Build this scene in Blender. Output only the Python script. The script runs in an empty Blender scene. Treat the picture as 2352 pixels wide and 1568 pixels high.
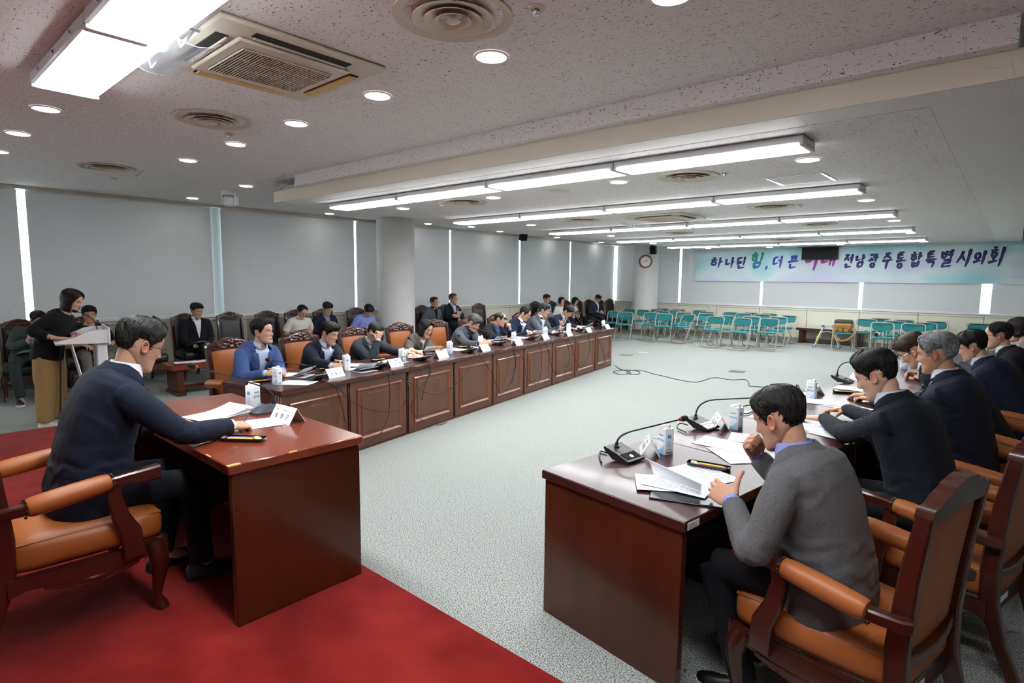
import bpy, bmesh, math, random
import numpy as np
from mathutils import Vector, Matrix, noise
from mathutils.bvhtree import BVHTree

R_ = math.radians
SC = bpy.context.scene
COL = SC.collection
random.seed(7)

# ------------------------------------------------------------------ camera
FPX = 1314.53                                   # focal length in pixels for a 2352 px wide frame
CAM = Vector((0.0, 0.0, 1.70))
C_R = Vector((0.7486, 0.6629, 0.0105)).normalized()
C_B = Vector((0.6580, -0.7451, 0.1083)).normalized()
C_U = C_B.cross(C_R).normalized(); C_R = C_U.cross(C_B).normalized()
cam_d = bpy.data.cameras.new('camera'); cam_d.lens = FPX / 2352 * 36; cam_d.sensor_width = 36
cam_d.clip_start = .02; cam_d.clip_end = 200
cam = bpy.data.objects.new('camera', cam_d); COL.objects.link(cam)
cam.matrix_world = Matrix(((C_R.x, C_U.x, C_B.x, CAM.x), (C_R.y, C_U.y, C_B.y, CAM.y), (C_R.z, C_U.z, C_B.z, CAM.z), (0, 0, 0, 1)))
SC.camera = cam

def ray(px, py):
    return C_R * ((px - 1176) / FPX) - C_U * ((py - 784) / FPX) - C_B
def at(px, py, z=0.0):                          # survey: point of the plane of height z seen at a pixel of the photograph
    d = ray(px, py); return CAM + d * ((z - CAM.z) / d.z)
def on_line(px, py, p, q):                      # survey: point above the ground line p-q seen at a pixel
    d = ray(px, py); ex, ey = q[0] - p[0], q[1] - p[1]
    t = (p[0] * ey - p[1] * ex) / (d.x * ey - d.y * ex)
    return CAM + d * t

# ------------------------------------------------------------------ world, exposure
SC.view_settings.view_transform = 'Standard'; SC.view_settings.look = 'None'
SC.view_settings.gamma = 1; SC.view_settings.use_curve_mapping = False
SC.view_settings.exposure = 0.45
SC.cycles.max_bounces = 6; SC.cycles.diffuse_bounces = 3; SC.cycles.glossy_bounces = 2; SC.cycles.transmission_bounces = 4; SC.cycles.transparent_max_bounces = 6; SC.cycles.caustics_reflective = False; SC.cycles.caustics_refractive = False
SC.cycles.sample_clamp_indirect = 6; SC.cycles.use_adaptive_sampling = True; SC.cycles.adaptive_threshold = .1; SC.cycles.adaptive_min_samples = 12; SC.cycles.use_light_tree = False
w = bpy.data.worlds.new('overcast_sky'); SC.world = w; w.use_nodes = True
w.node_tree.nodes['Background'].inputs[0].default_value = (.90, .97, 1, 1)
w.node_tree.nodes['Background'].inputs[1].default_value = 5.0

# ------------------------------------------------------------------ materials
def lin(h):
    h = h.lstrip('#'); c = [int(h[i:i + 2], 16) / 255 for i in (0, 2, 4)]
    return tuple(x / 12.92 if x <= .04045 else ((x + .055) / 1.055) ** 2.4 for x in c) + (1,)
MATS = {}
def mat(name, col, rough=.6, metal=0, spec=.5, coat=0, var=None, scale=20, bump=0, bscale=200, stretch=None, emit=0, sheen=0, trans=0, alpha=1):
    if name in MATS: return MATS[name]
    m = bpy.data.materials.new(name); m.use_nodes = True; MATS[name] = m
    nt = m.node_tree; b = nt.nodes['Principled BSDF']
    c = lin(col) if isinstance(col, str) else col
    b.inputs['Base Color'].default_value = c; b.inputs['Roughness'].default_value = rough; b.inputs['Metallic'].default_value = metal
    b.inputs['Specular IOR Level'].default_value = spec; b.inputs['Coat Weight'].default_value = coat; b.inputs['Coat Roughness'].default_value = .08
    b.inputs['Sheen Weight'].default_value = sheen; b.inputs['Transmission Weight'].default_value = trans; b.inputs['Alpha'].default_value = alpha
    if emit:
        b.inputs['Emission Color'].default_value = c; b.inputs['Emission Strength'].default_value = emit
    if var or bump:
        tc = nt.nodes.new('ShaderNodeTexCoord'); mp = nt.nodes.new('ShaderNodeMapping'); nt.links.new(tc.outputs['Object'], mp.inputs[0])
        if stretch: mp.inputs['Scale'].default_value = stretch
    if var:
        n = nt.nodes.new('ShaderNodeTexNoise'); n.inputs['Scale'].default_value = scale; n.inputs['Detail'].default_value = 5
        r = nt.nodes.new('ShaderNodeValToRGB'); r.color_ramp.elements[0].position = .32; r.color_ramp.elements[1].position = .68
        r.color_ramp.elements[0].color = c; r.color_ramp.elements[1].color = lin(var) if isinstance(var, str) else var
        nt.links.new(mp.outputs[0], n.inputs[0]); nt.links.new(n.outputs[0], r.inputs[0]); nt.links.new(r.outputs[0], b.inputs['Base Color'])
    if bump:
        n2 = nt.nodes.new('ShaderNodeTexNoise'); n2.inputs['Scale'].default_value = bscale; n2.inputs['Detail'].default_value = 4
        bp = nt.nodes.new('ShaderNodeBump'); bp.inputs['Strength'].default_value = bump; bp.inputs['Distance'].default_value = .004
        nt.links.new(mp.outputs[0], n2.inputs[0]); nt.links.new(n2.outputs[0], bp.inputs['Height']); nt.links.new(bp.outputs[0], b.inputs['Normal'])
    return m

def ceiling_mat():
    m = mat('rockwool_ceiling', '#e2dfde', .9, spec=.2)
    nt = m.node_tree; b = nt.nodes['Principled BSDF']; tc = nt.nodes.new('ShaderNodeTexCoord')
    last = None
    for rot, sc, thr in (((0, 0, .2), (1, 2.6, 2.4), .66), ((0, 0, 1.9), (1, 2.2, 2.0), .69)):
        mp = nt.nodes.new('ShaderNodeMapping'); mp.inputs['Rotation'].default_value = rot; mp.inputs['Scale'].default_value = sc
        n = nt.nodes.new('ShaderNodeTexNoise'); n.inputs['Scale'].default_value = 50; n.inputs['Detail'].default_value = 1.5; n.inputs['Distortion'].default_value = .6
        r = nt.nodes.new('ShaderNodeValToRGB'); r.color_ramp.elements[0].position = thr; r.color_ramp.elements[1].position = thr + .03
        nt.links.new(tc.outputs['Object'], mp.inputs[0]); nt.links.new(mp.outputs[0], n.inputs[0]); nt.links.new(n.outputs[0], r.inputs[0])
        if last is None: last = r.outputs[0]
        else:
            a = nt.nodes.new('ShaderNodeMath'); a.operation = 'MAXIMUM'; nt.links.new(last, a.inputs[0]); nt.links.new(r.outputs[0], a.inputs[1]); last = a.outputs[0]
    br = nt.nodes.new('ShaderNodeTexBrick')       # hairline joints of the 300 x 600 boards
    br.inputs['Scale'].default_value = 1; br.inputs['Mortar Size'].default_value = .0012; br.inputs['Brick Width'].default_value = .6; br.inputs['Row Height'].default_value = .3
    br.inputs['Color1'].default_value = br.inputs['Color2'].default_value = lin('#e2dfde'); br.inputs['Mortar'].default_value = lin('#c9c5c4')
    nt.links.new(tc.outputs['Object'], br.inputs[0])
    mx = nt.nodes.new('ShaderNodeMix'); mx.data_type = 'RGBA'
    mx.inputs[7].default_value = lin('#5d5654'); nt.links.new(last, mx.inputs[0]); nt.links.new(br.outputs[0], mx.inputs[6]); nt.links.new(mx.outputs[2], b.inputs['Base Color'])
    return m
M_CEIL = ceiling_mat()

def carpet_mat():
    m = mat('speckled_carpet', '#a9afae', .95, spec=.1, bump=.12, bscale=260)
    nt = m.node_tree; b = nt.nodes['Principled BSDF']; tc = nt.nodes.new('ShaderNodeTexCoord')
    n = nt.nodes.new('ShaderNodeTexNoise'); n.inputs['Scale'].default_value = 170; n.inputs['Detail'].default_value = 2
    r = nt.nodes.new('ShaderNodeValToRGB'); e = r.color_ramp.elements
    e[0].position = .38; e[0].color = lin('#3a424e'); e[1].position = .60; e[1].color = lin('#b6b9b2')
    k = e.new(.46); k.color = lin('#7c8382'); k = e.new(.52); k.color = lin('#a4a8a2')
    nt.links.new(tc.outputs['Object'], n.inputs[0]); nt.links.new(n.outputs[0], r.inputs[0]); nt.links.new(r.outputs[0], b.inputs['Base Color'])
    return m
M_FLOOR = carpet_mat()
M_RED = mat('red_carpet', '#6b110f', .95, spec=.05, var='#86201d', scale=3.2, bump=.6, bscale=320, sheen=.06)
M_CREAM = mat('cream_panel', '#d9d6c6', .55, var='#d3d0bf', scale=3)
M_WHITE = mat('white_paint', '#dcdcda', .6, var='#d6d6d4', scale=3)
M_SOFFIT = mat('soffit_paint', '#dedbd8', .55, var='#d9d6d3', scale=2)
M_CREAMBAND = mat('cream_band', '#ddd5c6', .35, var='#d8cfbf', scale=1.5)
M_BLIND = mat('roller_blind_fabric', '#d9d9db', .9, spec=.15, var='#d4d4d6', scale=60, bump=.15, bscale=500)
M_LIT = mat('lit_diffuser', '#fbfdff', .5, emit=22)
M_DOWN = mat('lit_downlight', '#fffdf8', .5, emit=22)
M_LAMPBODY = mat('lamp_housing', '#dfe0e2', .4)
M_WOOD = mat('mahogany', '#3d1a0b', .28, spec=.4, coat=.25, var='#4d220f', scale=7, stretch=(1, 1, .12), bump=.05, bscale=60)
M_WOODTOP = mat('mahogany_top', '#7e3b25', .22, spec=.4, coat=.3, var='#6e301d', scale=5, stretch=(.2, 1, 1))
M_WOODTOPD = mat('dark_mahogany_top', '#3f1e1c', .30, spec=.35, coat=.12, var='#371816', scale=5, stretch=(1, .2, 1))
M_WOODPANEL = mat('desk_front_veneer', '#5f351f', .36, coat=.25, var='#522c18', scale=9, stretch=(1, 1, .15))
M_WOODEDGE = mat('moulding_veneer', '#8a4522', .3, coat=.4, var='#7c3c1d', scale=9)
M_CHWOOD = mat('chair_mahogany', '#33120c', .3, coat=.4, var='#42190f', scale=9, stretch=(1, 1, .3))
M_ORANGE = mat('tan_leather', '#9a5627', .42, spec=.4, var='#a25e2e', scale=5, bump=.12, bscale=420)
M_BLACKL = mat('black_leather', '#17191c', .38, spec=.5, var='#1c1f22', scale=6, bump=.1, bscale=420)
M_BRASS = mat('aged_brass_nails', '#4b4536', .35, metal=.9)
M_TEAL = mat('teal_fabric', '#2a7578', .85, spec=.2, var='#317d80', scale=40, bump=.3, bscale=600)
M_TUBE = mat('grey_enamel_tube', '#9c998e', .42)
M_BLACKP = mat('black_plastic', '#17181a', .38, var='#1b1c1e', scale=30)
M_GLOSSB = mat('glossy_black', '#0c0d0f', .1, coat=.5)
M_FOAM = mat('black_foam', '#101011', .95, bump=.5, bscale=900)
M_PAPER = mat('paper', '#eceef2', .8, var='#e6e9ef', scale=6)
M_CARD = mat('white_card', '#eef0f3', .35, spec=.4, var='#e9ebef', scale=6)
M_INK = mat('ink', '#2b2d33', .6, var='#34363c', scale=40)
M_STEEL = mat('brushed_alu', '#c9ccd0', .3, metal=.9, var='#bcbfc4', scale=30)
M_CABLE = mat('black_cable', '#141416', .5)
M_IVORY = mat('ivory_plastic', '#cfc6b6', .45, var='#c8beac', scale=4)
M_DARK = mat('opening_shade', '#15140f', .8)  # near-black tone painted for the shade inside ceiling openings
M_WPLAST = mat('white_plastic', '#e6e7ea', .4, var='#e0e1e5', scale=5)
M_GLASSC = mat('clear_acrylic', '#f4f7fa', .06, trans=.92, var=None)

# ------------------------------------------------------------------ mesh builder
class MB:
    def __init__(s): s.v = []; s.f = []; s.m = []
    def add(s, vs, fs, mi=0):
        o = len(s.v); s.v += [tuple(v) for v in vs]; s.f += [tuple(i + o for i in f) for f in fs]; s.m += [mi] * len(fs); return s
    def box(s, x0, x1, y0, y1, z0, z1, b=.004, mi=0, M=None):          # box with chamfered edges
        b = min(b, .45 * min(x1 - x0, y1 - y0, z1 - z0))
        X = (x0, x0 + b, x1 - b, x1); Y = (y0, y0 + b, y1 - b, y1); Z = (z0, z0 + b, z1 - b, z1); idx = {}; vs = []; fs = []
        for i in range(4):
            for j in range(4):
                for k in range(4):
                    if (i in (0, 3)) + (j in (0, 3)) + (k in (0, 3)) == 1:
                        idx[i, j, k] = len(vs); vs.append((X[i], Y[j], Z[k]))
        g = lambda *a: idx[a]
        for i in (0, 3):
            q = [g(i, 1, 1), g(i, 2, 1), g(i, 2, 2), g(i, 1, 2)]; fs.append(q if i else q[::-1])
            q = [g(1, i, 1), g(1, i, 2), g(2, i, 2), g(2, i, 1)]; fs.append(q if i else q[::-1])
            q = [g(1, 1, i), g(2, 1, i), g(2, 2, i), g(1, 2, i)]; fs.append(q if i else q[::-1])
        for a in (0, 3):
            for c in (0, 3):
                p, r = (1 if a == 0 else 2), (1 if c == 0 else 2); fl = (a == c)
                for q in ([g(a, r, 1), g(p, c, 1), g(p, c, 2), g(a, r, 2)], [g(p, a and 3, 1) if 0 else g(a, 1, r), g(a, 2, r), g(p, 2, c), g(p, 1, c)], [g(1, a, r), g(1, p, c), g(2, p, c), g(2, a, r)]):
                    fs.append(q)
                for d in (0, 3):
                    t = 1 if d == 0 else 2; fs.append([g(a, r, t), g(p, c, t), g(p, r, d)])
        if M is not None: vs = [M @ Vector(v) for v in vs]
        return s.add(vs, fs, mi)
    def rbox(s, x0, x1, y0, y1, z0, z1, r=.03, n=5, mi=0, M=None, puff=0):   # rounded cushion
        c = Vector(((x0 + x1) / 2, (y0 + y1) / 2, (z0 + z1) / 2)); h = Vector(((x1 - x0) / 2, (y1 - y0) / 2, (z1 - z0) / 2))
        r = min(r, *(.98 * q for q in h)); vs = []; fs = []
        for ax in range(3):
            for sg in (-1, 1):
                o = len(vs); A, B = (ax + 1) % 3, (ax + 2) % 3
                for i in range(n + 1):
                    for j in range(n + 1):
                        p = Vector((0, 0, 0)); p[ax] = sg * h[ax]
                        u, w_ = math.sin((i / n - .5) * math.pi), math.sin((j / n - .5) * math.pi)
                        p[A] = u * h[A]; p[B] = w_ * h[B]
                        q = Vector([max(-(h[k] - r), min(h[k] - r, p[k])) for k in range(3)]); d = p - q
                        if d.length > 1e-9: p = q + d.normalized() * r
                        if puff: p[ax] += sg * puff * (1 - u * u) * (1 - w_ * w_)
                        vs.append(c + p)
                for i in range(n):
                    for j in range(n):
                        q = [o + i * (n + 1) + j, o + (i + 1) * (n + 1) + j, o + (i + 1) * (n + 1) + j + 1, o + i * (n + 1) + j + 1]
                        fs.append(q if sg > 0 else q[::-1])
        if M is not None: vs = [M @ v for v in vs]
        return s.add(vs, fs, mi)
    def tube(s, pts, r, n=8, mi=0, flat=1.0, caps=True, up=None):
        P = [Vector(p) for p in pts]; N = len(P); rs = r if isinstance(r, (list, tuple)) else [r] * N
        T = [(P[min(i + 1, N - 1)] - P[max(i - 1, 0)]).normalized() for i in range(N)]
        u = Vector(up) if up else (Vector((0, 0, 1)) if abs(T[0].z) < .9 else Vector((1, 0, 0)))
        vs = []; fs = []
        for i in range(N):
            a = (u - T[i] * u.dot(T[i])).normalized(); bv = T[i].cross(a)
            if not up: u = a
            for k in range(n):
                t = 2 * math.pi * k / n; vs.append(P[i] + a * (rs[i] * flat * math.sin(t)) + bv * (rs[i] * math.cos(t)))
        for i in range(N - 1):
            for k in range(n):
                k2 = (k + 1) % n; fs.append((i * n + k, i * n + k2, (i + 1) * n + k2, (i + 1) * n + k))
        if caps: fs += [tuple(range(n))[::-1], tuple(range((N - 1) * n, N * n))]
        return s.add(vs, fs, mi)
    def lathe(s, prof, n=16, mi=0, M=None, a0=0, a1=2 * math.pi):
        full = abs(a1 - a0 - 2 * math.pi) < 1e-6; k = n if full else n + 1; vs = []; fs = []
        for r, z in prof:
            for i in range(k):
                t = a0 + (a1 - a0) * i / n; vs.append(Vector((r * math.cos(t), r * math.sin(t), z)))
        for j in range(len(prof) - 1):
            for i in range(n):
                i2 = (i + 1) % k; fs.append((j * k + i, j * k + i2, (j + 1) * k + i2, (j + 1) * k + i))
        if M is not None: vs = [M @ v for v in vs]
        return s.add(vs, fs, mi)
    def loft(s, rings, mi=0, caps=True):
        n = len(rings[0]); vs = [v for r in rings for v in r]; fs = []
        for i in range(len(rings) - 1):
            for k in range(n):
                k2 = (k + 1) % n; fs.append((i * n + k, i * n + k2, (i + 1) * n + k2, (i + 1) * n + k))
        if caps: fs += [tuple(range(n))[::-1], tuple(range((len(rings) - 1) * n, len(rings) * n))]
        return s.add(vs, fs, mi)
    def prism(s, poly, fn, t0, t1, mi=0):                 # poly in 2D, fn(u, v, t) -> 3D
        n = len(poly); vs = [fn(u, v, t0) for u, v in poly] + [fn(u, v, t1) for u, v in poly]
        fs = [tuple(range(n))[::-1], tuple(range(n, 2 * n))] + [(i, (i + 1) % n, n + (i + 1) % n, n + i) for i in range(n)]
        return s.add(vs, fs, mi)
    def sheet(s, fn, nu, nv, th=.0, mi=0):                # thin sheet fn(u, v) with thickness along z
        vs = [fn(i / nu, j / nv) for i in range(nu + 1) for j in range(nv + 1)]; fs = []; K = nv + 1
        for i in range(nu):
            for j in range(nv): fs.append((i * K + j, (i + 1) * K + j, (i + 1) * K + j + 1, i * K + j + 1))
        if th:
            o = len(vs); vs += [Vector(v) - Vector((0, 0, th)) for v in vs]; fs += [tuple(q + o for q in f[::-1]) for f in fs]
            bd = [i * K for i in range(nu + 1)] + [nu * K + j for j in range(1, K)] + [i * K + nv for i in range(nu - 1, -1, -1)] + [j for j in range(nv - 1, 0, -1)]
            fs += [(bd[i], o + bd[i], o + bd[(i + 1) % len(bd)], bd[(i + 1) % len(bd)]) for i in range(len(bd))]
        return s.add(vs, fs, mi)
    def mesh(s, name, mats, smooth=40):
        me = bpy.data.meshes.new(name); me.from_pydata([tuple(v) for v in s.v], [], s.f)
        for m in (mats if isinstance(mats, (list, tuple)) else [mats]): me.materials.append(m)
        if any(s.m): me.polygons.foreach_set('material_index', s.m)
        bm = bmesh.new(); bm.from_mesh(me); bmesh.ops.recalc_face_normals(bm, faces=bm.faces); bm.to_mesh(me); bm.free()
        if smooth: me.shade_smooth(); me.set_sharp_from_angle(angle=R_(smooth))
        return me
    def build(s, name, mats, parent=None, smooth=40): return link(name, s.mesh(name, mats, smooth), parent)

def link(name, me, parent=None):
    o = bpy.data.objects.new(name, me); COL.objects.link(o)
    if parent: o.parent = parent
    return o
def tag(o, label, cat, group=None, kind=None):
    o['label'] = label; o['category'] = cat
    if group: o['group'] = group
    if kind: o['kind'] = kind
    return o
def struct(o): o['kind'] = 'structure'; return o
def thing(name, label, cat, loc=(0, 0, 0), rz=0.0, group=None):
    o = bpy.data.objects.new(name, None); COL.objects.link(o); o.location = loc; o.rotation_euler = (0, 0, rz)
    o.empty_display_size = .1
    return tag(o, label, cat, group)
def copy_tree(o, parent=None):
    c = o.copy(); COL.objects.link(c); c.parent = parent
    for ch in list(o.children): copy_tree(ch, c)
    return c
def place(proto, used, loc, rz, label, group=None):
    o = copy_tree(proto) if used[0] else proto
    used[0] += 1; o.location = loc; o.rotation_euler = (0, 0, rz); o['label'] = label
    if group: o['group'] = group
    return o
TMP = bpy.data.scenes.new('bench')                # empty side scene where shapes are baked quickly; removed at the end
def bake(o):
    TMP.collection.objects.link(o); vl = TMP.view_layers[0]; vl.update()
    me = bpy.data.meshes.new_from_object(o.evaluated_get(vl.depsgraph)); bpy.data.objects.remove(o); return me
def text_mesh(body, size, mat_, shear=0, offset=0, extrude=.0006, spacing=1.0, align='CENTER'):
    cu = bpy.data.curves.new('lettering', 'FONT'); cu.body = body; cu.size = size; cu.shear = shear; cu.offset = offset; cu.extrude = extrude
    cu.space_character = spacing; cu.align_x = align; cu.align_y = 'CENTER'; cu.resolution_u = 2
    t = bpy.data.objects.new('lettering_tmp', cu); me = bake(t); me.materials.clear(); me.materials.append(mat_); return me
def Mx(loc=(0, 0, 0), rx=0, ry=0, rz=0):
    return Matrix.Translation(loc) @ Matrix.Rotation(rz, 4, 'Z') @ Matrix.Rotation(ry, 4, 'Y') @ Matrix.Rotation(rx, 4, 'X')

# ================================================================== the room
XW, YW, ZC, ZS = -11.0, 18.0, 2.97, 2.70         # window wall, banner wall, ceiling, lowered ceiling
DZ = .14                                          # height of the red dais
b = MB(); b.box(XW - .3, 5.2, -4.2, YW + .3, -.1, 0, .001); struct(b.build('floor', M_FLOOR))
b = MB(); b.box(-7.38, 3.2, -3.9, 1.71, 0.0, DZ, .012); struct(b.build('floor_dais', M_RED))
b = MB(); b.box(XW - .3, 5.2, -4.2, YW + .3, ZC, ZC + .1, .001); struct(b.build('ceiling', M_CEIL))
# lowered ceiling: smooth lip, speckled field and upper mass
low = MB()
fp = [(-7.7, 3.80), (-.02, 3.80), (-.06, YW - .13), (-8.0, YW - .13)]
low.prism(fp, lambda u, v, t: (u, v, t), ZS, 2.84)
lo = struct(low.build('ceiling_lowered', [M_CREAMBAND]))
b = MB(); b.prism([(-7.28, 4.09), (-.47, 4.09), (-.53, YW - .13), (-7.7, YW - .13)], lambda u, v, t: (u, v, t), ZS - .004, ZS + .01); b.build('board_field', M_CEIL, lo)
b = MB(); b.prism([(-7.69, 3.815), (-.03, 3.815), (-.07, YW - .14), (-7.99, YW - .14)], lambda u, v, t: (u, v, t), ZS - .002, ZS + .01); b.build('soffit_border', M_SOFFIT, lo)
b = MB(); b.prism([(-6.95, 3.70), (-.1, 3.70), (-.15, YW - .13), (-7.3, YW - .13)], lambda u, v, t: (u, v, t), 2.835, ZC + .01); b.build('upper_fascia', M_CEIL, lo)
# walls out of view
b = MB(); b.box(5.0, 5.2, -4.2, YW + .3, 0, ZC, .001); struct(b.build('wall_right', M_WHITE))
b = MB(); b.box(XW - .3, 5.2, -4.2, -4.0, 0, ZC, .001); struct(b.build('wall_rear', M_WHITE))

def window_wall(name, length, xf, seams, sill_z, zt, posts):
    # xf(u, d, z): u along the wall, d into the room, z up
    P = lambda b_, u0, u1, d0, d1, z0, z1, ch=.004, mi=0: b_.add([xf(*v) for v in MBX(u0, u1, d0, d1, z0, z1, ch)[0]], MBX(u0, u1, d0, d1, z0, z1, ch)[1], mi)
    wl = MB(); P(wl, 0, length, -.25, -.02, 0, sill_z - .03, .001); P(wl, 0, length, -.25, -.02, zt, ZC, .001)
    o = struct(wl.build(name, M_CREAM))
    s = MB(); P(s, 0, length, -.22, .06, sill_z - .035, sill_z, .006); s.build('sill', M_WPLAST, o)
    s = MB(); P(s, 0, length, -.02, .10, zt - .01, zt + .05, .004); s.build('blind_rail', M_IVORY, o)
    for a, c in zip(seams[:-1], seams[1:]):
        s = MB(); P(s, a + .006, c - .006, -.02, .03, .09, sill_z - .10, .006); s.build('panel', M_CREAM, o)
        s = MB(); P(s, a + .004, c - .004, -.02, .035, sill_z - .095, sill_z - .037, .005); s.build('top_panel', M_CREAM, o)
    s = MB(); P(s, 0, length, -.02, .02, 0, .085, .003); s.build('baseboard', mat('grey_baseboard', '#8d8c84', .6), o)
    for k, (a, c) in enumerate(zip(posts[:-1], posts[1:])):
        f = MB(); w_ = .035
        P(f, a, c, -.2, -.14, sill_z, sill_z + w_); P(f, a, c, -.2, -.14, zt - w_, zt); P(f, a, a + w_, -.2, -.14, sill_z + w_, zt - w_); P(f, c - w_, c, -.2, -.14, sill_z + w_, zt - w_)
        wo = struct(f.build('window_%d' % (k + 1 if name == 'wall_left' else k + 11), M_WPLAST))
        g = MB(); P(g, a + w_, c - w_, -.175, -.165, sill_z + w_, zt - w_, .001); g.build('pane', MATS['window_glass'], wo)
    return o
def MBX(x0, x1, y0, y1, z0, z1, ch):
    t = MB(); t.box(x0, x1, y0, y1, z0, z1, ch); return t.v, t.f
def glass_mat():
    m = bpy.data.materials.new('window_glass'); m.use_nodes = True; nt = m.node_tree; nt.nodes.clear(); MATS['window_glass'] = m
    o = nt.nodes.new('ShaderNodeOutputMaterial'); mx = nt.nodes.new('ShaderNodeMixShader'); t = nt.nodes.new('ShaderNodeBsdfTransparent'); g = nt.nodes.new('ShaderNodeBsdfGlossy')
    t.inputs[0].default_value = (.90, .95, .95, 1); g.inputs['Roughness'].default_value = .03; mx.inputs[0].default_value = .06
    nt.links.new(t.outputs[0], mx.inputs[1]); nt.links.new(g.outputs[0], mx.inputs[2]); nt.links.new(mx.outputs[0], o.inputs[0])
glass_mat()
gl = [-1.12, 1.62, 4.31, 7.21, 10.0, 12.71, 15.22, 17.95]
gb = [-11.0, -8.47, -5.85, -3.24, -.61, 2.05, 4.7]
WT = 2.93
xl = lambda u, d, z: (XW + d, u, z)
xb = lambda u, d, z: (u, YW - d, z)
xl0 = lambda u, d, z: (XW + d, u - 4.0, z)
xb0 = lambda u, d, z: (u + XW, YW - d, z)
window_wall('wall_left', 22.0, xl0, [4 + .31 + 1.335 * k for k in range(-3, 14)], .985, WT, [u + 4.16 for u in gl])
window_wall('wall_back', 16.0, xb0, [11 - 8.507 - 1.317 + 1.317 * k for k in range(0, 12)], .985, WT, [u + 11.16 for u in gb])
# light post seen in the wide gap of the window wall
b = MB(); b.box(XW - .13, XW - .03, 4.22, 4.42, .985, WT, .004); tr = struct(b.build('trim_1', mat('pale_mullion', '#b9c6c6', .5)))

def blind(a, c, xf, label, group, zb, zt, hem):
    root = thing('roller_blind', label, 'blind', (0, 0, 0), 0, group)
    f = MB(); n = 24
    rows = []
    for i in range(n + 1):
        u = a + (c - a) * i / n; wv = .004 * math.sin(u * 7) + .003 * math.sin(u * 17 + 1)
        rows.append((u, wv))
    vs = []; fs = []
    for u, wv in rows:
        for z, k in ((zt, .2), (.5 * (zb + zt), .7), (zb, 1)):
            vs.append(xf(u, .03 + wv * k, z)); 
    for u, wv in rows:
        for z, k in ((zt, .2), (.5 * (zb + zt), .7), (zb, 1)):
            vs.append(xf(u, .027 + wv * k, z))
    o = 3 * (n + 1)
    for i in range(n):
        for j in range(2):
            fs.append((i * 3 + j, i * 3 + 3 + j, i * 3 + 4 + j, i * 3 + 1 + j)); fs.append((o + i * 3 + j, o + i * 3 + 1 + j, o + i * 3 + 4 + j, o + i * 3 + 3 + j))
    f.add(vs, fs); f.build('fabric', M_BLINDT, root)
    h = MB(); v, q = MBX(a, c, .015, .042, zb - .025, zb, .005); h.add([xf(*p) for p in v], q); h.build('hem_bar', hem, root)
    r = MB(); v, q = MBX(a, c, -.01, .045, zt - .02, zt + .03, .012); r.add([xf(*p) for p in v], q); r.build('roller', M_LAMPBODY, root)
    return root
def blind_mat():
    m = M_BLIND; nt = m.node_tree; b = nt.nodes['Principled BSDF']; o = nt.nodes['Material Output']
    t = nt.nodes.new('ShaderNodeBsdfTranslucent'); t.inputs[0].default_value = lin('#c4c3c2'); mx = nt.nodes.new('ShaderNodeMixShader'); mx.inputs[0].default_value = .22
    nt.links.new(b.outputs[0], mx.inputs[1]); nt.links.new(t.outputs[0], mx.inputs[2]); nt.links.new(mx.outputs[0], o.inputs[0]); return m
M_BLINDT = blind_mat()
LB = ['nearest the red dais and the podium', 'behind the podium and the standing woman', 'behind the low wooden tables', 'behind the near round column', 'between the column and the grey-haired councillor', 'behind the women in the window seats', 'at the corner end of the window wall']
gaps = [.045, .05, .085, .028, .03, .035, .03, .06]
for k in range(7):
    blind(gl[k] + gaps[k], gl[k + 1] - gaps[k + 1], xl, 'grey roller blind on the window wall, ' + LB[k], 'roller blinds of the window wall', 1.01, WT - .01, M_LAMPBODY)
BB = ['beside the corner behind the clock column', 'at the left end of the banner', 'under the first words of the banner', 'under the middle of the banner', 'under the last words of the banner', 'past the end of the banner']
BB[1] = 'where the banner begins'
gp = [.12, .04, .035, .045, .10, .04, .04]
for k in range(6):
    blind(gb[k] + gp[k], gb[k + 1] - gp[k + 1], xb, 'grey roller blind on the banner wall, ' + BB[k], 'roller blinds of the banner wall', 1.01, WT - .01, M_LAMPBODY)

# round columns
for nm, (cx_, cy_), r in (('column_1', (-10.25, 7.75), .405), ('column_2', (-9.42, 17.35), .43)):
    b = MB(); b.lathe([(r, 0), (r, ZC)], 64, M=Mx((cx_, cy_, 0))); co = struct(b.build(nm, M_WHITE))
    b = MB(); b.lathe([(r + .012, 0), (r + .012, .09), (r, .095)], 64, M=Mx((cx_, cy_, 0))); b.build('baseboard', mat('grey_baseboard', '#8d8c84', .6), co)

# ------------------------------------------------------------------ lamps and ceiling fittings
def strip(y, x0, x1, n, z, label, w=.30):
    root = thing('strip_light', label, 'light', ((x0 + x1) / 2, y, 0), 0, 'ceiling strip lights of the lowered ceiling')
    L = (x1 - x0) / n; cx_ = (x0 + x1) / 2
    for k in range(n):
        a = x0 + k * L - cx_; c = a + L
        h = MB(); h.box(a + .004, c - .004, -w / 2, w / 2, z - .055, z - .002, .01); hs = h.build('housing', M_LAMPBODY, root)
        d = MB(); d.box(a + .032, c - .032, -w / 2 + .015, w / 2 - .015, z - .074, z - .05, .006); d.build('diffuser', M_LIT, hs)
        for e_ in (a + .004, c - .030): g_ = MB(); g_.box(e_, e_ + .026, -w / 2, w / 2, z - .0755, z - .05, .004); g_.build('end_cap', M_LAMPBODY, hs)
    return root
SN = ['first strip light past the cream beam', 'second strip light past the cream beam', 'third strip light, behind the small ceiling cassette', 'fourth strip light past the cream beam', 'strip light next to the banner']
for k, (y, xa, xc) in enumerate(((4.42, -7.12, -1.17), (6.85, -7.3, -1.28), (9.55, -7.35, -1.36), (12.5, -7.55, -1.5), (15.4, -7.65, -1.6))):
    strip(y, xa, xc, 4, ZS - .006, 'long white ' + SN[k])

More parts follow.
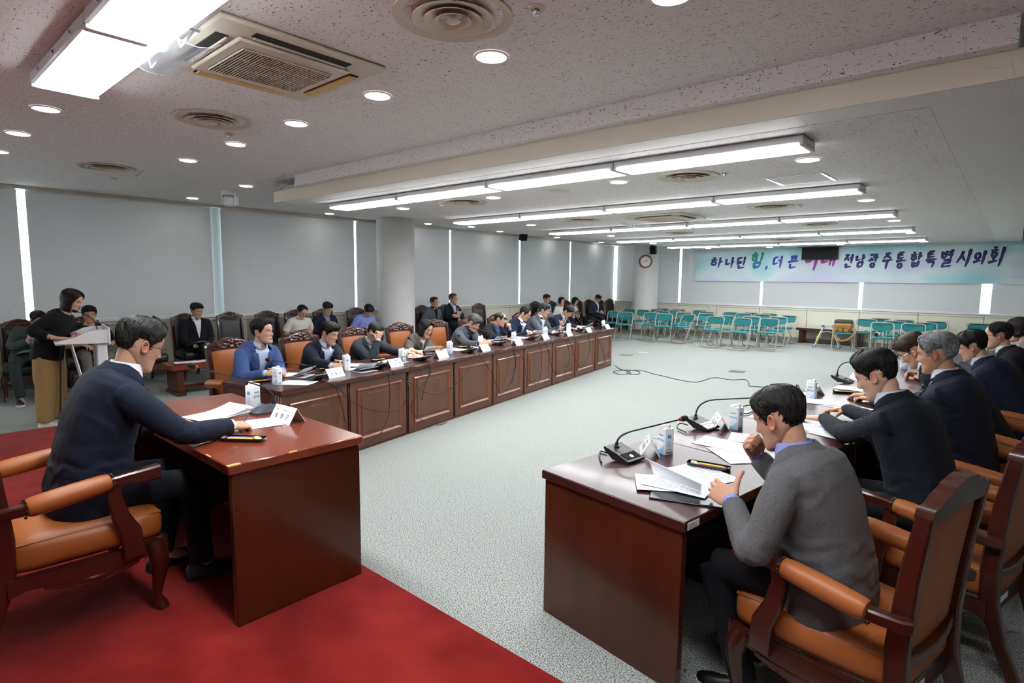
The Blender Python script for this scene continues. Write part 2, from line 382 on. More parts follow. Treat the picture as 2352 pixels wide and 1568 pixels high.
def panel_light(x0, x1, y0, y1, n, label):
    root = thing('panel_light', label, 'light', ((x0 + x1) / 2, (y0 + y1) / 2, 0)); cx_ = (x0 + x1) / 2; h = (y1 - y0) / 2; L = (x1 - x0) / n
    for k in range(n):
        a = x0 + k * L - cx_; c = a + L
        m_ = MB(); m_.box(a, c, -h, h, ZC - .075, ZC - .001, .012); hs = m_.build('housing', M_LAMPBODY, root)
        d = MB(); d.box(a + .030, c - .030, -h + .022, h - .022, ZC - .092, ZC - .07, .006); d.build('diffuser', M_LIT, hs)
        for e_ in (a, c - .028): g_ = MB(); g_.box(e_, e_ + .028, -h, h, ZC - .094, ZC - .07, .004); g_.build('end_cap', M_LAMPBODY, hs)
        for q in (.2, .5, .8):
            for sy in (-1, 1): s = MB(); s.box(a + L * q - .008, a + L * q + .008, sy * (h + .004) - .006, sy * (h + .004) + .006, ZC - .05, ZC - .03, .003); s.build('clip', M_STEEL, hs)
panel_light(-4.80, .48, .80, 1.16, 4, 'wide white panel light above the red dais')

def make_downlight():
    root = thing('downlight', '', 'light')
    b = MB(); b.lathe([(.098, -.001), (.100, -.006), (.088, -.010), (.080, -.004)], 28); b.build('ring', M_LAMPBODY, root)
    b = MB(); b.lathe([(.0, -.014), (.070, -.013), (.080, -.009), (.082, -.003)], 28); b.build('diffuser', M_DOWN, root); return root
dl = make_downlight(); du = [0]
for k, x in enumerate((-1.27, -2.38, -3.48, -4.62, -5.78, -7.0, -8.15)):
    if k < 6: place(dl, du, (x, 2.49, ZC), 0, 'round downlight in the row between the cream beam and the big ceiling cassette', 'downlights over the hall floor')
for x in (-5.74, -6.92, -8.1): place(dl, du, (x, 1.04, ZC), 0, 'round downlight in line with the panel light above the dais', 'downlights above the dais end')
for x, y in ((-8.29, 3.69), (-10.3, 3.7), (-8.9, 6.1), (-10.2, 10.0)): place(dl, du, (x, y, ZC), 0, 'round downlight in the ceiling beside the window blinds', 'downlights along the windows')
SD = [(926, 478), (1133, 453), (1422, 417), (1856, 366), (757, 490), (983, 513), (1148, 531), (1220, 516), (1990, 459), (1280, 545), (1404, 541), (2054, 506), (2092, 534), (1500, 558), (1627, 570), (1381, 556), (2122, 554), (1768, 567), (1931, 561)]
for p in SD:
    q = at(p[0], p[1], ZS - .005)
    if q.x < -7.65 or q.y > YW - .25:
        q = at(p[0], p[1], ZC); z = ZC
        if q.y > YW - .25 or q.x < XW + .2: continue
    else: z = ZS - .004
    place(dl, du, (q.x, q.y, z), 0, 'round downlight between the strip lights of the lowered ceiling' if z < 2.9 else 'round downlight in the ceiling beside the window blinds', 'downlights of the lowered ceiling' if z < 2.9 else 'downlights along the windows')

def make_vent():
    root = thing('ceiling_diffuser', '', 'vent'); pr = [(.29, -.001), (.292, -.012), (.272, -.016), (.235, .004)]
    b = MB(); b.lathe(pr, 40); b.build('outer_ring', M_IVORY, root)
    b = MB(); b.lathe([(0, .0005), (.24, .0005)], 40); b.build('duct_throat_shade', M_DARK, root)  # flat dark disc standing in for the shade up the duct
    for k, r in enumerate((.185, .13, .075)):
        b = MB(); b.lathe([(r * .62, .0), (r * .8, -.012), (r + .012, -.024 - .004 * k), (r + .014, -.021 - .004 * k), (r * .82, -.006), (r * .66, .002)], 40); b.build('cone', M_IVORY, root)
    b = MB(); b.lathe([(0, -.034), (.03, -.033), (.036, -.028), (.02, -.02)], 24); b.build('hub', M_IVORY, root)
    return root
vt = make_vent(); vu = [0]
for (x, y, z), lb in (((-2.17, 2.0, ZC), 'beside the big ceiling cassette and the sprinkler'), ((-5.05, 2.0, ZC), 'between two downlights past the big ceiling cassette'), ((-8.22, 2.02, ZC), 'over the standing woman')):
    place(vt, vu, (x, y, z), 0, 'round ivory ceiling diffuser ' + lb, 'round diffusers of the high ceiling')
for px_, py_ in ((1580, 406), (1068, 464), (1770, 475), (1340, 505), (1880, 515), (1561, 535), (1800, 550)):
    q = at(px_, py_, ZS - .01); place(vt, vu, (q.x, q.y, ZS - .004), 0, 'round ivory diffuser between the strip lights of the lowered ceiling', 'round diffusers of the lowered ceiling')

def cassette(loc, label, grille=True):
    root = thing('ceiling_air_conditioner', label, 'air conditioner', loc)
    h = .485
    b = MB(); b.box(-h, h, -h, h, -.03, -.001, .012); b.build('outer_panel', M_IVORY, root)
    g = MB(); g.box(-.33, .33, -.33, .33, -.052, -.028, .014); gp_ = g.build('grille_panel', M_IVORY, root)
    b = MB(); b.box(-.235, .235, -.27, .27, -.0535, -.05, .001); b.build('grille_recess_shade', M_DARK, gp_)  # dark plate on the solid panel, stands in for shade behind the slats
    s = MB()
    for k in range(31):
        x = -.265 + .53 * k / 30; s.box(-.235, .235, x - .0036, x + .0036, -.062, -.054, .001)
    for y in (-.235, -.08, .08, .235): s.box(y - .003, y + .003, -.27, .27, -.0615, -.0535, .001)
    s.build('grille_slats', M_IVORY, gp_)
    for k, a in enumerate((0, 90, 180, 270)):
        Mr = Matrix.Rotation(R_(a), 4, 'Z'); open_ = k >= 2
        v = MB(); v.box(-.28, .28, .36, .425, -.034, -.028, .001, M=Mr); sl = v.build('air_slot_shade', M_DARK, root)  # dark strip on the panel, painted shade of the outlet
        f = MB(); f.box(-.27, .27, .358, .372 if open_ else .42, -.045, -.034, .003, M=Mr); f.build('flap', M_IVORY if open_ else mat('taped_flap', '#d8b378', .6, var='#cfa768', scale=6), sl)
    return root
ac = cassette((-3.46, 1.715, ZC), 'large ivory ceiling cassette with clear wind deflector above the dais')
# clear acrylic wind deflector hung from one side of it
dfl = MB()
def defl(u, v):
    t = (v - .5) * 1.9; return Vector((-.30 + .60 * 0 + .0, 0, 0))
prof = [(-.10, -.055), (-.06, -.095), (0, -.115), (.05, -.118), (.11, -.105), (.16, -.075)]
W_ = .30
vs = [(-.57 + y, x, z - .02) for x in (-W_, W_) for y, z in prof] + [(-.57 + y, x, z - .024) for x in (-W_, W_) for y, z in prof]
n = len(prof); fs = [(i, i + 1, n + i + 1, n + i) for i in range(n - 1)] + [(2 * n + i, 3 * n + i, 3 * n + i + 1, 2 * n + i + 1) for i in range(n - 1)]
fs += [(0, n, 3 * n, 2 * n), (n - 1, 3 * n - 1, 4 * n - 1, 2 * n - 1)] + [(i, 2 * n + i, 2 * n + i + 1, i + 1) for i in range(n - 1)] + [(n + i, n + i + 1, 3 * n + i + 1, 3 * n + i) for i in range(n - 1)]
def wing_mat():
    m = mat('clear_wing', '#dfe6ec', .08, spec=.6); nt = m.node_tree; b_ = nt.nodes['Principled BSDF']; o = nt.nodes['Material Output']
    t = nt.nodes.new('ShaderNodeBsdfTransparent'); mx = nt.nodes.new('ShaderNodeMixShader'); mx.inputs[0].default_value = .42
    nt.links.new(t.outputs[0], mx.inputs[1]); nt.links.new(b_.outputs[0], mx.inputs[2]); nt.links.new(mx.outputs[0], o.inputs[0]); return m
M_WING = wing_mat()
dfl.add(vs, fs); wd = dfl.build('wind_deflector', M_WING, ac); wd['label'] = 'clear curved acrylic wind deflector'; wd.rotation_euler = (0, 0, math.pi / 2)
b = MB()
for x in (-.22, .22):
    b.tube([(-.50, x, -.03), (-.54, x, -.09), (-.57, x, -.137)], .006, 6); b.tube([(-.60, x, -.03), (-.58, x, -.10), (-.57, x, -.137)], .005, 6); b.tube([(-.60, x, -.033), (-.48, x, -.033)], .007, 6)
b.build('bracket', M_STEEL, wd)
ac2 = cassette(tuple(at(1530, 497, ZS)), 'small ivory ceiling cassette between the strip lights of the lowered ceiling')
ac2.scale = (.95, .95, 1)
for sx in (-1, 1):
    d2 = MB(); d2.add([(sx * v[0], v[1], v[2]) for v in vs], fs); d2.build('wind_deflector', M_WING, ac2)
# sprinklers / detectors
def sprinkler(loc, label, dark=False):
    root = thing('sprinkler', label, 'sprinkler', loc, 0, 'ceiling sprinklers')
    b = MB(); b.lathe([(.045, -.001), (.043, -.008), (.02, -.012)], 20); b.build('rosette', M_IVORY, root)
    b = MB(); b.lathe([(.016, -.01), (.018, -.028), (.014, -.034), (0, -.034)], 12); b.build('head', M_STEEL, root)
for (px_, py_, z), lb in (((1231, 18, ZC), 'sprinkler head beside the near round diffuser'), ((527, 307, ZC), 'sprinkler head past the second round diffuser'), ((261, 410, ZC), 'sprinkler head over the standing woman'), ((1664, 396, ZS - .004), 'sprinkler head between the first two strip lights'), ((1015, 468, ZS - .004), 'sprinkler head by the end of the first strip light'), ((1838, 470, ZS - .004), 'sprinkler head past the second strip light')):
    sprinkler(tuple(at(px_, py_, z)), lb)
b = MB(); q = at(1284, 437, ZS); b.lathe([(0, -.008), (.11, -.008), (.125, -.001)], 30); o = b.build('ceiling_speaker', M_IVORY); o.location = (q.x, q.y, ZS - .004); tag(o, 'flat round loudspeaker cover in the lowered ceiling', 'speaker')
q = at(1840, 410, ZS); root = thing('access_hatch', 'square ceiling access hatch with metal edges', 'hatch', (q.x, q.y, ZS - .004))
b = MB(); b.box(-.225, .225, -.225, .225, -.004, 0, .001); b.build('cover', M_CEIL, root)
for s_ in (-1, 1):
    b = MB(); b.box(s_ * .24 - .014, s_ * .24 + .014, -.25, .25, -.008, 0, .002); b.build('edge_rail', M_STEEL, root)
    b = MB(); b.box(-.25, .25, s_ * .24 - .004, s_ * .24 + .004, -.006, 0, .001); b.build('edge_line', M_STEEL, root)

# ================================================================== furniture
LA, LD, LN = Vector((-4.557, 2.251, 0)), Vector((-.1858, .9826, 0)), Vector((-.9826, -.1858, 0))    # front edge of the long desk row by the windows
RA, RD, RN = Vector((-1.732, 2.194, 0)), Vector((.135, .991, 0)).normalized(), Vector((.991, -.135, 0)).normalized()
LROT, RROT = R_(-79.3), R_(82.24)
def Lp(s, off, z=0): p = LA + LD * s + LN * off; return Vector((p.x, p.y, z))
def Rp(s, off, z=0): p = RA + RD * s + RN * off; return Vector((p.x, p.y, z))

def bar(b, pts, hw, hd, up=(1, 0, 0), mi=0, ch=.3):       # chamfered rectangular bar along a polyline; hw along `up`
    P = [Vector(p) for p in pts]; N = len(P); rings = []
    W = hw if isinstance(hw, (list, tuple)) else [hw] * N; D = hd if isinstance(hd, (list, tuple)) else [hd] * N
    for i in range(N):
        T = (P[min(i + 1, N - 1)] - P[max(i - 1, 0)]).normalized(); u = Vector(up); u = (u - T * u.dot(T)).normalized(); v = T.cross(u)
        w_, d_ = W[i], D[i]; c = ch * min(w_, d_)
        rings.append([P[i] + u * x + v * y for x, y in ((w_ - c, d_), (w_, d_ - c), (w_, -d_ + c), (w_ - c, -d_), (-w_ + c, -d_), (-w_, -d_ + c), (-w_, d_ - c), (-w_ + c, d_))])
    b.loft(rings, mi)

def carve(u, v):                                          # acanthus-like relief of the carved crests and aprons
    c = abs(u)
    s = math.sin(22 * c + 6 * math.sin(5 * v + c * 4)) * math.cos(9 * v + 14 * c)
    rose = math.exp(-((c * 5) ** 2 + ((v - .5) * 2.4) ** 2)) * math.cos(16 * math.hypot(c * 2.2, v - .5))
    return max(-.4, .75 * s * math.exp(-(c * 1.3) ** 4) + .9 * rose)

def taper(o):                                             # seat narrows towards the back
    for v in o.data.vertices: v.co.x *= 1 - .17 * max(0, min(1, (.30 - v.co.y) / .53))
    return o
def make_armchair(leather, label, arms):
    tagc = arms
    t = thing('armchair' if arms else 'side_chair', label, 'chair')
    LW = leather
    b = MB(); b.rbox(-.295, .295, -.215, .335, .335, .48, .045, 8, puff=.018); sc = taper(b.build('seat_cushion', LW, t))
    b = MB(); b.tube([(-.288, -.21, .462), (-.288, .15, .462), (-.288, .322, .462), (.288, .322, .462), (.288, .15, .462), (.288, -.21, .462)], .004, 6); taper(b.build('piping', LW, sc))
    # seat frame with a scalloped, carved apron
    fr = MB(); prof = [(-1, 0), (-1, -.075), (-.8, -.06), (-.55, -.065), (-.3, -.10), (-.1, -.118), (0, -.122), (.1, -.118), (.3, -.10), (.55, -.065), (.8, -.06), (1, -.075), (1, 0)]
    for sx in (-1, 1): fr.prism([(.05 + u * .28, .335 + v) for u, v in prof], lambda u, v, q, sx=sx: (sx * (.285 + q), u, v), 0, .032)
    fr.prism([(u * .31, .335 + v) for u, v in prof], lambda u, v, q: (u, .308 + q, v), 0, .032)
    fr.box(-.29, .29, -.235, -.205, .25, .335, .004); sf = taper(fr.build('seat_frame', M_CHWOOD, t))
    for ax in (0, 1, 2):
        cv = MB(); nu, nv = 26, 5; vs = []; fs = []
        for i in range(nu + 1):
            for j in range(nv + 1):
                u, v = -1 + 2 * i / nu, j / nv; h = .004 + .006 * carve(u, v) * (1 - u * u); z = .262 - .034 * (1 - u * u) * 1.0 + .03 * v * (1 - .5 * u * u); y = u * .17
                vs.append((y, .340 + h, z) if ax == 0 else ((1 if ax == 1 else -1) * (.317 + h), y + .05, z))
        for i in range(nu):
            for j in range(nv): fs.append((i * (nv + 1) + j, (i + 1) * (nv + 1) + j, (i + 1) * (nv + 1) + j + 1, i * (nv + 1) + j + 1))
        cv.add(vs, fs); taper(cv.build('carving', M_CHWOOD, sf))
    for sx in (-1, 1):
        b = MB(); b.tube([(sx * .295, .285, .335), (sx * .308, .30, .27), (sx * .310, .305, .22), (sx * .300, .295, .13), (sx * .294, .288, .06), (sx * .300, .300, .025), (sx * .304, .308, .0)], [.040, .043, .037, .026, .020, .027, .029], 10); b.build('front_leg', M_CHWOOD, t)
        b = MB(); bar(b, [(sx * .225, -.345, 0), (sx * .228, -.278, .16), (sx * .232, -.23, .33), (sx * .236, -.225, .50), (sx * .241, -.246, .78), (sx * .246, -.275, 1.02)], [.019, .021, .024, .024, .024, .022], [.022, .026, .034, .034, .030, .024]); b.build('rear_post', M_CHWOOD, t)
    # back: padded panel on both faces, lower rail, carved crest
    zt, zb = .995, .475
    def backp(y0, y1, puff, name, par, zb=zb):
        p = MB(); n = 12; vs = []; fs = []
        for i in range(n + 1):
            for j in range(n + 1):
                u, w_ = -1 + 2 * i / n, j / n; z = zb + (zt - zb) * w_ - (.03 * (1 - u * u) * (1 - w_)) + .012 * (1 - u * u) * w_
                yy = -.225 - .048 * max(0, (z - .45) / .55) ** 1.4; e = (1 - u ** 6) * (1 - (2 * w_ - 1) ** 6)
                vs.append((u * .218, yy + y0 + puff * e, z))
        for i in range(n):
            for j in range(n): fs.append((i * (n + 1) + j, (i + 1) * (n + 1) + j, (i + 1) * (n + 1) + j + 1, i * (n + 1) + j + 1))
        o_ = len(vs); vs += [(x, y + (y1 - y0) - puff * 0, z) for x, y, z in vs]; fs += [tuple(q + o_ for q in f[::-1]) for f in fs]
        p.add(vs, fs); return p.build(name, LW, par)
    backp(.004, .0, .022, 'back_cushion', t); backp(-.004, .0, -.014, 'rear_upholstery', t)
    b = MB(); bar(b, [(-.235, -.229, .462), (-.12, -.242, .445), (0, -.247, .438), (.12, -.242, .445), (.235, -.229, .462)], .017, .016, (0, 0, 1)); b.build('lower_rail', M_CHWOOD, t)
    b = MB(); b.rbox(-.218, .218, -.236, -.214, .335, .43, .012, 3); b.build('lower_upholstery', LW, t)
    top = [(-.312, 1.012), (-.312, 1.035), (-.30, 1.052), (-.255, 1.050), (-.215, 1.068), (-.205, 1.076), (-.165, 1.078), (-.125, 1.095), (-.115, 1.105), (-.07, 1.108), (-.03, 1.118)]
    top = [(x * .85, z) for x, z in top]
    cp = top + [(0, 1.120)] + [(-x, z) for x, z in top[::-1]] + [(.222, .985), (.11, .992), (0, .995), (-.11, .992), (-.222, .985)]
    cy = lambda z: -.270 - .10 * (z - 1.0)
    cb = MB(); cb.prism(cp, lambda u, v, q: (u, cy(v) + q, v), -.026, .024); cr = cb.build('crest_rail', M_CHWOOD, t)
    cv = MB(); vs = []; fs = []; nu, nv = 44, 10
    for i in range(nu + 1):
        for j in range(nv + 1):
            u, v = -1 + 2 * i / nu, j / nv; zt_ = np.interp(abs(u) * .28, [0, .07, .12, .2, .26, .30], [1.112, 1.10, 1.09, 1.066, 1.044, 1.04]); z = 1.0 + (zt_ - 1.0) * v
            e = (1 - abs(u) ** 8) * (1 - (2 * v - 1) ** 8); vs.append((u * .238, cy(z) + .022 + e * (.007 + .011 * carve(u, v)), z))
    for i in range(nu):
        for j in range(nv): fs.append((i * (nv + 1) + j, (i + 1) * (nv + 1) + j, (i + 1) * (nv + 1) + j + 1, i * (nv + 1) + j + 1))
    cv.add(vs, fs); cv.build('carving', M_CHWOOD, cr)
    nails = []
    for sx in (-1, 1):
      if arms:
        b = MB(); bar(b, [(sx * .325, .315, .668), (sx * .326, .24, .666), (sx * .326, .19, .670), (sx * .325, .12, .664)], [.027, .026, .022, .022], [.033, .03, .022, .022], (1, 0, 0)); am = b.build('arm', M_CHWOOD, t)
        b = MB(); bar(b, [(sx * .322, -.16, .632), (sx * .292, -.24, .622), (sx * .272, -.268, .620)], .022, .021); b.build('rear_arm', M_CHWOOD, am)
        b = MB(); ys = [.125, .12, .09, 0, -.08, -.145, -.16, -.165]; rr = [.026, .035, .040, .042, .042, .040, .035, .026]
        b.tube([(sx * .325, y, .632 + (y + .17) * .11 + .004) for y in ys], rr, 14); b.build('arm_pad', LW, am)
        b = MB(); bar(b, [(sx * .318, .145, .655), (sx * .318, .135, .60), (sx * .318, .155, .50), (sx * .318, .19, .42), (sx * .316, .20, .30)], [.018] * 5, [.026, .028, .033, .040, .042]); b.build('arm_post', M_CHWOOD, t)
        for y0 in (.128, -.168):
            zc_ = .632 + (y0 + .17) * .11 + .004
            for k in range(12):
                a = 2 * math.pi * k / 12; nails.append((sx * .325 + .036 * math.cos(a), y0, zc_ + .036 * math.sin(a)))
      if 1:
        for k in range(34): yn = -.20 + .53 * k / 33; nails.append((sx * .319 * (1 - .17 * max(0, min(1, (.30 - yn) / .53))), yn, .338))
        for fy in (1, -1):
            for k in range(26):
                z = zb + (zt - zb) * k / 25; nails.append((sx * .214, -.225 - .048 * max(0, (z - .45) / .55) ** 1.4 + (.012 if fy > 0 else -.012), z))
    for k in range(34): nails.append((-.3 + .6 * k / 33, .342, .338))
    for k in range(28):
        u = -1 + 2 * k / 27
        nails.append((u * .212, -.262, .985 + .012 * (1 - u * u))); nails.append((u * .212, -.290, .985 + .012 * (1 - u * u)))
        nails.append((u * .212, -.242, .478 - .03 * (1 - u * u)))
    b = MB()
    for x, y, z in nails:
        r = .0055; b.add([(x + r, y, z), (x - r, y, z), (x, y + r, z), (x, y - r, z), (x, y, z + r), (x, y, z - r)], [(0, 2, 4), (2, 1, 4), (1, 3, 4), (3, 0, 4), (2, 0, 5), (1, 2, 5), (3, 1, 5), (0, 3, 5)])
    nt_ = b.build('nail_trim', M_BRASS, t); nt_['kind'] = 'stuff'
    if tagc:
        b = MB(); b.box(-.10, .0, -.2375, -.2355, .285, .315, .0008); b.build('asset_tag', M_CARD, t)
    for o_ in [c for c in t.children] + [g for c in t.children for g in c.children]:
        for v in o_.data.vertices:
            if v.co.z > .66 and 'arm' not in o_.name: v.co.z = .66 + (v.co.z - .66) * .89
    return t

ORD = ['first', 'second', 'third', 'fourth', 'fifth', 'sixth', 'seventh', 'eighth', 'ninth']
ch = make_armchair(M_ORANGE, 'tan leather armchair of the chairman on the red dais', True); cu_ = [0]
place(ch, cu_, (-3.21, .51, DZ), R_(3), 'tan leather armchair with carved mahogany frame on the red dais', None)
SEAT_L = [.43 + .862 * k for k in range(9)]
WHO_L = ['man in the blue jacket', 'man in navy with clasped hands', 'man rubbing his forehead', 'woman with bobbed black hair', 'man with grey curly hair', 'balding man', 'man in navy and round glasses', 'grey-suited man holding a phone', 'young man in navy at the row end']
for k, s in enumerate(SEAT_L):
    place(ch, cu_, Lp(s + .1, 1.22), LROT + R_(random.uniform(-3, 3)), 'tan leather armchair with carved crest behind the ' + WHO_L[k], 'tan armchairs of the panelled desk row')
SEAT_R = [.43, 1.42, 2.37, 3.32, 4.27, 5.22, 6.17]
WHO_R = ['man in the grey wool jacket', 'young man in navy with a watch', 'man with silver hair', 'man with brown swept hair', 'man with black wavy hair and glasses', 'older man in black with glasses', 'woman at the far end']
for k, s in enumerate(SEAT_R):
    place(ch, cu_, Rp(s, 1.27 + (.04, .12, .08, .04, .03, .02, .02)[k]), RROT + R_((-5, -6, -2, -3, -2, 0, 0)[k]), 'tan leather armchair with nail trim behind the ' + WHO_R[k], 'tan armchairs of the plain desk row')
bk = make_armchair(M_BLACKL, '', False); bu = [0]
for o_ in list(bk.children) + [g for c in bk.children for g in c.children]:
    for v in o_.data.vertices: v.co.x *= .84
WALLS = [.70, 1.42, 2.14, 2.88, 3.60, 4.32, 4.98, 5.58, 6.18, 6.95, 8.75, 9.5, 10.6, 13.0, 13.75, 14.5, 15.13, 15.78, 16.42, 17.06]
WLB = {0: 'first one by the dais', 1: 'under the man in the green-grey suit', 2: 'under the man in the black T-shirt', 3: 'empty beside the black T-shirt man', 4: 'under the man with a folded sheet', 5: 'empty beside the man with a folded sheet', 6: 'empty and behind the man in the blue jacket', 7: 'under the man in the white polo shirt', 8: 'under the man in the dark navy jacket', 9: 'under the man in the lilac shirt', 10: 'under the man in the black shirt', 11: 'under the man with crossed arms', 12: 'empty past the man with crossed arms', 13: 'under the young man half hidden', 14: 'under the woman in white', 15: 'under the woman with the brown clutch', 16: 'empty beside the man looking at his phone', 17: 'under the man looking at his phone', 18: 'empty and second from the corner', 19: 'empty and in the corner'}
for k, y in enumerate(WALLS):
    place(bk, bu, (-10.32 + (.05 if k in (6, 12) else 0), y, 0), R_(-90 + random.uniform(-2, 2)), 'black leather side chair along the windows, ' + WLB[k], 'black side chairs along the windows')

# ------------------------------------------------------------------ panelled desks by the windows
SEAM = [0, .78, 1.62, 2.47, 3.33, 4.18, 5.10, 5.97, 6.87, 7.75]
def panel_desk(i0, i1, label):
    s0, s1 = SEAM[i0], SEAM[i1]; o = Lp((s0 + s1) / 2, 0); root = thing('panelled_desk', label, 'desk', o, LROT, 'panelled desks by the windows')
    L = s1 - s0; h = L / 2; D = .80                        # local x runs against the row, +y is the aisle
    b = MB(); b.box(-h + .002, h - .002, -D, 0, .712, .75, .006); tp = b.build('top', M_WOODTOPD, root)
    b = MB(); b.box(-h + .002, h - .002, -.022, .002, .700, .744, .006); b.build('edge_band', M_WOOD, tp)
    b = MB(); b.box(-h + .012, h - .012, -.09, -.05, 0, .712, .003); fp_ = b.build('front_board', M_WOODPANEL, root)
    for e in (-1, 1):
        b = MB(); b.box(min(e * (h - .012), e * (h - .045)), max(e * (h - .012), e * (h - .045)), -D + .03, -.09, 0, .712, .003); b.build('end_panel', M_WOOD, root)
    for i in range(i0, i1):
        a, c = h - (SEAM[i] - s0), h - (SEAM[i + 1] - s0); x0, x1 = c + .02, a - .02
        m_ = MB(); m_.box(x0, x1, -.05, -.035, .02, .705, .004); st = m_.build('panel', M_WOODPANEL, root)
        fx0, fx1, fz0, fz1 = x0 + .085, x1 - .085, .11, .615
        mo = MB()
        for p, q in (((fx0, fz0), (fx1, fz0)), ((fx1, fz0), (fx1, fz1)), ((fx1, fz1), (fx0, fz1)), ((fx0, fz1), (fx0, fz0))):
            dx, dz_ = q[0] - p[0], q[1] - p[1]; ln = math.hypot(dx, dz_); nx, nz = -dz_ / ln, dx / ln; tx, tz = dx / ln, dz_ / ln
            pr = [(-.004, 0), (-.002, .010), (.006, .016), (.014, .012), (.022, .004), (.026, 0)]
            vs = [(p[0] + nx * w_ + tx * w_, -.035 + hh, p[1] + nz * w_ + tz * w_) for w_, hh in pr] + [(q[0] + nx * w_ - tx * w_, -.035 + hh, q[1] + nz * w_ - tz * w_) for w_, hh in pr]
            k = len(pr); mo.add(vs, [(j, j + 1, k + j + 1, k + j) for j in range(k - 1)])
        mo.build('moulding', M_WOODEDGE, st)
        ip = MB(); ip.box(fx0 + .055, fx1 - .055, -.036, -.029, fz0 + .055, fz1 - .055, .006); ip.build('raised_field', M_WOODPANEL, st)
        if i > i0:
            g = MB(); g.box(a - .004, a + .004, -.05, -.0345, .02, .705, .001); g.build('joint', M_WOOD, root)
    b = MB(); b.box(-h + .014, h - .014, -.055, -.033, 0, .018, .002); b.build('plinth', M_WOOD, root)
    return root
for i0, i1, lb in ((0, 2, 'with the two vice chairmen, beside the dais'), (2, 4, 'second from the dais, with the woman'), (4, 6, 'third from the dais, with the balding man'), (6, 8, 'fourth from the dais'), (8, 9, 'single-bay one at the far end')):
    panel_desk(i0, i1, 'mahogany panelled desk ' + lb if i0 < 8 else 'mahogany panelled desk, ' + lb)

# ------------------------------------------------------------------ plain desks of the other row and the chairman's desk
def plain_desk(L, D, z0, topm, name_label, loc, rz, group=None, tagx=False, back=True):
    root = thing('plain_desk', name_label, 'desk', loc, rz, group); h = L / 2
    b = MB(); b.box(-h, h, -D, 0, .705, .75, .005); b.build('top', topm, root)
    for e in (-1, 1):
        a, c = sorted((e * (h - .015), e * (h - .055))); b = MB(); b.box(a, c, -D + .02, -.012, 0, .705, .004); b.build('end_panel', M_WOOD, root)
    b = MB(); b.box(-h + .055, h - .055, -.06, -.03, .02, .705, .003); b.build('modesty_panel', M_WOOD, root)
    b = MB(); b.box(-h + .055, h - .055, -D + .09, -D + .12, .64, .705, .003); b.build('rear_rail', M_WOOD, root)
    if tagx:
        b = MB(); b.box(-h + .02, -h + .105, -D - .0015, -D + .001, .712, .742, .0005); tg = b.build('asset_tag', M_CARD, root)
        b = MB()
        for q in range(3): b.box(-h + .028, -h + .085 - .01 * q, -D - .0022, -D - .0012, .718 + .008 * q, .7195 + .008 * q, .0003)
        b.build('tag_print', M_INK, tg)
    return root
cds = plain_desk(1.59, .675, DZ, M_WOODTOP, 'mahogany desk of the chairman on the red dais', (-3.275, 1.655, DZ), 0)
b = MB()
for x, w_ in ((.787, .05), (.76, .02), (.788, .03)): pass
for x0, x1, y0, y1 in ((.775, .797, -.676, -.62), (.55, .60, -.676, -.668), (.786, .797, -.40, -.36)): b.box(x0, x1, y0, y1, .744, .7508, .001)
cw = b.build('chipped_edge', mat('chipped_veneer', '#c79a63', .7), cds); cw['kind'] = 'stuff'
RSEAM = [0, .935, 1.89, 2.84, 3.79, 4.74, 5.69, 6.64, 7.6]
for k in range(8):
    L = RSEAM[k + 1] - RSEAM[k]; o = Rp((RSEAM[k] + RSEAM[k + 1]) / 2, 0)
    plain_desk(L - .003, .82, 0, M_WOODTOPD, 'plain mahogany desk in front of the ' + WHO_R[k] if k < 7 else 'plain mahogany desk past the last seated woman', o, RROT, 'plain desks of the seated row', k == 0)

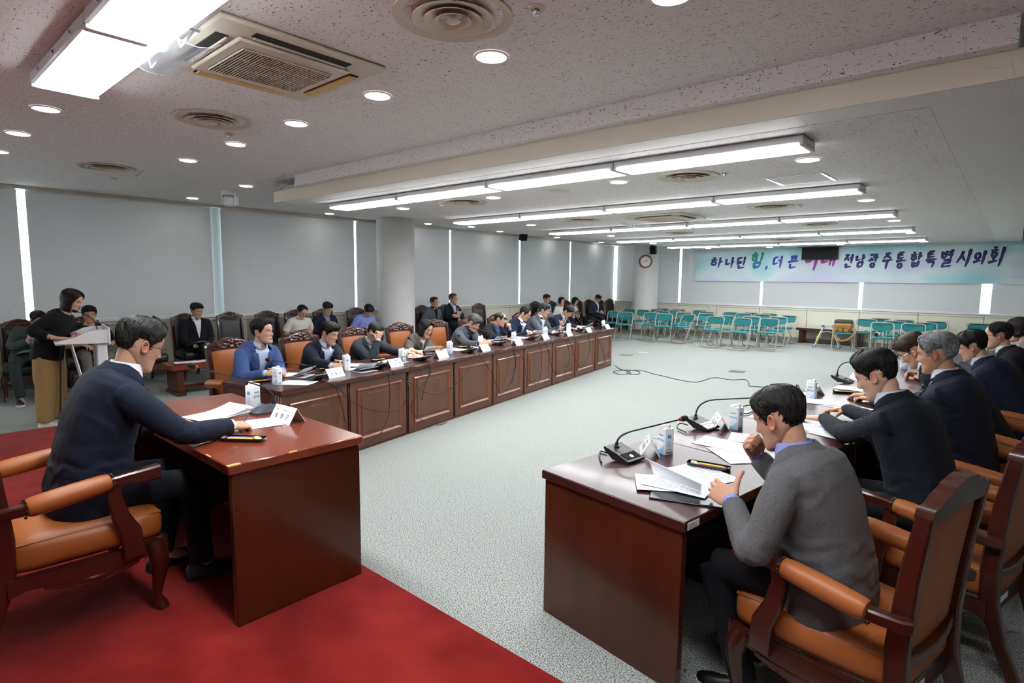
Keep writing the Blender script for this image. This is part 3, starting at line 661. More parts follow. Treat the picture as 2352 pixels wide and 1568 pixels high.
# ------------------------------------------------------------------ teal folding chairs
def make_folding():
    t = thing('folding_chair', '', 'chair', (0, 0, 0), 0, 'teal folding chairs')
    r = .0125; w_ = .225
    def rc(pts, rad, n=4):                                 # round polyline corners
        out = [Vector(pts[0])]
        for i in range(1, len(pts) - 1):
            p = Vector(pts[i]); a = (Vector(pts[i - 1]) - p).normalized(); c = (Vector(pts[i + 1]) - p).normalized()
            for k in range(n + 1):
                s = k / n; out.append((p + a * rad) * (1 - s) ** 2 + p * 2 * s * (1 - s) + (p + c * rad) * s * s)
        out.append(Vector(pts[-1])); return out
    # front frame: closed loop from the top of the back down to the front foot bar
    fp_ = [(0, -.235, .775), (-w_, -.235, .775), (-w_, .20, .012), (w_, .20, .012), (w_, -.235, .775), (0, -.235, .775)]
    b = MB(); b.tube(rc(fp_, .07), r, 8); b.build('front_frame', M_TUBE, t)
    rp = [(-w_ + .035, .10, .405), (-w_ + .035, -.22, .012), (w_ - .035, -.22, .012), (w_ - .035, .10, .405)]
    b = MB(); b.tube(rc(rp, .06), r, 8); b.build('rear_frame', M_TUBE, t)
    for sx in (-1, 1): b = MB(); b.tube([(sx * (w_ - .012), -.18, .425), (sx * (w_ - .012), .19, .415)], .011, 6); b.build('seat_rail', M_TUBE, t)
    for sx in (-1, 1):
        b = MB(); b.tube([(sx * .09, -.16, .44), (sx * .088, -.21, .60)], .009, 6); b.build('back_stay', M_TUBE, t)
    b = MB(); b.rbox(-.20, .20, -.18, .21, .425, .462, .018, 6, puff=.006); b.build('seat', M_TEAL, t)
    b = MB(); n = 28; rings = []
    for k, (sc_, y) in enumerate(((.0, .016), (.6, .018), (.93, .014), (1, .0), (.93, -.012), (.6, -.016), (0, -.016))):
        ring = []
        for i in range(n):
            a = 2 * math.pi * i / n; c, s = math.cos(a), math.sin(a); e = .74
            u = math.copysign(abs(c) ** e, c) * .205 * max(sc_, .001); v = math.copysign(abs(s) ** e, s) * .102 * max(sc_, .001)
            ring.append(Vector((u, -.222 + y - .03 * (1 - (u / .205) ** 2) - (v) * .55 * 0 - .0 + (-.46) * v * .6, .682 + v)))
        rings.append(ring)
    b.loft(rings); b.build('backrest', M_TEAL, t)
    return t
fc = make_folding(); fu = [0]
FPX_ = [(1414, 722), (1448, 724), (1486, 725), (1526, 728), (1583, 730), (1644, 735), (1707, 739), (1765, 740),
        (1444, 716), (1477, 718), (1522, 721), (1570, 724), (1623, 728), (1667, 733), (1730, 735), (1784, 736),
        (1469, 713), (1508, 717), (1550, 720), (1594, 722), (1643, 723), (1676, 724), (1707, 726), (1750, 729), (1812, 732),
        (1534, 714), (1569, 716), (1620, 718), (1723, 722), (1782, 725),
        (1967, 741), (2027, 750), (2098, 753), (2001, 739), (2055, 746), (2030, 735), (2076, 738), (2125, 750), (2151, 747), (2248, 752)]
PLACED = []
for k, (px_, py_) in enumerate(FPX_):
    q = at(px_, py_, .685); q.y = min(q.y, YW - .4)
    PLACED.append(q)
for it in range(40):                                      # nobody's legs through a neighbour: ease crowded chairs apart in depth
    for i in range(len(PLACED)):
        for j in range(i):
            a_, c_ = PLACED[i], PLACED[j]; dx, dy = a_.x - c_.x, a_.y - c_.y
            if abs(dx) < .52 and abs(dy) < .56:
                s_ = .02 if dy > 0 else -.02; a_.y += s_; c_.y -= s_; h_ = .012 if dx > 0 else -.012; a_.x += h_; c_.x -= h_
    for q in PLACED:
        q.y = min(q.y, YW - .45 if not -4.9 < q.x < -2.8 else 17.0)
FROT = []
for k, q in enumerate(PLACED):
    fr_row = k < 8
    rz = R_(180 + random.uniform(-4, 4)) + R_(8 if k not in (4, 24) else -16)
    if k < 4: rz += R_(10)
    FROT.append(rz)
FLB = ['in the front row of the large block', 'in the second row of the large block', 'in the third row of the large block', 'in the last row of the large block']
FSP = {0: 'at the desk end of the front row', 4: 'squarely facing the hall in the front row', 5: 'pushed forward in the front row', 7: 'at the step-ladder end of the front row', 24: 'standing alone beside the low table', 30: 'carrying the camera bag', 31: 'carrying the white camera lens', 32: 'behind the brown-haired man', 33: 'behind the one with the camera bag', 39: 'behind the older man with glasses'}
FOLD = []
for k, q in enumerate(PLACED):
    f = Vector((-math.sin(FROT[k]), math.cos(FROT[k]), 0)); base = q + f * .222; base.z = 0
    row = 0 if k < 8 else 1 if k < 16 else 2 if k < 25 else 3
    lb = FSP.get(k) or (FLB[row] if k < 30 else 'in the small block past the camera bag')
    FOLD.append(place(fc, fu, base, FROT[k], 'teal folding chair ' + lb, 'teal folding chairs, large block' if k < 30 else 'teal folding chairs, small block'))

# ================================================================== things on the desks
ZD = .75
def print_mat(name, base, lines):
    m = mat(name, base, .8); nt = m.node_tree; b = nt.nodes['Principled BSDF']; tc = nt.nodes.new('ShaderNodeTexCoord'); sp = nt.nodes.new('ShaderNodeSeparateXYZ')
    nt.links.new(tc.outputs['Object'], sp.inputs[0])
    def mth(op, a, c=None):
        n_ = nt.nodes.new('ShaderNodeMath'); n_.operation = op
        for i, v in enumerate((a, c)):
            if v is None: continue
            if isinstance(v, (int, float)): n_.inputs[i].default_value = v
            else: nt.links.new(v, n_.inputs[i])
        return n_.outputs[0]
    y = mth('MULTIPLY', sp.outputs[1], 1 / lines); fr = mth('FRACT', y); row = mth('FLOOR', y); ln = mth('LESS_THAN', fr, .42)
    cb = nt.nodes.new('ShaderNodeCombineXYZ'); nt.links.new(mth('MULTIPLY', sp.outputs[0], 170), cb.inputs[0]); nt.links.new(mth('MULTIPLY', row, 7.3), cb.inputs[1])
    nz = nt.nodes.new('ShaderNodeTexNoise'); nz.inputs['Scale'].default_value = 1; nz.inputs['Detail'].default_value = 0; nt.links.new(cb.outputs[0], nz.inputs[0])
    wd_ = mth('GREATER_THAN', nz.outputs[0], .44)
    inx = mth('LESS_THAN', mth('ABSOLUTE', sp.outputs[0]), .082); iny = mth('LESS_THAN', mth('ABSOLUTE', sp.outputs[1]), .118)
    f = mth('MULTIPLY', mth('MULTIPLY', ln, wd_), mth('MULTIPLY', inx, iny))
    mx = nt.nodes.new('ShaderNodeMix'); mx.data_type = 'RGBA'; mx.inputs[6].default_value = lin(base); mx.inputs[7].default_value = lin('#a3a7b1')
    nt.links.new(f, mx.inputs[0]); nt.links.new(mx.outputs[2], b.inputs['Base Color']); return m
M_PRINT = print_mat('printed_paper', '#eceef2', .0105); M_PRINT2 = print_mat('printed_paper_wide', '#eef0f3', .017)

def paper(loc, rz, label, w=.21, h=.297, curl=0.0, lift=0.0, m=None, group='loose papers on the desks', name='paper_sheet', fold=None):
    b = MB()
    def fn(u, v):
        x, y = (u - .5) * w, (v - .5) * h; z = curl * (max(0, u - .55) ** 2) * 1.2 + lift * v * v + .0016 * math.sin(u * 5 + v * 3)+.0018
        if fold: z += fold * max(0, math.sin(u * math.pi)) * .5
        return Vector((x, y, z))
    b.sheet(fn, 10, 8, .0012)
    o = b.build(name, m or M_PRINT, None, 60); o.location = loc; o.rotation_euler = (0, 0, rz); return tag(o, label, 'paper', group)

def booklet(loc, rz, label, n=3, curl=.05):
    root = thing('document_stack', label, 'document', loc, rz, 'stapled documents on the desks')
    for k in range(n):
        b = MB(); a = random.uniform(-.12, .12); dx, dy = random.uniform(-.012, .012), random.uniform(-.012, .012); c = curl * k / max(1, n - 1)
        def fn(u, v):
            x, y = (u - .5) * .21, (v - .5) * .297; x, y = x * math.cos(a) - y * math.sin(a) + dx, x * math.sin(a) + y * math.cos(a) + dy
            return Vector((x, y, .002 + .003 * k + c * max(0, v - .35) ** 2 * 1.6 + .001 * math.sin(6 * u + k)))
        b.sheet(fn, 8, 10, .0014); b.build('page', M_PRINT2 if k % 2 else M_PRINT, root, 60)
    return root

def make_carton():
    t = thing('water_carton', '', 'carton', (0, 0, 0), 0, 'white water cartons'); w_ = .033
    b = MB(); H_ = .142
    rings = []
    for z, s_ in ((0, .95), (.006, 1), (H_ - .002, 1), (H_, .99)):
        c = .008
        rings.append([Vector((x * s_, y * s_, z)) for x, y in ((w_ - c, -w_), (w_, -w_ + c), (w_, w_ - c), (w_ - c, w_), (-w_ + c, w_), (-w_, w_ - c), (-w_, -w_ + c), (-w_ + c, -w_))])
    rings.append([Vector((v.x * .96, v.y, H_ + (.012 if v.y > 0 else .002))) for v in rings[-1]]); b.loft(rings); b.build('box', M_CARD, t)
    b = MB(); b.box(-.031, .031, -.004, .004, H_ + .004, H_ + .015, .002); b.build('top_seam', M_CARD, t)
    b = MB(); b.lathe([(.0125, H_), (.0125, H_ + .022), (.011, H_ + .025), (0, H_ + .025)], 18, M=Mx((0, -.015, 0))); b.build('cap', M_WPLAST, t)
    blue = mat('carton_blue', '#3f9bd8', .5, var='#4aa6e0', scale=30); blue2 = mat('carton_pale_blue', '#9fcdf0', .5, var='#6fb2e6', scale=12)
    for k in range(4):
        Mr = Matrix.Rotation(k * math.pi / 2, 4, 'Z'); b = MB()
        if k % 2 == 0:
            b.box(-.012, .012, -.0338, -.0328, .092, .112, .0003, M=Mr); b.box(-.01, .014, -.0338, -.0328, .028, .032, .0003, M=Mr)
            for q in range(6): b.box(-.012, .012 - .003 * (q % 3), -.0337, -.0328, .046 + q * .006, .0475 + q * .006, .0003, M=Mr)
            b.build('blue_print', blue, t)
            bb = MB()
            for q in range(9): bb.box(-.018 + q * .004, -.018 + q * .004 + .002, -.0338, -.0328, .006, .018, .0003, M=Mr)
            bb.build('barcode', M_INK, t)
        else:
            b.add([Mr @ Vector(v) for v in ((-.028, -.0337, .006), (.028, -.0337, .006), (.028, -.0337, .05), (-.005, -.0337, .022), (-.028, -.0337, .012))], [(0, 1, 2, 3, 4)]); b.build('blue_wave', blue2, t)
            o = link('lettering', text_mesh('물주세요', .016, blue, extrude=.0003), t); o.matrix_local = Mr @ Matrix.Translation((0, -.0338, .078)) @ Matrix.Rotation(math.pi / 2, 4, 'X')
            o = link('small_print', text_mesh('WATER', .011, M_INK, extrude=.0003), t); o.matrix_local = Mr @ Matrix.Translation((0, -.0338, .105)) @ Matrix.Rotation(math.pi / 2, 4, 'X')
    return t
wc = make_carton(); wcu = [0]

def make_mic_base():
    t = thing('conference_microphone', '', 'microphone', (0, 0, 0), 0, 'conference microphones')
    # local -y is the speaker's side; the body is a wedge that rises away from the speaker
    b = MB(); pr = [(-.085, .010), (-.080, .004), (.02, .004), (.075, .040), (.085, .058), (.078, .064), (-.01, .040), (-.083, .016)]
    b.prism(pr, lambda u, v, q: (q, u, v), -.068, .068); b.build('body', M_BLACKP, t)
    b = MB(); b.add([(-.06, -.078, .0175), (.06, -.078, .0175), (.06, -.018, .0385), (-.06, -.018, .0385)], [(0, 1, 2, 3)]); b.add([(-.06, -.078, .016), (.06, -.078, .016), (.06, -.018, .037), (-.06, -.018, .037)], [(3, 2, 1, 0)]); b.build('button_panel', M_GLOSSB, t)
    b = MB(); b.lathe([(.017, 0), (.017, .006), (.010, .010), (.008, .026), (0, .026)], 16, M=Mx((0, .05, .055))); b.build('collar', M_BLACKP, t)
    b = MB(); b.lathe([(.012, .0), (.012, .0015), (0, .0015)], 18, M=Mx((0, -.05, .0285), rx=.33)); b.build('button', M_STEEL, t)
    return t
mcu = [0]; mc = make_mic_base()
def gooseneck(root, tip, rot):                        # tip in root's local frame
    T = Vector(tip); A = Vector((0, .05, .07)); up = Vector((0, 0, 1)); ln = (T - A).length
    B = A + up * .13 * ln; E_ = B.lerp(T, .26); pts = [(A * (1 - t) ** 2 + B * 2 * t * (1 - t) + E_ * t * t) for t in [i / 10 for i in range(11)]] + [E_.lerp(T, q / 4) for q in (1, 2, 3, 4)]
    b = MB(); b.tube(pts, [.0055] * 8 + [.0045] * 7, 8); g = b.build('gooseneck', M_CABLE, root)
    d = (pts[-1] - pts[-3]).normalized(); q = T
    b = MB(); b.tube([q - d * .004, q + d * .006], .0105, 12); b.build('red_ring', mat('red_ring', '#b3261e', .4), g)
    b = MB(); b.tube([q + d * s for s in (.004, .010, .022, .036, .046, .050)], [.008, .0135, .016, .0155, .010, .003], 14); b.build('foam_head', M_FOAM, g)
def mic(basep, rz, tip, label):
    o = place(mc, mcu, basep, rz, label); 
    loc = Matrix.Rotation(-rz, 4, 'Z') @ (Vector(tip) - Vector(basep)); gooseneck(o, loc, rz); return o
# the prototype gets its neck last, so that copies start without one
MICS = []
LB_ = [(725, 868, 622, 827, .30), (868, 842, 843, 767, .16), (969, 824, 943, 779, .20), (1077, 806, 1057, 773, .18), (1147, 789, 1079, 751, .30), (1221, 777, 1164, 733, .28), (1279, 767, 1247, 732, .24), (1333, 758, 1324, 728, .15), (1376, 752, 1332, 717, .30)]
for k, (bx_, by_, hx, hy, d) in enumerate(LB_):
    B = at(bx_, by_, ZD + .02); B.z = ZD; rel = B - LA; off = rel.dot(LN)
    tip = on_line(hx, hy, Lp(0, off + d), Lp(1, off + d)); MICS.append((B, LROT, tip, 'black gooseneck microphone on the desk before the ' + WHO_L[k]))
RM = [(1433, 1045, 1562, 963, .12), (1613, 975, 1760, 912, .05), (1842, 905, 1862, 952, .19), (1935, 872, 2040, 838, .10), (2075, 822, 2150, 800, .10)]
for k, (bx_, by_, hx, hy, d) in enumerate(RM):
    B = at(bx_, by_, ZD + .02); B.z = ZD; off = (B - RA).dot(RN)
    tip = on_line(hx, hy, Rp(0, off + d), Rp(1, off + d)); 
    MICS.append((B, RROT + math.pi * 0, tip, 'black gooseneck microphone on the desk of the ' + WHO_R[k]))
for B, rz, tip, lb in MICS[1:] + MICS[:1]:
    pass
protos = mc
for i, (B, rz, tip, lb) in enumerate(MICS):
    o = copy_tree(mc); o.location = B; o.rotation_euler = (0, 0, rz); o['label'] = lb
    gooseneck(o, Matrix.Rotation(-rz, 4, 'Z') @ (tip - B), rz)
# the chairman's microphone is an older, rounder type: the prototype is reshaped for it
for ch_ in list(mc.children): bpy.data.objects.remove(ch_)
B = at(612, 942, .89 + .01); B.z = .89
mc.location = B; mc.rotation_euler = (0, 0, R_(8)); mc['label'] = 'grey gooseneck microphone on the desk of the chairman'; mc['group'] = 'conference microphones'
b = MB(); rings = []
for z, s_ in ((0, 1), (.012, 1.0), (.03, .72), (.042, .45), (.046, .0)):
    rings.append([Vector((.058 * s_ * math.copysign(abs(math.cos(a)) ** .6, math.cos(a)), .095 * s_ * math.copysign(abs(math.sin(a)) ** .6, math.sin(a)) + .03 * (1 - s_), z)) for a in [2 * math.pi * i / 24 for i in range(24)]])
b.loft(rings); b.build('body', mat('grey_mic_base', '#3b4046', .45), mc)
b = MB(); b.lathe([(.014, .03), (.014, .06), (.009, .075), (0, .075)], 14, M=Mx((0, .05, 0))); b.build('collar', M_BLACKP, mc)
tip = on_line(452, 843, (-3.30, 0), (-3.30, 1)) if 0 else None
tp_ = CAM + ray(452, 843) * ((B.y - .33) / ray(452, 843).y); gooseneck(mc, Matrix.Rotation(-R_(8), 4, 'Z') @ (tp_ - B), 0)

# ------------------------------------------------------------------ tent name plates
GOLD = mat('gold_emblem', '#c9992e', .4, metal=.3)
def plate(loc, rz, name, head, label, size=.2, both=False, ink=M_INK):
    t = thing('name_plate', label, 'name plate', loc, rz, 'tent name plates'); L, H_, D = size / 2, .085, .052
    b = MB(); th = .0025
    for s_ in (1, -1): b.add([(-L, s_ * D, 0), (L, s_ * D, 0), (L, 0, H_), (-L, 0, H_), (-L, s_ * (D - th * 1.3), 0), (L, s_ * (D - th * 1.3), 0), (L, 0, H_ - th * 2), (-L, 0, H_ - th * 2)], [(0, 1, 2, 3), (4, 7, 6, 5), (0, 4, 5, 1), (1, 5, 6, 2), (0, 3, 7, 4), (3, 2, 6, 7)])
    b.build('card', M_CARD, t)
    if name:
        sl = math.atan2(H_, D)
        for s_ in ((1, -1) if both else (1,)):
            # text plane on the +y face, reading from outside
            M0 = Matrix.Rotation(math.pi if s_ > 0 else 0, 4, 'Z') @ Matrix.Translation((0, -D / 2 - .0006, H_ / 2 + .0004)) @ Matrix.Rotation(sl, 4, 'X')
            o = link('name_lettering', text_mesh('  '.join(name), .034, ink, extrude=.0003), t); o['kind'] = 'stuff'; o.matrix_local = M0 @ Matrix.Translation((0, -.014, .0005))
            if head: o = link('title_lettering', text_mesh(head, .0125, ink, extrude=.0003), t); o.matrix_local = M0 @ Matrix.Translation((.01, .022, .0005))
            e = MB(); e.lathe([(.007, 0), (.007, .0008), (0, .0008)], 16, M=M0 @ Matrix.Translation((-L * .62, .022, .0003))); e.build('emblem', GOLD, t)
    return t
PL = [(776, 866, '김문수', '부  의  장'), (914, 842, '이영훈', '운영위원장'), (1021, 822, '', ''), (1119, 806, '이귀순', '의회운영위원장'), (1195, 792, '박원종', '안전건설소방위원장'), (1257, 779, '강정일', '보건복지위원장'), (1311, 771, '홍기월', '교육문화위원장'), (1357, 763, '', ''), (1399, 755, '정연순', '경제관광위원장')]
for k, (px_, py_, nm, hd) in enumerate(PL):
    p = at(px_, py_, ZD); off = (p - LA).dot(LN); s = (p - LA).dot(LD); p = Lp(s, max(off, .03) + .055, ZD)
    plate(p, LROT, nm, hd, 'white tent name plate before the ' + WHO_L[k])
a_, c_ = at(634, 926, .975), at(684, 938, .975); rzp = math.atan2(c_.y - a_.y, c_.x - a_.x)
mid = (a_ + c_) / 2; mid.z = .89
plate(mid, rzp + math.pi, '송형곤', '의    장', 'white tent name plate of the chairman on the dais desk', .2, True)
for k, (px_, py_) in enumerate(((1492, 1030), (1652, 973), (1872, 897), (1972, 866))):
    p = at(px_, py_, ZD + .02); p.z = ZD
    plate(p, RROT + R_(38), ('정 철', '조옥현', '김태균', '이광일')[k].replace(' ', ''), '위  원', 'white tent name plate on the desk of the ' + WHO_R[k], .19, True)

# ------------------------------------------------------------------ cartons
for k, (px_, py_) in enumerate(((637, 882), (796, 849), (924, 832), (1033, 812), (1104, 797), (1180, 786), (1252, 772), (1306, 762), (1386, 754))):
    p = at(px_, py_, ZD); s = (p - LA).dot(LD); off = (p - LA).dot(LN); p = Lp(s, max(off, .16), ZD)
    place(wc, wcu, p, LROT + R_(random.uniform(-25, 25)) + R_(180), 'white and blue water carton before the ' + WHO_L[k])
p = at(582, 938, .89); place(wc, wcu, (p.x, p.y, .89), R_(20), 'white and blue water carton on the desk of the chairman')
for k, (px_, py_) in enumerate(((1528, 1040), (1690, 984), (1863, 917), (2075, 846))):
    p = at(px_, py_, ZD); place(wc, wcu, (p.x, p.y, ZD), RROT + R_(-20 + 12 * k), 'white and blue water carton before the ' + WHO_R[k if k < 3 else 3])

# ------------------------------------------------------------------ pen trays
PENC = [mat('pen_yellow', '#e6e21c', .4), mat('pen_red', '#c4222a', .4), mat('pen_blue', '#3d3fae', .4), mat('pencil_black', '#1d1d1f', .4), mat('eraser_white', '#e9e6e0', .6)]
def make_tray():
    t = thing('pen_tray', '', 'pen tray', (0, 0, 0), 0, 'black pen trays'); L, W_ = .108, .034
    b = MB()
    def ring(s_, z): return [Vector((L * s_[0] * math.copysign(abs(math.cos(a)) ** .3, math.cos(a)), W_ * s_[1] * math.copysign(abs(math.sin(a)) ** .3, math.sin(a)), z)) for a in [2 * math.pi * (i + .5) / 28 for i in range(28)]]
    b.loft([ring((.94, .85), .0), ring((.97, .93), .004), ring((1, 1), .019), ring((.985, .95), .019), ring((.95, .87), .007), ring((.93, .8), .005)]); b.build('tray', M_GLOSSB, t)
    for k, (y, m_, x0, x1, r) in enumerate(((.018, 2, -.085, .06, .0042), (.006, 1, -.09, .055, .004), (-.007, 0, -.08, .05, .006), (-.020, 3, -.085, .07, .0036))):
        b = MB(); b.tube([(x0, y, .012), (x0 + .012, y, .012), (x1 - .01, y, .012), (x1, y, .012)], [r * .3, r, r, r * .8], 8); b.build('pen', PENC[m_], t)
    b = MB(); b.box(.062, .092, -.018, .002, .008, .02, .003); b.build('eraser', PENC[4], t)
    b = MB(); b.box(.045, .07, .004, .024, .008, .02, .003); b.build('sharpener', PENC[0], t)
    return t
tr_ = make_tray(); tru = [0]
p = at(560, 1012, .89); place(tr_, tru, (p.x, p.y, .89), R_(38), 'open black pen tray on the desk of the chairman')
def face_rot(a, c): return math.atan2(c.y - a.y, c.x - a.x)
p, q = at(1582, 1066, ZD), at(1675, 1082, ZD); place(tr_, tru, ((p.x + q.x) / 2, (p.y + q.y) / 2, ZD), face_rot(p, q) + math.pi, 'open black pen tray on the desk of the ' + WHO_R[0])
p, q = at(1900, 900, ZD), at(1990, 906, ZD); place(tr_, tru, ((p.x + q.x) / 2, (p.y + q.y) / 2, ZD), face_rot(p, q) + math.pi, 'open black pen tray between the young man in navy and the silver-haired man')
for k, (px_, py_) in enumerate(((595, 878), (752, 848), (872, 828), (None, 0), (1066, 798), (1150, 782), (None, 0), (1270, 767), (1315, 757))):
    if px_ is None: continue
    p = at(px_, py_, ZD); place(tr_, tru, (p.x, p.y, ZD), LROT + R_(random.uniform(-12, 12)), 'open black pen tray before the ' + WHO_L[k])

# ================================================================== people
def remesh(b, voxel, it=6, name='shape'):
    me = bpy.data.meshes.new(name); me.from_pydata([tuple(v) for v in b.v], [], b.f)
    bm = bmesh.new(); bm.from_mesh(me); bmesh.ops.recalc_face_normals(bm, faces=bm.faces); bm.to_mesh(me); bm.free()
    o = bpy.data.objects.new('remesh_tmp', me); m = o.modifiers.new('r', 'REMESH'); m.mode = 'VOXEL'; m.voxel_size = voxel
    if it: m2 = o.modifiers.new('s', 'SMOOTH'); m2.factor = .5; m2.iterations = it
    r = bake(o); bpy.data.meshes.remove(me); return r
def mesh_np(me):
    n = len(me.vertices); v = np.empty(n * 3); me.vertices.foreach_get('co', v); return v.reshape(-1, 3), [tuple(p.vertices) for p in me.polygons]

# ---- head surface: rings of half width w, front f, back k over height z (origin between the ears)
HZ = [-.122, -.116, -.105, -.085, -.062, -.035, 0, .03, .055, .078, .096, .107, .112]
HW = [.016, .034, .046, .055, .0615, .0675, .0715, .0745, .075, .068, .052, .033, .004]
HF = [.072, .082, .087, .087, .086, .086, .086, .090, .087, .074, .053, .028, -.004]
HB = [.040, .022, .002, -.025, -.052, -.078, -.094, -.101, -.100, -.090, -.070, -.044, -.012]
_zz = np.linspace(-.122, .112, 240); _kr = np.exp(-np.linspace(-2, 2, 21) ** 2); _kr /= _kr.sum()
def _sm(t):
    a = np.interp(_zz, HZ, t); p = np.pad(a, 10, mode='reflect', reflect_type='odd'); return np.convolve(p, _kr, 'valid')
_W, _F, _B = _sm(HW), _sm(HF), _sm(HB); _W = np.maximum(_W, .003)
def head_pt(th, z):
    w_ = np.interp(z, _zz, _W); f = np.interp(z, _zz, _F); k = np.interp(z, _zz, _B); s, c = np.sin(th), np.cos(th); e = .88
    return np.stack([w_ * np.sign(s) * np.abs(s) ** e, (f + k) / 2 + (f - k) / 2 * np.sign(c) * np.abs(c) ** e, z + 0 * th], -1)
def G(x, z, x0, z0, sx, sz): return np.exp(-((x - x0) / sx) ** 2 - ((z - z0) / sz) ** 2)
def head_grid(nt, nz):
    u = np.linspace(-1, 1, nt, endpoint=False); th = np.pi * (np.sign(u) * np.abs(u) ** 1.35)
    t = np.linspace(0, 1, nz); z = -.122 + .234 * (t + .055 * np.sin(2 * np.pi * t)); z[0] = -.122; z[-1] = .1119
    return np.meshgrid(th, z, indexing='ij')
HAIRLINE = {
 'short': [(0, .074), (22, .073), (42, .063), (58, .036), (70, .022), (78, -.012), (86, -.018), (91, .022), (102, .03), (113, .02), (121, -.018), (140, -.042), (180, -.050)],
 'fringe': [(0, .052), (20, .050), (40, .048), (58, .03), (70, .018), (78, -.012), (86, -.018), (91, .022), (102, .03), (113, .02), (121, -.018), (140, -.042), (180, -.050)],
 'high': [(0, .092), (18, .088), (34, .082), (52, .045), (66, .03), (76, -.008), (86, -.018), (91, .024), (102, .032), (113, .022), (121, -.018), (140, -.042), (180, -.050)],
 'bald': [(0, .13), (40, .13), (55, .05), (66, .03), (76, -.008), (86, -.018), (91, .024), (102, .032), (113, .022), (121, -.018), (140, -.042), (180, -.050)],
 'bob': [(0, .078), (14, .074), (30, .060), (48, .03), (60, -.01), (70, -.05), (85, -.075), (120, -.085), (180, -.088)]}
def hairline(style, th):
    a = np.array(HAIRLINE[style]); return np.interp(np.degrees(np.abs(th)), a[:, 0], a[:, 1])
def head_mesh(res, style, skin, hairc, brow, age=0):
    nt, nz = {0: (44, 40), 1: (72, 66), 2: (120, 116)}[res]
    th, z = head_grid(nt, nz); P = head_pt(th, z); x = P[..., 0]; fr = np.clip(np.cos(th) * 2.2, 0, 1); ax = np.abs(x)
    # features pushed along the facing direction
    nose = np.interp(z, [-.046, -.040, -.033, -.026, -.005, .016, .024], [0, .010, .023, .024, .013, .005, 0]) * np.exp(-(x / np.interp(z, [-.04, -.025, 0, .02], [.0115, .011, .0075, .008])) ** 2)
    d = nose + .007 * G(ax, z, .0135, -.031, .0055, .006) - .0095 * G(ax, z, .031, .004, .016, .0105) + .0062 * G(ax, z, .031, .002, .0105, .0068)
    d += .0045 * G(ax, z, .028, .021, .022, .007) + .005 * G(ax, z, .045, -.022, .016, .016) - .004 * G(ax, z, .047, -.062, .016, .02)
    d += .0055 * G(x, z, 0, -.0605, .019, .0042) + .0062 * G(x, z, 0, -.0715, .016, .0046) - .0042 * G(x, z, 0, -.0662, .024, .0022) - .002 * G(x, z, 0, -.083, .02, .005) + .006 * G(x, z, 0, -.103, .017, .011)
    d -= .0022 * G(ax, z, .026, -.05, .005, .012) * (1 + age)
    P[..., 1] += d * fr
    V = P.reshape(-1, 3)
    idx = np.arange(nt * nz).reshape(nt, nz); F = []
    for i in range(nt):
        a, c = idx[i], idx[(i + 1) % nt]
        F += [(int(a[j]), int(c[j]), int(c[j + 1]), int(a[j + 1])) for j in range(nz - 1)]
    F.append(tuple(int(q) for q in idx[::-1, 0])); F.append(tuple(int(q) for q in idx[:, -1]))
    # colours: lips, brows, lash line, hair-coloured scalp, slight blush, shade painted into creases and nostrils
    sk = np.array(lin(skin)[:3]); hc = np.array(lin(hairc)[:3]); col = np.tile(sk, (nt, nz, 1))
    def mixc(c, a): nonlocal col; a = np.clip(a * fr, 0, 1)[..., None]; col = col * (1 - a) + np.array(c) * a
    mixc(sk * np.array([.95, .62, .55]), .45 * G(ax, z, .045, -.03, .02, .018)); mixc(sk * np.array([.95, .66, .6]), .5 * G(x, z, 0, -.03, .012, .01))
    mixc(sk * np.array([.72, .40, .38]), .9 * np.exp(-((z + .0662) / .0085) ** 4 - (x / .023) ** 4)); mixc(sk * .16, .95 * np.exp(-((z + .0662) / .0018) ** 2 - (x / .021) ** 6))
    zb = .0225 + .004 * np.exp(-((ax - .036) / .014) ** 2); mixc(np.array(lin(brow)[:3]), .85 * np.exp(-((z - zb) / .0038) ** 4 - ((ax - .031) / .019) ** 6))
    ze = -.0015 - .002 * ((ax - .031) / .014) ** 2 * -1; mixc(np.array([.012, .01, .009]), .95 * np.exp(-((z - ze) / .0024) ** 4 - ((ax - .031) / .0145) ** 6))
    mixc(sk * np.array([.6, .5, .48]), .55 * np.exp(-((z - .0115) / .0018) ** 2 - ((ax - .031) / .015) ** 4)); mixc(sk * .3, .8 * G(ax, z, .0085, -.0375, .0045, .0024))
    mixc(sk * .55, .45 * age * np.exp(-((ax - .030 - (z + .03) * -.35) / .0025) ** 2) * ((z < -.028) & (z > -.068)))
    hl = hairline(style, th); a = np.clip((z - hl + .004) / .012, 0, 1)[..., None] * (.96 if style != 'bald' else .8); col = col * (1 - a) + hc * a
    V = list(map(tuple, V)); C_ = [tuple(c) for c in col.reshape(-1, 3)]
    # ears
    for sx in (-1, 1):
        o = len(V); n, m = 18, 6
        for j in range(m):
            r = [0, .45, .72, .9, 1.0, .92][j]; h = [.002, .001, .0035, .009, .005, -.004][j]
            for i in range(n):
                a = 2 * math.pi * i / n; ey = .017 * r * math.cos(a) * (1.0 - .12 * math.sin(a)) - .006; ez = .031 * r * math.sin(a) - .006 + .004 * math.cos(a) * 0
                V.append((sx * (.0735 + h + .30 * max(0, -(ey + .006)) + .003), ey - .12 * ez * -1 * 0 - .10 * ez, ez)); C_.append(tuple(sk * (np.array([.92, .66, .6]) if j < 3 else np.array([1, .9, .86]))))
        for j in range(m - 1):
            for i in range(n):
                i2 = (i + 1) % n; q = (o + j * n + i, o + j * n + i2, o + (j + 1) * n + i2, o + (j + 1) * n + i); F.append(q if sx > 0 else q[::-1])
    return V, F, C_
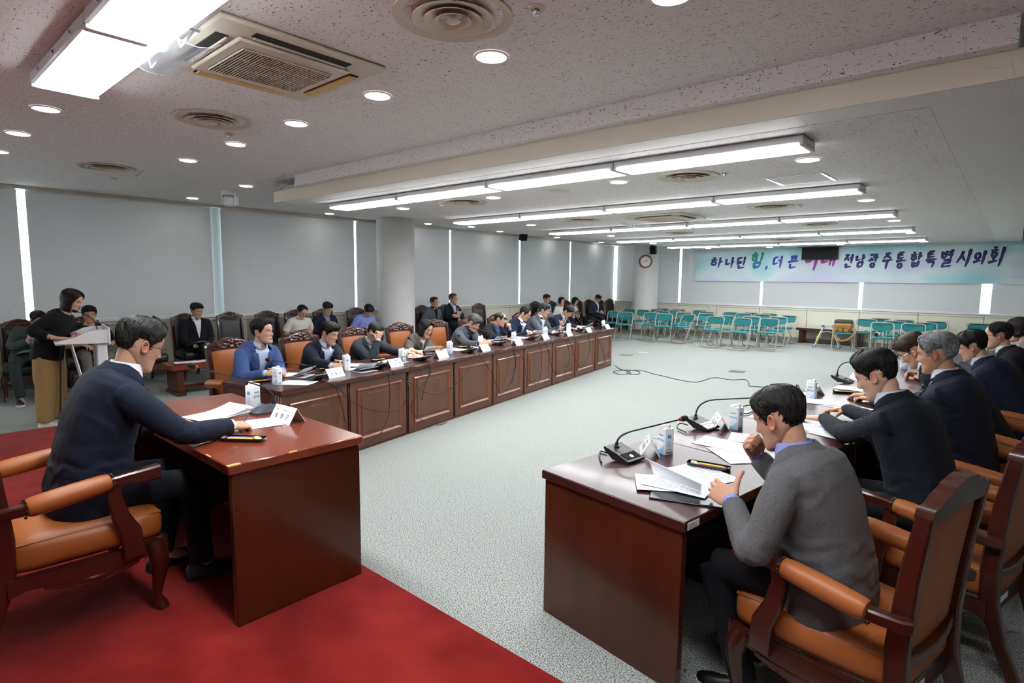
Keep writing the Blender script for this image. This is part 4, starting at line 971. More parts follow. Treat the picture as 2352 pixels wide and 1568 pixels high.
def hair_mesh(res, style, top=.024, side=.010, wild=.003, lift=0, part=0, seed=1, locks=200, long=0):
    nt, nz = {0: (48, 26), 1: (84, 44), 2: (132, 72)}[res]; b = MB(); rnd = random.Random(seed)
    th = np.linspace(-np.pi, np.pi, nt, endpoint=False); zs = np.linspace(-.095, .1119, nz); T, Z = np.meshgrid(th, zs, indexing='ij')
    def rag(T): return .0035 * np.sin(T * 23 + seed) + .003 * np.sin(T * 41 + 2 * seed) + .002 * np.sin(T * 77)
    def thick(T, Z):
        hl = hairline(style, T) + rag(T); k = np.clip((Z - hl) / .034, 0, 1); k = k * k * (3 - 2 * k); up = np.clip((Z - .01) / .075, 0, 1)
        t = side + (top - side) * up + lift * np.exp(-(T / .75) ** 2) * np.clip((Z - .055) / .03, 0, 1)
        if part: t = t - .006 * np.exp(-((T - part) / .13) ** 2) * up
        t = t + .002 * np.clip(-np.cos(T), 0, 1) * np.clip((Z + .03) / .05, 0, 1)
        if style == 'bald': t = t * np.clip((.085 - Z) / .03, 0, 1)
        return t * k - .0035 * (1 - k)
    def surf(T, Z, extra=0.0):
        P = head_pt(T, Z); D = P - np.array([0, -.01, .012]); D /= np.linalg.norm(D, axis=-1, keepdims=True); D[..., 2] = np.maximum(D[..., 2], -.15)
        return P + D * (thick(T, Z) + extra)[..., None]
    nzv = np.vectorize(lambda a, c, q: noise.noise((a, c, q)))
    n1 = nzv(np.sin(T) * 2.2 + seed, np.cos(T) * 2.2, Z * 22); n2 = nzv(np.sin(T) * 9 + seed, np.cos(T) * 9, Z * 14)
    hl = hairline(style, T); inside = Z > hl - .012
    P = surf(T, Z, wild * (1.4 * n1 + 1.0 * n2) * np.clip((Z - hl) / .02, 0, 1)); V = P.reshape(-1, 3); F = []
    for i in range(nt):
        for j in range(nz - 1):
            i2 = (i + 1) % nt
            if inside[i, j] or inside[i2, j] or inside[i, j + 1] or inside[i2, j + 1]: F.append((i * nz + j, i2 * nz + j, i2 * nz + j + 1, i * nz + j + 1))
    F.append(tuple(i * nz + nz - 1 for i in range(nt)))
    used_ = sorted({q for f in F for q in f}); mp = {q: k for k, q in enumerate(used_)}; b.add([V[q] for q in used_], [tuple(mp[q] for q in f) for f in F])
    for k in range(locks):                               # combed locks standing a little off the cap
        t0 = rnd.uniform(-np.pi, np.pi); h0 = float(hairline(style, np.array(t0))); z0 = rnd.uniform(max(h0 + .01, -.05), .108)
        if style == 'bald' and z0 > .07: continue
        drift = rnd.uniform(-.25, .25) + (.5 if part and t0 > part else -.5 if part else 0) * (1 if z0 > .06 else .2); ln = rnd.uniform(.018, .045) * (1 + wild * 60)
        pts = []
        for q in range(5):
            zz = z0 - ln * q / 4 * (1.0 if abs(t0) > .8 else (.55 if not lift else -.35)); tt = t0 + drift * q / 4
            zz = max(min(zz, .1115), h0 + .005); p = surf(np.array([tt]), np.array([zz]), np.array([.0012 + (wild * .9) * rnd.uniform(.2, 1.0) * (q / 4) ** 1.2]))[0]; pts.append(tuple(p))
        if (Vector(pts[0]) - Vector(pts[-1])).length > .006: b.tube(pts, [.0018, .0030, .0030, .0022, .0005], 4, caps=False, flat=.5)
    if long:                                             # hanging curtain of longer hair, closed shell
        n, m = 34, 12; a0 = R_(long[1]); rings = []
        ts = np.linspace(a0, 2 * np.pi - a0, n); vs = []; fs = []
        for inner in (0, 1):
            for j in range(m):
                v = j / (m - 1); z = .05 - (.05 + long[0]) * v
                for i, t in enumerate(ts):
                    P = head_pt(np.array([t]), np.array([max(z, -.05)]))[0]; e = .020 + .012 * math.sin(v * 2.6) - (.012 if inner else 0) + .002 * math.sin(i * 2.7 + seed) - .022 * max(0, v - .75)
                    D = np.array([P[0], P[1] + .01]); D = D / np.linalg.norm(D); vs.append((P[0] + D[0] * e, P[1] + D[1] * e, z))
        for inner in (0, 1):
            o = inner * n * m
            for j in range(m - 1):
                for i in range(n - 1): q = (o + j * n + i, o + j * n + i + 1, o + (j + 1) * n + i + 1, o + (j + 1) * n + i); fs.append(q if not inner else q[::-1])
        for i in range(n - 1): fs.append(((m - 1) * n + i, (m - 1) * n + i + 1, n * m + (m - 1) * n + i + 1, n * m + (m - 1) * n + i))
        for j in range(m - 1):
            for i in (0, n - 1): fs.append((j * n + i, (j + 1) * n + i, n * m + (j + 1) * n + i, n * m + j * n + i))
        b.add(vs, fs)
    return b
def hair_mat(c, c2):
    n_ = 'hair_' + c.strip('#') + c2.strip('#')
    return mat(n_, c, .5, spec=.25, var=c2, scale=34, stretch=(1, .35, 1.6), bump=.55, bscale=180)

# ---- hands: palm down, fingers along +y, thumb on +x (a left hand); mirrored for the right
POSES = {'flat': ((8, 12, 8), 34, -8, 0), 'rest': ((18, 28, 18), 30, -24, 0), 'write': ((30, 44, 28), 8, -42, 1), 'fist': ((74, 92, 62), 6, -48, 2), 'hold': ((38, 44, 26), 26, -58, 1), 'pinch': ((52, 40, 22), 6, -52, 1)}
HCACHE = {}
def hand_mesh(pose, side, fine):
    k = (pose, side, fine)
    if k in HCACHE: return HCACHE[k]
    (c1, c2, c3), spread, tdrop, tmode = POSES[pose]; b = MB()
    rings = []
    for y, w_, h, z in ((-.035, .024, .019, 0), (-.012, .026, .018, 0), (.012, .032, .0175, -.001), (.04, .0395, .0155, -.002), (.07, .041, .0135, -.002), (.09, .038, .011, -.002), (.098, .030, .007, -.003)):
        rings.append([Vector((w_ * math.copysign(abs(math.cos(a)) ** .75, math.cos(a)) + .001, y, z + h * math.sin(a))) for a in [2 * math.pi * i / 18 for i in range(18)]])
    b.loft(rings)
    def chain(p, d, nrm, lens, angs, rad):
        p = Vector(p); d = Vector(d).normalized(); nrm = Vector(nrm); axis = d.cross(nrm).normalized(); pts = [p]; rs = [rad[0]]
        for L, a, r in zip(lens, angs, rad[1:]):
            d = Matrix.Rotation(-R_(a), 3, axis) @ d
            pts.append(pts[-1] + d * L * .5); rs.append((rs[-1] + r) / 2 * .97); pts.append(pts[-1] + d * L * .5); rs.append(r)
        q = pts[-1]; pts += [q + d * rad[-1] * .55, q + d * rad[-1] * .95]; rs += [rad[-1] * .82, rad[-1] * .3]; b.tube(pts, rs, 10)
    for i, (x, y, L, r, a) in enumerate(((.0285, .084, .074, .0088, 5), (.0095, .090, .083, .0090, 1), (-.0105, .087, .076, .0086, -3), (-.029, .078, .059, .0078, -9))):
        f = 1 + (.12 * i if pose in ('rest', 'write', 'hold') else 0); av = R_(a)
        ang = (c1 * f, c2 * f, c3)
        if pose in ('write', 'pinch') and i == 0: ang = (c1 * .72, c2 * .85, c3)
        chain((x, y, -.001), (math.sin(av), math.cos(av), 0), (0, 0, 1), (L * .47, L * .30, L * .23), ang, (r * 1.14, r * 1.08, r, r * .86))
    td = {0: (.78, .62, -.12), 1: (.55, .72, -.45), 2: (.35, .72, -.55)}[tmode]
    chain((.026, .012, -.006), td, (-.72, .6, .1) if tmode < 2 else (-.9, .1, -.1), (.040, .033, .026), (4, 10 if tmode < 2 else 34, 14 if tmode < 2 else 40), (.0165, .0125, .0105, .009))
    me = remesh(b, (.0026, .0052)[not fine], 3 if fine else 2); V, F = mesh_np(me); bpy.data.meshes.remove(me)
    if side == 'R': V = V * np.array([-1, 1, 1]); F = [f[::-1] for f in F]
    HCACHE[k] = (V, F); return V, F

def skin_mat():
    m = mat('skin', '#c89a7c', .48, spec=.35); nt = m.node_tree; b = nt.nodes['Principled BSDF']; a = nt.nodes.new('ShaderNodeAttribute'); a.attribute_name = 'tint'
    n = nt.nodes.new('ShaderNodeTexNoise'); n.inputs['Scale'].default_value = 60; tc = nt.nodes.new('ShaderNodeTexCoord'); nt.links.new(tc.outputs['Object'], n.inputs[0])
    mx = nt.nodes.new('ShaderNodeMix'); mx.data_type = 'RGBA'; mx.blend_type = 'MULTIPLY'; mx.inputs[7].default_value = (.86, .80, .78, 1); nt.links.new(n.outputs[0], mx.inputs[0]); nt.links.new(a.outputs[0], mx.inputs[6]); nt.links.new(mx.outputs[2], b.inputs['Base Color'])
    return m
M_SKIN = skin_mat()
def cloth(c, c2=None, sc=240, rough=.85):
    n_ = 'cloth_' + c.strip('#') + (c2 or '').strip('#'); return mat(n_, c, rough, spec=.2, var=c2 or c, scale=sc, bump=.25, bscale=420, sheen=.02)

def basis(fwd, up):
    f = Vector(fwd).normalized(); u = Vector(up); u = (u - f * u.dot(f)).normalized(); r = f.cross(u); return r, f, u       # right, forward, up
def person(label, loc, rz, head, look=(0, 15, 0), top='suit', jc='#1c2230', jc2=None, shirt='#dfe6f2', trous='#1a1d24', skin='#c2916f', hairs=None, hairc='#15120f', hairc2='#241e1a', L=None, Rr=None, glasses=None, res=1, hip=.555, group=None, stand=False, scale=1.0, belly=1.0, lapel=True, shoes='#16161a', sole=None, legs=None, sleeve=1.0, age=0, pin=False, brow=None, pole=None, shadefold=1.0, tie=None, twist=0, wl=1.0):
    root = thing('person', label, 'person', loc, rz, group); Mi = (Matrix.Translation(loc) @ Matrix.Rotation(rz, 4, 'Z')).inverted()
    loc_ = lambda p: Mi @ Vector(p)
    hd = loc_(head); s = scale; rnd = random.Random(sum(map(ord, label)))
    hipP = Vector((hd.x * .35, 0, hip)) if not stand else Vector((hd.x * .3, 0, .90 * s))
    yaw, pitch, roll = map(R_, look); HR = Matrix.Rotation(yaw, 3, 'Z') @ Matrix.Rotation(-pitch, 3, 'X') @ Matrix.Rotation(roll, 3, 'Y')
    hu, hf = HR @ Vector((0, 0, 1)), HR @ Vector((0, 1, 0))
    neckT = hd - hu * .055 - hf * .030                   # where the neck enters the skull
    # spine: curve from the hips to a neck base placed under the skull
    sp_len = .50 * s; d0 = neckT - hipP; nb = neckT - (d0.normalized() * .55 + hu * .25 + Vector((0, 0, .35))).normalized() * .095
    ext = (nb - hipP).length / sp_len
    mid = (hipP + nb) / 2 + Vector((0, -.045 - .10 * max(0, d0.y), .03))
    spine = lambda t: hipP * (1 - t) ** 2 + mid * 2 * t * (1 - t) + nb * t * t
    tang = lambda t: ((mid - hipP) * 2 * (1 - t) + (nb - mid) * 2 * t).normalized()
    shw = .178 * s * wl
    secs = [(-.20, .185, .135, .125), (-.08, .185, .14, .13), (.06, .178, .142 * belly, .128), (.24, .166, .142 * belly, .12), (.42, .165, .135 * (belly + 1) / 2, .118), (.60, .176, .13, .122), (.76, .188, .120, .124), (.87, .192, .100, .116), (.94, .168, .080, .098), (.985, .105, .064, .078), (1.02, .064, .056, .06)]
    def ring(t, w_, df, db, g, n=24):
        c = spine(max(0, min(1, t))) + tang(max(0, min(1, t))) * ((t - max(0, min(1, t))) * sp_len); T = tang(max(0, min(1, t)))
        yw = R_(twist) * max(0, t); Rv = Matrix.Rotation(yw, 3, T) @ Vector((1, 0, 0)); Rv = (Rv - T * Rv.dot(T)).normalized(); Fv = T.cross(Rv)
        out = []
        for i in range(n):
            a = 2 * math.pi * i / n; c_, s_ = math.cos(a), math.sin(a); e = .82
            out.append(c + Rv * ((w_ * s + g) * math.copysign(abs(c_) ** e, c_)) + Fv * (((df if s_ > 0 else db) * s + g) * math.copysign(abs(s_) ** e, s_)))
        return out
    def frame(t):
        T = tang(t); yw = R_(twist) * t; Rv = Matrix.Rotation(yw, 3, T) @ Vector((1, 0, 0)); Rv = (Rv - T * Rv.dot(T)).normalized(); return spine(t), Rv, T, T.cross(Rv) * -1 if T.cross(Rv).y < -2 else T.cross(Rv)
    # arms
    arms = {}
    cS, rS, uS, fS = frame(.86)
    for side, sx in (('L', -1), ('R', 1)):
        spec = L if side == 'L' else Rr
        S = cS + rS * (sx * shw) - uS * .012
        if spec is None: spec = dict(p=None)
        if spec.get('p') is None: hp_ = Vector((sx * .09 + hipP.x, .25, hip + .125)) if not stand else Vector((sx * .26, .05, .78))
        else: hp_ = loc_(spec['p'])
        pose = spec.get('pose', 'rest'); fd = Vector(spec['dir']) if spec.get('dir') else None
        if fd is None: fd = (hp_ - S); fd.z *= .15; fd.x += -sx * .25 * fd.length; fd.normalize()
        fd = fd.normalized(); pn = Vector(spec.get('palm', (0, 0, -1)))
        Wp = hp_ - fd * .075
        Lu, Lf = .285 * s, .262 * s; D = Wp - S; dist = D.length
        if dist > (Lu + Lf) * .985: k_ = dist / ((Lu + Lf) * .985); Lu *= k_; Lf *= k_
        a = (Lu * Lu - Lf * Lf + dist * dist) / (2 * dist); h = math.sqrt(max(1e-6, Lu * Lu - a * a)); dn = D.normalized()
        pl = Vector(spec.get('pole', (sx * .55, -.35, -1))); pl = (pl - dn * pl.dot(dn)).normalized(); E = S + dn * a + pl * h
        arms[side] = (S, E, Wp, fd, pn, pose, spec)
    def armpts(S, E, W, ext=1.0):
        pts = []
        for t in (0, .2, .4, .6, .8): pts.append(S.lerp(E, t))
        u = (E - S).normalized(); v = (W - E).normalized()
        pts[-1] = S.lerp(E, .82); pts.append(E - u * .018 + v * .0 + (v - u) * .006); pts.append(E + v * .03 + (v - u) * .004)
        for t in (.35, .55, .75, .9, 1.0):
            if t <= ext: pts.append(E.lerp(W, t))
        return pts
    fine = res >= 2
    # legs
    lg = []
    for sx in (-1, 1):
        hj = hipP + Vector((sx * .088, 0, -.01))
        if stand: kn = Vector((sx * .10 + hipP.x * .5, .02, .48 * s)); an = Vector((sx * .11, .0, .07))
        else:
            q = (legs or {}).get(sx)
            kn = Vector(q[0]) if q else Vector((sx * .14, .42, .52)); an = Vector(q[1]) if q else Vector((sx * .13, .40 + .05 * sx, .075))
        lg.append((sx, hj, kn, an))
    # --- body: one continuous figure
    bb = MB(); bb.loft([ring(t, w_ * .86, df * .86, db * .86, 0, 16) for t, w_, df, db in secs[:-1]]); ax_ = []
    for side in 'LR':
        S, E, W, fd, pn, pose, spec = arms[side]; P_ = armpts(S, E, W); n = len(P_); bb.tube(P_, list(np.interp(np.linspace(0, 1, n), [0, .15, .45, .6, 1], [.045, .047, .037, .036, .027])), 10); bb.tube([W - fd * .03, W + fd * .03], .026, 10)
    for sx, hj, kn, an in lg: bb.tube([hj, hj.lerp(kn, .5), kn], [.055, .046, .030], 10); bb.tube([kn, kn.lerp(an, .4), an], [.030, .030, .026], 10); bb.tube([an, an + Vector((0, .06, -.03)), an + Vector((0, .13, -.045))], [.035, .036, .02], 8)
    bb.tube([nb - uS * .05, nb, nb.lerp(neckT, .5), neckT, neckT + hu * .04], [.062, .057, .053, .053, .050], 16)
    me = remesh(bb, .019 if res else .024, 3); V, F = mesh_np(me); bpy.data.meshes.remove(me)
    V = list(map(tuple, V)); sk = np.array(lin(skin)[:3]); C_ = [tuple(sk)] * len(V)
    hs = hairs or dict(style='short'); hs = dict(hs); style = hs.get('style', 'short')
    hv, hfc, hc = head_mesh(res, style, skin, hairc, brow or hairc, age); HM = np.array(HR); hsz = 1.0 * (.97 + .03 * s)
    hv = (np.array(hv) * hsz) @ HM.T + np.array(hd); o = len(V); V += list(map(tuple, hv)); F = list(F) + [tuple(q + o for q in f) for f in hfc]; C_ += hc
    hinfo = {}
    for side in 'LR':
        S, E, W, fd, pn, pose, spec = arms[side]; vv, ff = hand_mesh(pose, side, fine)
        pz = -(pn - fd * pn.dot(fd)).normalized(); px_ = fd.cross(pz); Mh = np.array((px_, fd, pz)).T
        q = (vv * (1.08 * s ** .5)) @ Mh.T + np.array(W); o = len(V); V += list(map(tuple, q)); F += [tuple(i + o for i in f) for f in ff]
        C_ += [tuple(sk * np.array([1.03, .96, .93]))] * len(q); hinfo[side] = (W, fd, px_, pz)
    me = bpy.data.meshes.new('body'); me.from_pydata(V, [], F); me.materials.append(M_SKIN); at_ = me.color_attributes.new('tint', 'FLOAT_COLOR', 'POINT')
    at_.data.foreach_set('color', np.concatenate([np.array(C_), np.ones((len(C_), 1))], 1).astype(np.float32).ravel()); me.shade_smooth(); link('body', me, root)
    # --- upper garment
    jb = MB(); g = .014 if top in ('suit', 'blazer') else .006
    ss = secs if top in ('suit', 'blazer', 'blouse') else secs[1:]
    jb.loft([ring(t, w_, df, db, g) for t, w_, df, db in ss[:-1]] + [ring(1.0, .068, .060, .066, g * .4)])
    for side in 'LR':
        S, E, W, fd, pn, pose, spec = arms[side]; ex = sleeve if not isinstance(sleeve, dict) else sleeve.get(side, 1.0)
        if ex > .5:
            P_ = armpts(S, E, W, 2.0); P_[-1] = E.lerp(W, .985)
            if ex < 1: P_ = armpts(S, E, W, ex)
            n = len(P_); rr = np.interp(np.linspace(0, 1, n), [0, .12, .3, .5, .62, 1], [.060, .064, .056, .050, .049, .037 if ex >= 1 else .05]) + g * .45
        else: P_ = [S, S.lerp(E, .3), S.lerp(E, .55), S.lerp(E, .72)]; rr = [.066, .066, .066, .066]
        jb.tube([S - (S - cS) * .35] + P_, [rr[0] * .98] + list(rr), 14)
    if top in ('suit', 'blazer', 'blouse') and not stand:
        for sx, hj, kn, an in lg: jb.tube([hj + Vector((0, -.06, .02)), hj.lerp(kn, .22) + Vector((0, 0, .015))], [.105, .098], 14)
    gm = remesh(jb, {0: .0125, 1: .0095, 2: .0065}[res], {0: 3, 1: 5, 2: 7}[res])
    v, f = mesh_np(gm); no = np.empty(len(v) * 3); gm.vertices.foreach_get('normal', no); no = no.reshape(-1, 3); dsp = np.zeros(len(v)); sd = rnd.uniform(0, 50)
    if res:
        dsp += np.array([.0035 * noise.noise((p[0] * 9 + sd, p[1] * 9, p[2] * 5)) + .0016 * noise.noise((p[0] * 26, p[1] * 26 + sd, p[2] * 16)) for p in v])
    for side in 'LR':
        S, E, W, fd, pn, pose, spec = arms[side]; u = np.array((W - S).normalized()); r = np.linalg.norm(v - np.array(E), axis=1)
        nzE = np.array([noise.noise((p[0] * 14 + sd, p[1] * 14, p[2] * 14)) for p in v]); dsp += .0042 * shadefold * np.sin((v - np.array(E)) @ u * 85 + 5 * nzE + sd) * np.exp(-(r / .08) ** 2); r2 = np.linalg.norm(v - np.array(S - (S - cS) * .2 + uS * -.09), axis=1); dsp += .004 * shadefold * np.sin((v @ np.array((uS + fS * .6).normalized())) * 80 + 4 * nzE + sd) * np.exp(-(r2 / .09) ** 2)
    bl = np.array(spine(.18)); dsp += .004 * shadefold * np.sin(v[:, 2] * 62 + 9 * v[:, 0] + 4 * nzE + sd) * np.exp(-((v[:, 2] - bl[2]) / .12) ** 2)
    v = v + no * dsp[:, None]; gm.vertices.foreach_set('co', v.ravel()); gm.update(); gm.materials.append(cloth(jc, jc2)); gm.shade_smooth()
    gname = {'suit': 'jacket', 'blazer': 'jacket', 'shirt': 'shirt', 'tee': 't_shirt', 'blouse': 'blouse', 'polo': 'polo_shirt'}[top]
    go = link(gname, gm, root)
    tl = MB(); tl.loft([ring(t, w_, df, db, g - .001, 32) for t, w_, df, db in secs[:-1]]); tbv = BVHTree.FromPolygons([tuple(p) for p in tl.v], tl.f); jbv = BVHTree.FromPolygons([tuple(p) for p in v], f)
    class bvh:                                           # the jacket surface, but never a sleeve that lies in front of it
        @staticmethod
        def ray_cast(o_, d_, dist):
            t_ = tbv.ray_cast(o_, d_, dist)[0]; j_ = jbv.ray_cast(o_, d_, dist)[0]
            if t_ is None: return (j_ if j_ is not None and (j_ - o_).length > .3 else None,)
            if j_ is None or tbv.find_nearest(j_)[3] > .045: return (t_ - d_ * .012,)
            return (j_,)
        find_nearest = tbv.find_nearest
    cc, rc, uc, fc0 = frame(.62)
    def patch(rows, off, name, m_, par, th=.006, fc_=fc0, rc=rc):
        vs = []; n = len(rows[0])
        for rw in rows:
            for u, w_ in rw:
                o_ = cc + rc * u + uc * w_ + fc_ * .45; h_ = bvh.ray_cast(o_, -fc_, .8)[0]
                if h_ is None: h_ = bvh.find_nearest(cc + rc * u + uc * w_ + fc_ * .1)[0]
                vs.append(h_ + fc_ * off)
        k = len(vs); vs += [q - fc_ * (off + th) for q in vs]; fs = []
        for i in range(len(rows) - 1):
            for j in range(n - 1): fs.append((i * n + j, i * n + j + 1, (i + 1) * n + j + 1, (i + 1) * n + j))
        fs += [tuple(q + k for q in x_[::-1]) for x_ in fs]; R0 = len(rows) - 1
        bd = [j for j in range(n)] + [i * n + n - 1 for i in range(1, R0 + 1)] + [R0 * n + j for j in range(n - 2, -1, -1)] + [i * n for i in range(R0 - 1, 0, -1)]
        fs += [(bd[i], bd[(i + 1) % len(bd)], k + bd[(i + 1) % len(bd)], k + bd[i]) for i in range(len(bd))]
        b_ = MB(); b_.add(vs, fs); return b_.build(name, m_, par, 50)
    if top in ('suit', 'blazer') and lapel:
        vb, vt = -.15, .155; hwv = lambda w_: .006 + .058 * max(0, (w_ - vb) / (vt - vb)) ** .85; N = 9
        cen = np.array([v[list(q)].mean(0) for q in f]) - np.array(cc); U_, W_, F_ = cen @ np.array(rc), cen @ np.array(uc), cen @ np.array(fc0)
        ok = (W_ > vb) & (W_ < .30) & (F_ > .0) & (np.abs(U_) < np.array([hwv(min(q, vt)) for q in W_]) + .004)
        sel = [f[i] for i in np.nonzero(ok)[0] if tbv.find_nearest(Vector(cen[i]) + cc)[3] < .04]
        if sel:
            ids = sorted({q for x_ in sel for q in x_}); mp_ = {q: k for k, q in enumerate(ids)}; vo = v + no * .0035; b_ = MB(); b_.add([vo[q] for q in ids], [tuple(mp_[q] for q in x_) for x_ in sel]); b_.build('shirt_front', cloth(shirt, None, 200, .7), root, 80)
        for sx in (-1, 1):
            lw = lambda w_: np.interp(w_, [vb, -.05, .04, .075, .08, .12, .16], [.012, .042, .066, .074, .048, .054, .046])
            patch([[(sx * (hwv(w_) - .007 + lw(w_) * x), w_) for x in (0, .35, .7, 1)] for w_ in list(np.linspace(vb, .074, 7)) + [.081] + list(np.linspace(.1, vt + .015, 4))], .013, 'lapel', cloth(jc, jc2), go, .014)
        if res:
            b_ = MB()
            for q in range(3):
                w_ = -.06 + .06 * q; o_ = cc + uc * w_ + fc0 * .45; h_ = bvh.ray_cast(o_, -fc0, .8)[0]
                if h_: b_.lathe([(.0045, 0), (.0045, .002), (0, .0025)], 8, M=Matrix.Translation(h_ + fc0 * .004) @ fc0.to_track_quat('Z', 'Y').to_matrix().to_4x4())
            if b_.v: b_.build('shirt_buttons', M_WPLAST, root)['kind'] = 'stuff'
        if pin:
            o_ = cc + rc * -.085 + uc * .055 + fc0 * .45; h_ = bvh.ray_cast(o_, -fc0, .8)[0]
            if h_:
                b_ = MB(); b_.lathe([(.008, 0), (.008, .003), (.004, .005), (0, .005)], 12, M=Matrix.Translation(h_ + fc0 * .013) @ fc0.to_track_quat('Z', 'Y').to_matrix().to_4x4()); b_.build('lapel_badge', GOLD, go)
    if fine and top == 'suit':
        for sx in (-1, 1):
            patch([[(x, w_) for x in np.linspace(-.085, .06, 7)] for w_ in np.linspace(-.275, -.225, 3)], .005, 'pocket_flap', cloth(jc, jc2), go, .008, rc * sx, fc0)
    # collar band round the neck
    if top in ('suit', 'shirt', 'polo'):
        cm = cloth(shirt if top == 'suit' else jc, None if top == 'suit' else jc2, 200, .7); b_ = MB(); Tn = (neckT - nb).normalized(); Rn = Vector((1, 0, 0)); Rn = (Rn - Tn * Rn.dot(Tn)).normalized(); Fn = Tn.cross(Rn); n = 26; vs = []; fs = []
        prof = [(.062, -.012), (.0585, .014), (.0585, .034), (.0615, .035), (.065, .016), (.071, -.008)]
        for i in range(n + 1):
            a = R_(28) + (2 * math.pi - R_(56)) * i / n; fr_ = (1 - abs(i / n - .5) * 2); kf = max(0, 1 - fr_ * 5)
            for r_, h_ in prof:
                h2 = h_ - .014 * kf * (1 if h_ > 0 else 0) - (.022 * kf if r_ > .066 else 0); vs.append(nb + Rn * (r_ * s * math.sin(a)) + Fn * ((r_ + .004) * s * math.cos(a)) + Tn * (h2 + .020))
        m_ = len(prof)
        for i in range(n):
            for j in range(m_ - 1): fs.append((i * m_ + j, (i + 1) * m_ + j, (i + 1) * m_ + j + 1, i * m_ + j + 1))
        fs += [tuple(range(m_)), tuple(range(n * m_, n * m_ + m_))[::-1]]; b_.add(vs, fs); b_.build('collar', cm, root)
    if top in ('suit', 'blazer'):
        b_ = MB(); Tn = (neckT - nb).normalized(); Rn = Vector((1, 0, 0)); Rn = (Rn - Tn * Rn.dot(Tn)).normalized(); Fn = Tn.cross(Rn); n = 20; vs = []; fs = []; prof = [(.066, -.010), (.071, .046), (.078, .049), (.094, .026), (.112, .004), (.113, -.004), (.104, -.012)]
        for i in range(n + 1):
            a = R_(62) + (2 * math.pi - R_(124)) * i / n; kf = max(0, 1 - (1 - abs(i / n - .5) * 2) * 3)
            for r_, h_ in prof: vs.append(nb + Rn * (r_ * s * math.sin(a) * (1 + .1 * kf)) + Fn * (r_ * s * math.cos(a) - .004) + Tn * (h_ - .03 * kf))
        m_ = len(prof)
        for i in range(n):
            for j in range(m_ - 1): fs.append((i * m_ + j, (i + 1) * m_ + j, (i + 1) * m_ + j + 1, i * m_ + j + 1))
        b_.add(vs, fs); b_.build('jacket_collar', cloth(jc, jc2), go)
        for side in 'LR':
            S, E, W, fd, pn, pose, spec = arms[side]; fa = (W - E).normalized(); b_ = MB(); b_.tube([W - fa * .03, W - fa * .006, W + (fa * .6 + fd * .4) * .014, W + (fa * .6 + fd * .4) * .0145], [.033, .0335, .034, .029], 16); b_.build('shirt_cuff', cloth(shirt, None, 200, .7), root)
            if fine:
                b_ = MB(); wv = fa.cross(Vector((0, 0, 1))).normalized()
                for q in range(4): c_ = W - fa * (.03 + .016 * q) + wv * (-.0 + (.043 if side == 'R' else -.043)); b_.lathe([(.0055, 0), (.0055, .002), (0, .002)], 8, M=Matrix.Translation(c_) @ (wv if side == 'R' else -wv).to_track_quat('Z', 'Y').to_matrix().to_4x4())
                b_.build('cuff_buttons', M_BLACKP, go)['kind'] = 'stuff'
    # --- trousers and shoes
    tb = MB(); tb.loft([ring(t, w_ * .97, df, db, .004, 18) for t, w_, df, db in ((-.24, .14, .10, .12), (-.14, .172, .125, .13), (0, .172, .13, .125), (.10, .165, .13, .12))])
    for sx, hj, kn, an in lg:
        wd_ = 1.45 if stand else 1.0
        tb.tube([hj, hj.lerp(kn, .35), hj.lerp(kn, .75), kn], [.092, .088 * (1 + (wd_ - 1) * .4), .075 * wd_, .066 * wd_], 14); tb.tube([kn, kn.lerp(an, .3), kn.lerp(an, .7), an.lerp(kn, .02) + Vector((0, 0, -.02 if stand else .0))], [.066 * wd_, .066 * wd_, .060 * wd_, .056 * wd_], 14)
    tm = remesh(tb, {0: .019, 1: .016, 2: .011}[res], 4); tm.materials.append(cloth(trous)); tm.shade_smooth(); link('trousers', tm, root)
    for sx, hj, kn, an in lg:
        yw = -sx * R_(12) if sx else 0; dv = Vector((-math.sin(yw), math.cos(yw), 0)); b_ = MB(); rings = []; hz = an.z - .075
        for t, w_, h_ in ((-.075, .022, .05), (-.06, .034, .07), (-.02, .037, .085), (.04, .038, .072), (.09, .044, .055), (.14, .044, .046), (.175, .032, .036), (.19, .012, .025)):
            c_ = Vector((an.x, an.y, hz)) + dv * t; rv = Vector((dv.y, -dv.x, 0)); rings.append([c_ + rv * (w_ * math.cos(a)) + Vector((0, 0, .012 + max(0, math.sin(a)) * h_)) for a in [2 * math.pi * i / 14 for i in range(14)]])
        b_.loft(rings); so = b_.build('shoe', mat('shoe_' + shoes.strip('#'), shoes, .35), root)
        b_ = MB(); b_.prism([(rv.x * w_ * q * 1.04 + dv.x * t, rv.y * w_ * q * 1.04 + dv.y * t) for q, seq in ((1, ((-.077, .022), (-.06, .034), (.04, .038), (.09, .044), (.14, .044), (.18, .03), (.194, .01))), (-1, ((.194, .01), (.18, .03), (.14, .044), (.09, .044), (.04, .038), (-.06, .034), (-.077, .022)))) for t, w_ in seq], lambda u, w2, q: (an.x + u, an.y + w2, hz + q), 0, .02); b_.build('sole', mat('sole_' + (sole or shoes).strip('#'), sole or shoes, .6), so)
    # --- hair
    kw = dict(style=style, top=hs.get('top', .024), side=hs.get('side', .010), wild=hs.get('wild', .003), lift=hs.get('lift', 0), part=hs.get('part', 0), seed=rnd.randint(1, 99), locks={0: 50, 1: 220, 2: 900}[res], long=hs.get('long', 0))
    hb = hair_mesh(res, **kw); hb.v = [tuple(hd + HR @ (Vector(q) * hsz)) for q in hb.v]; hb.build('hair', hair_mat(hairc, hairc2), root, 75)
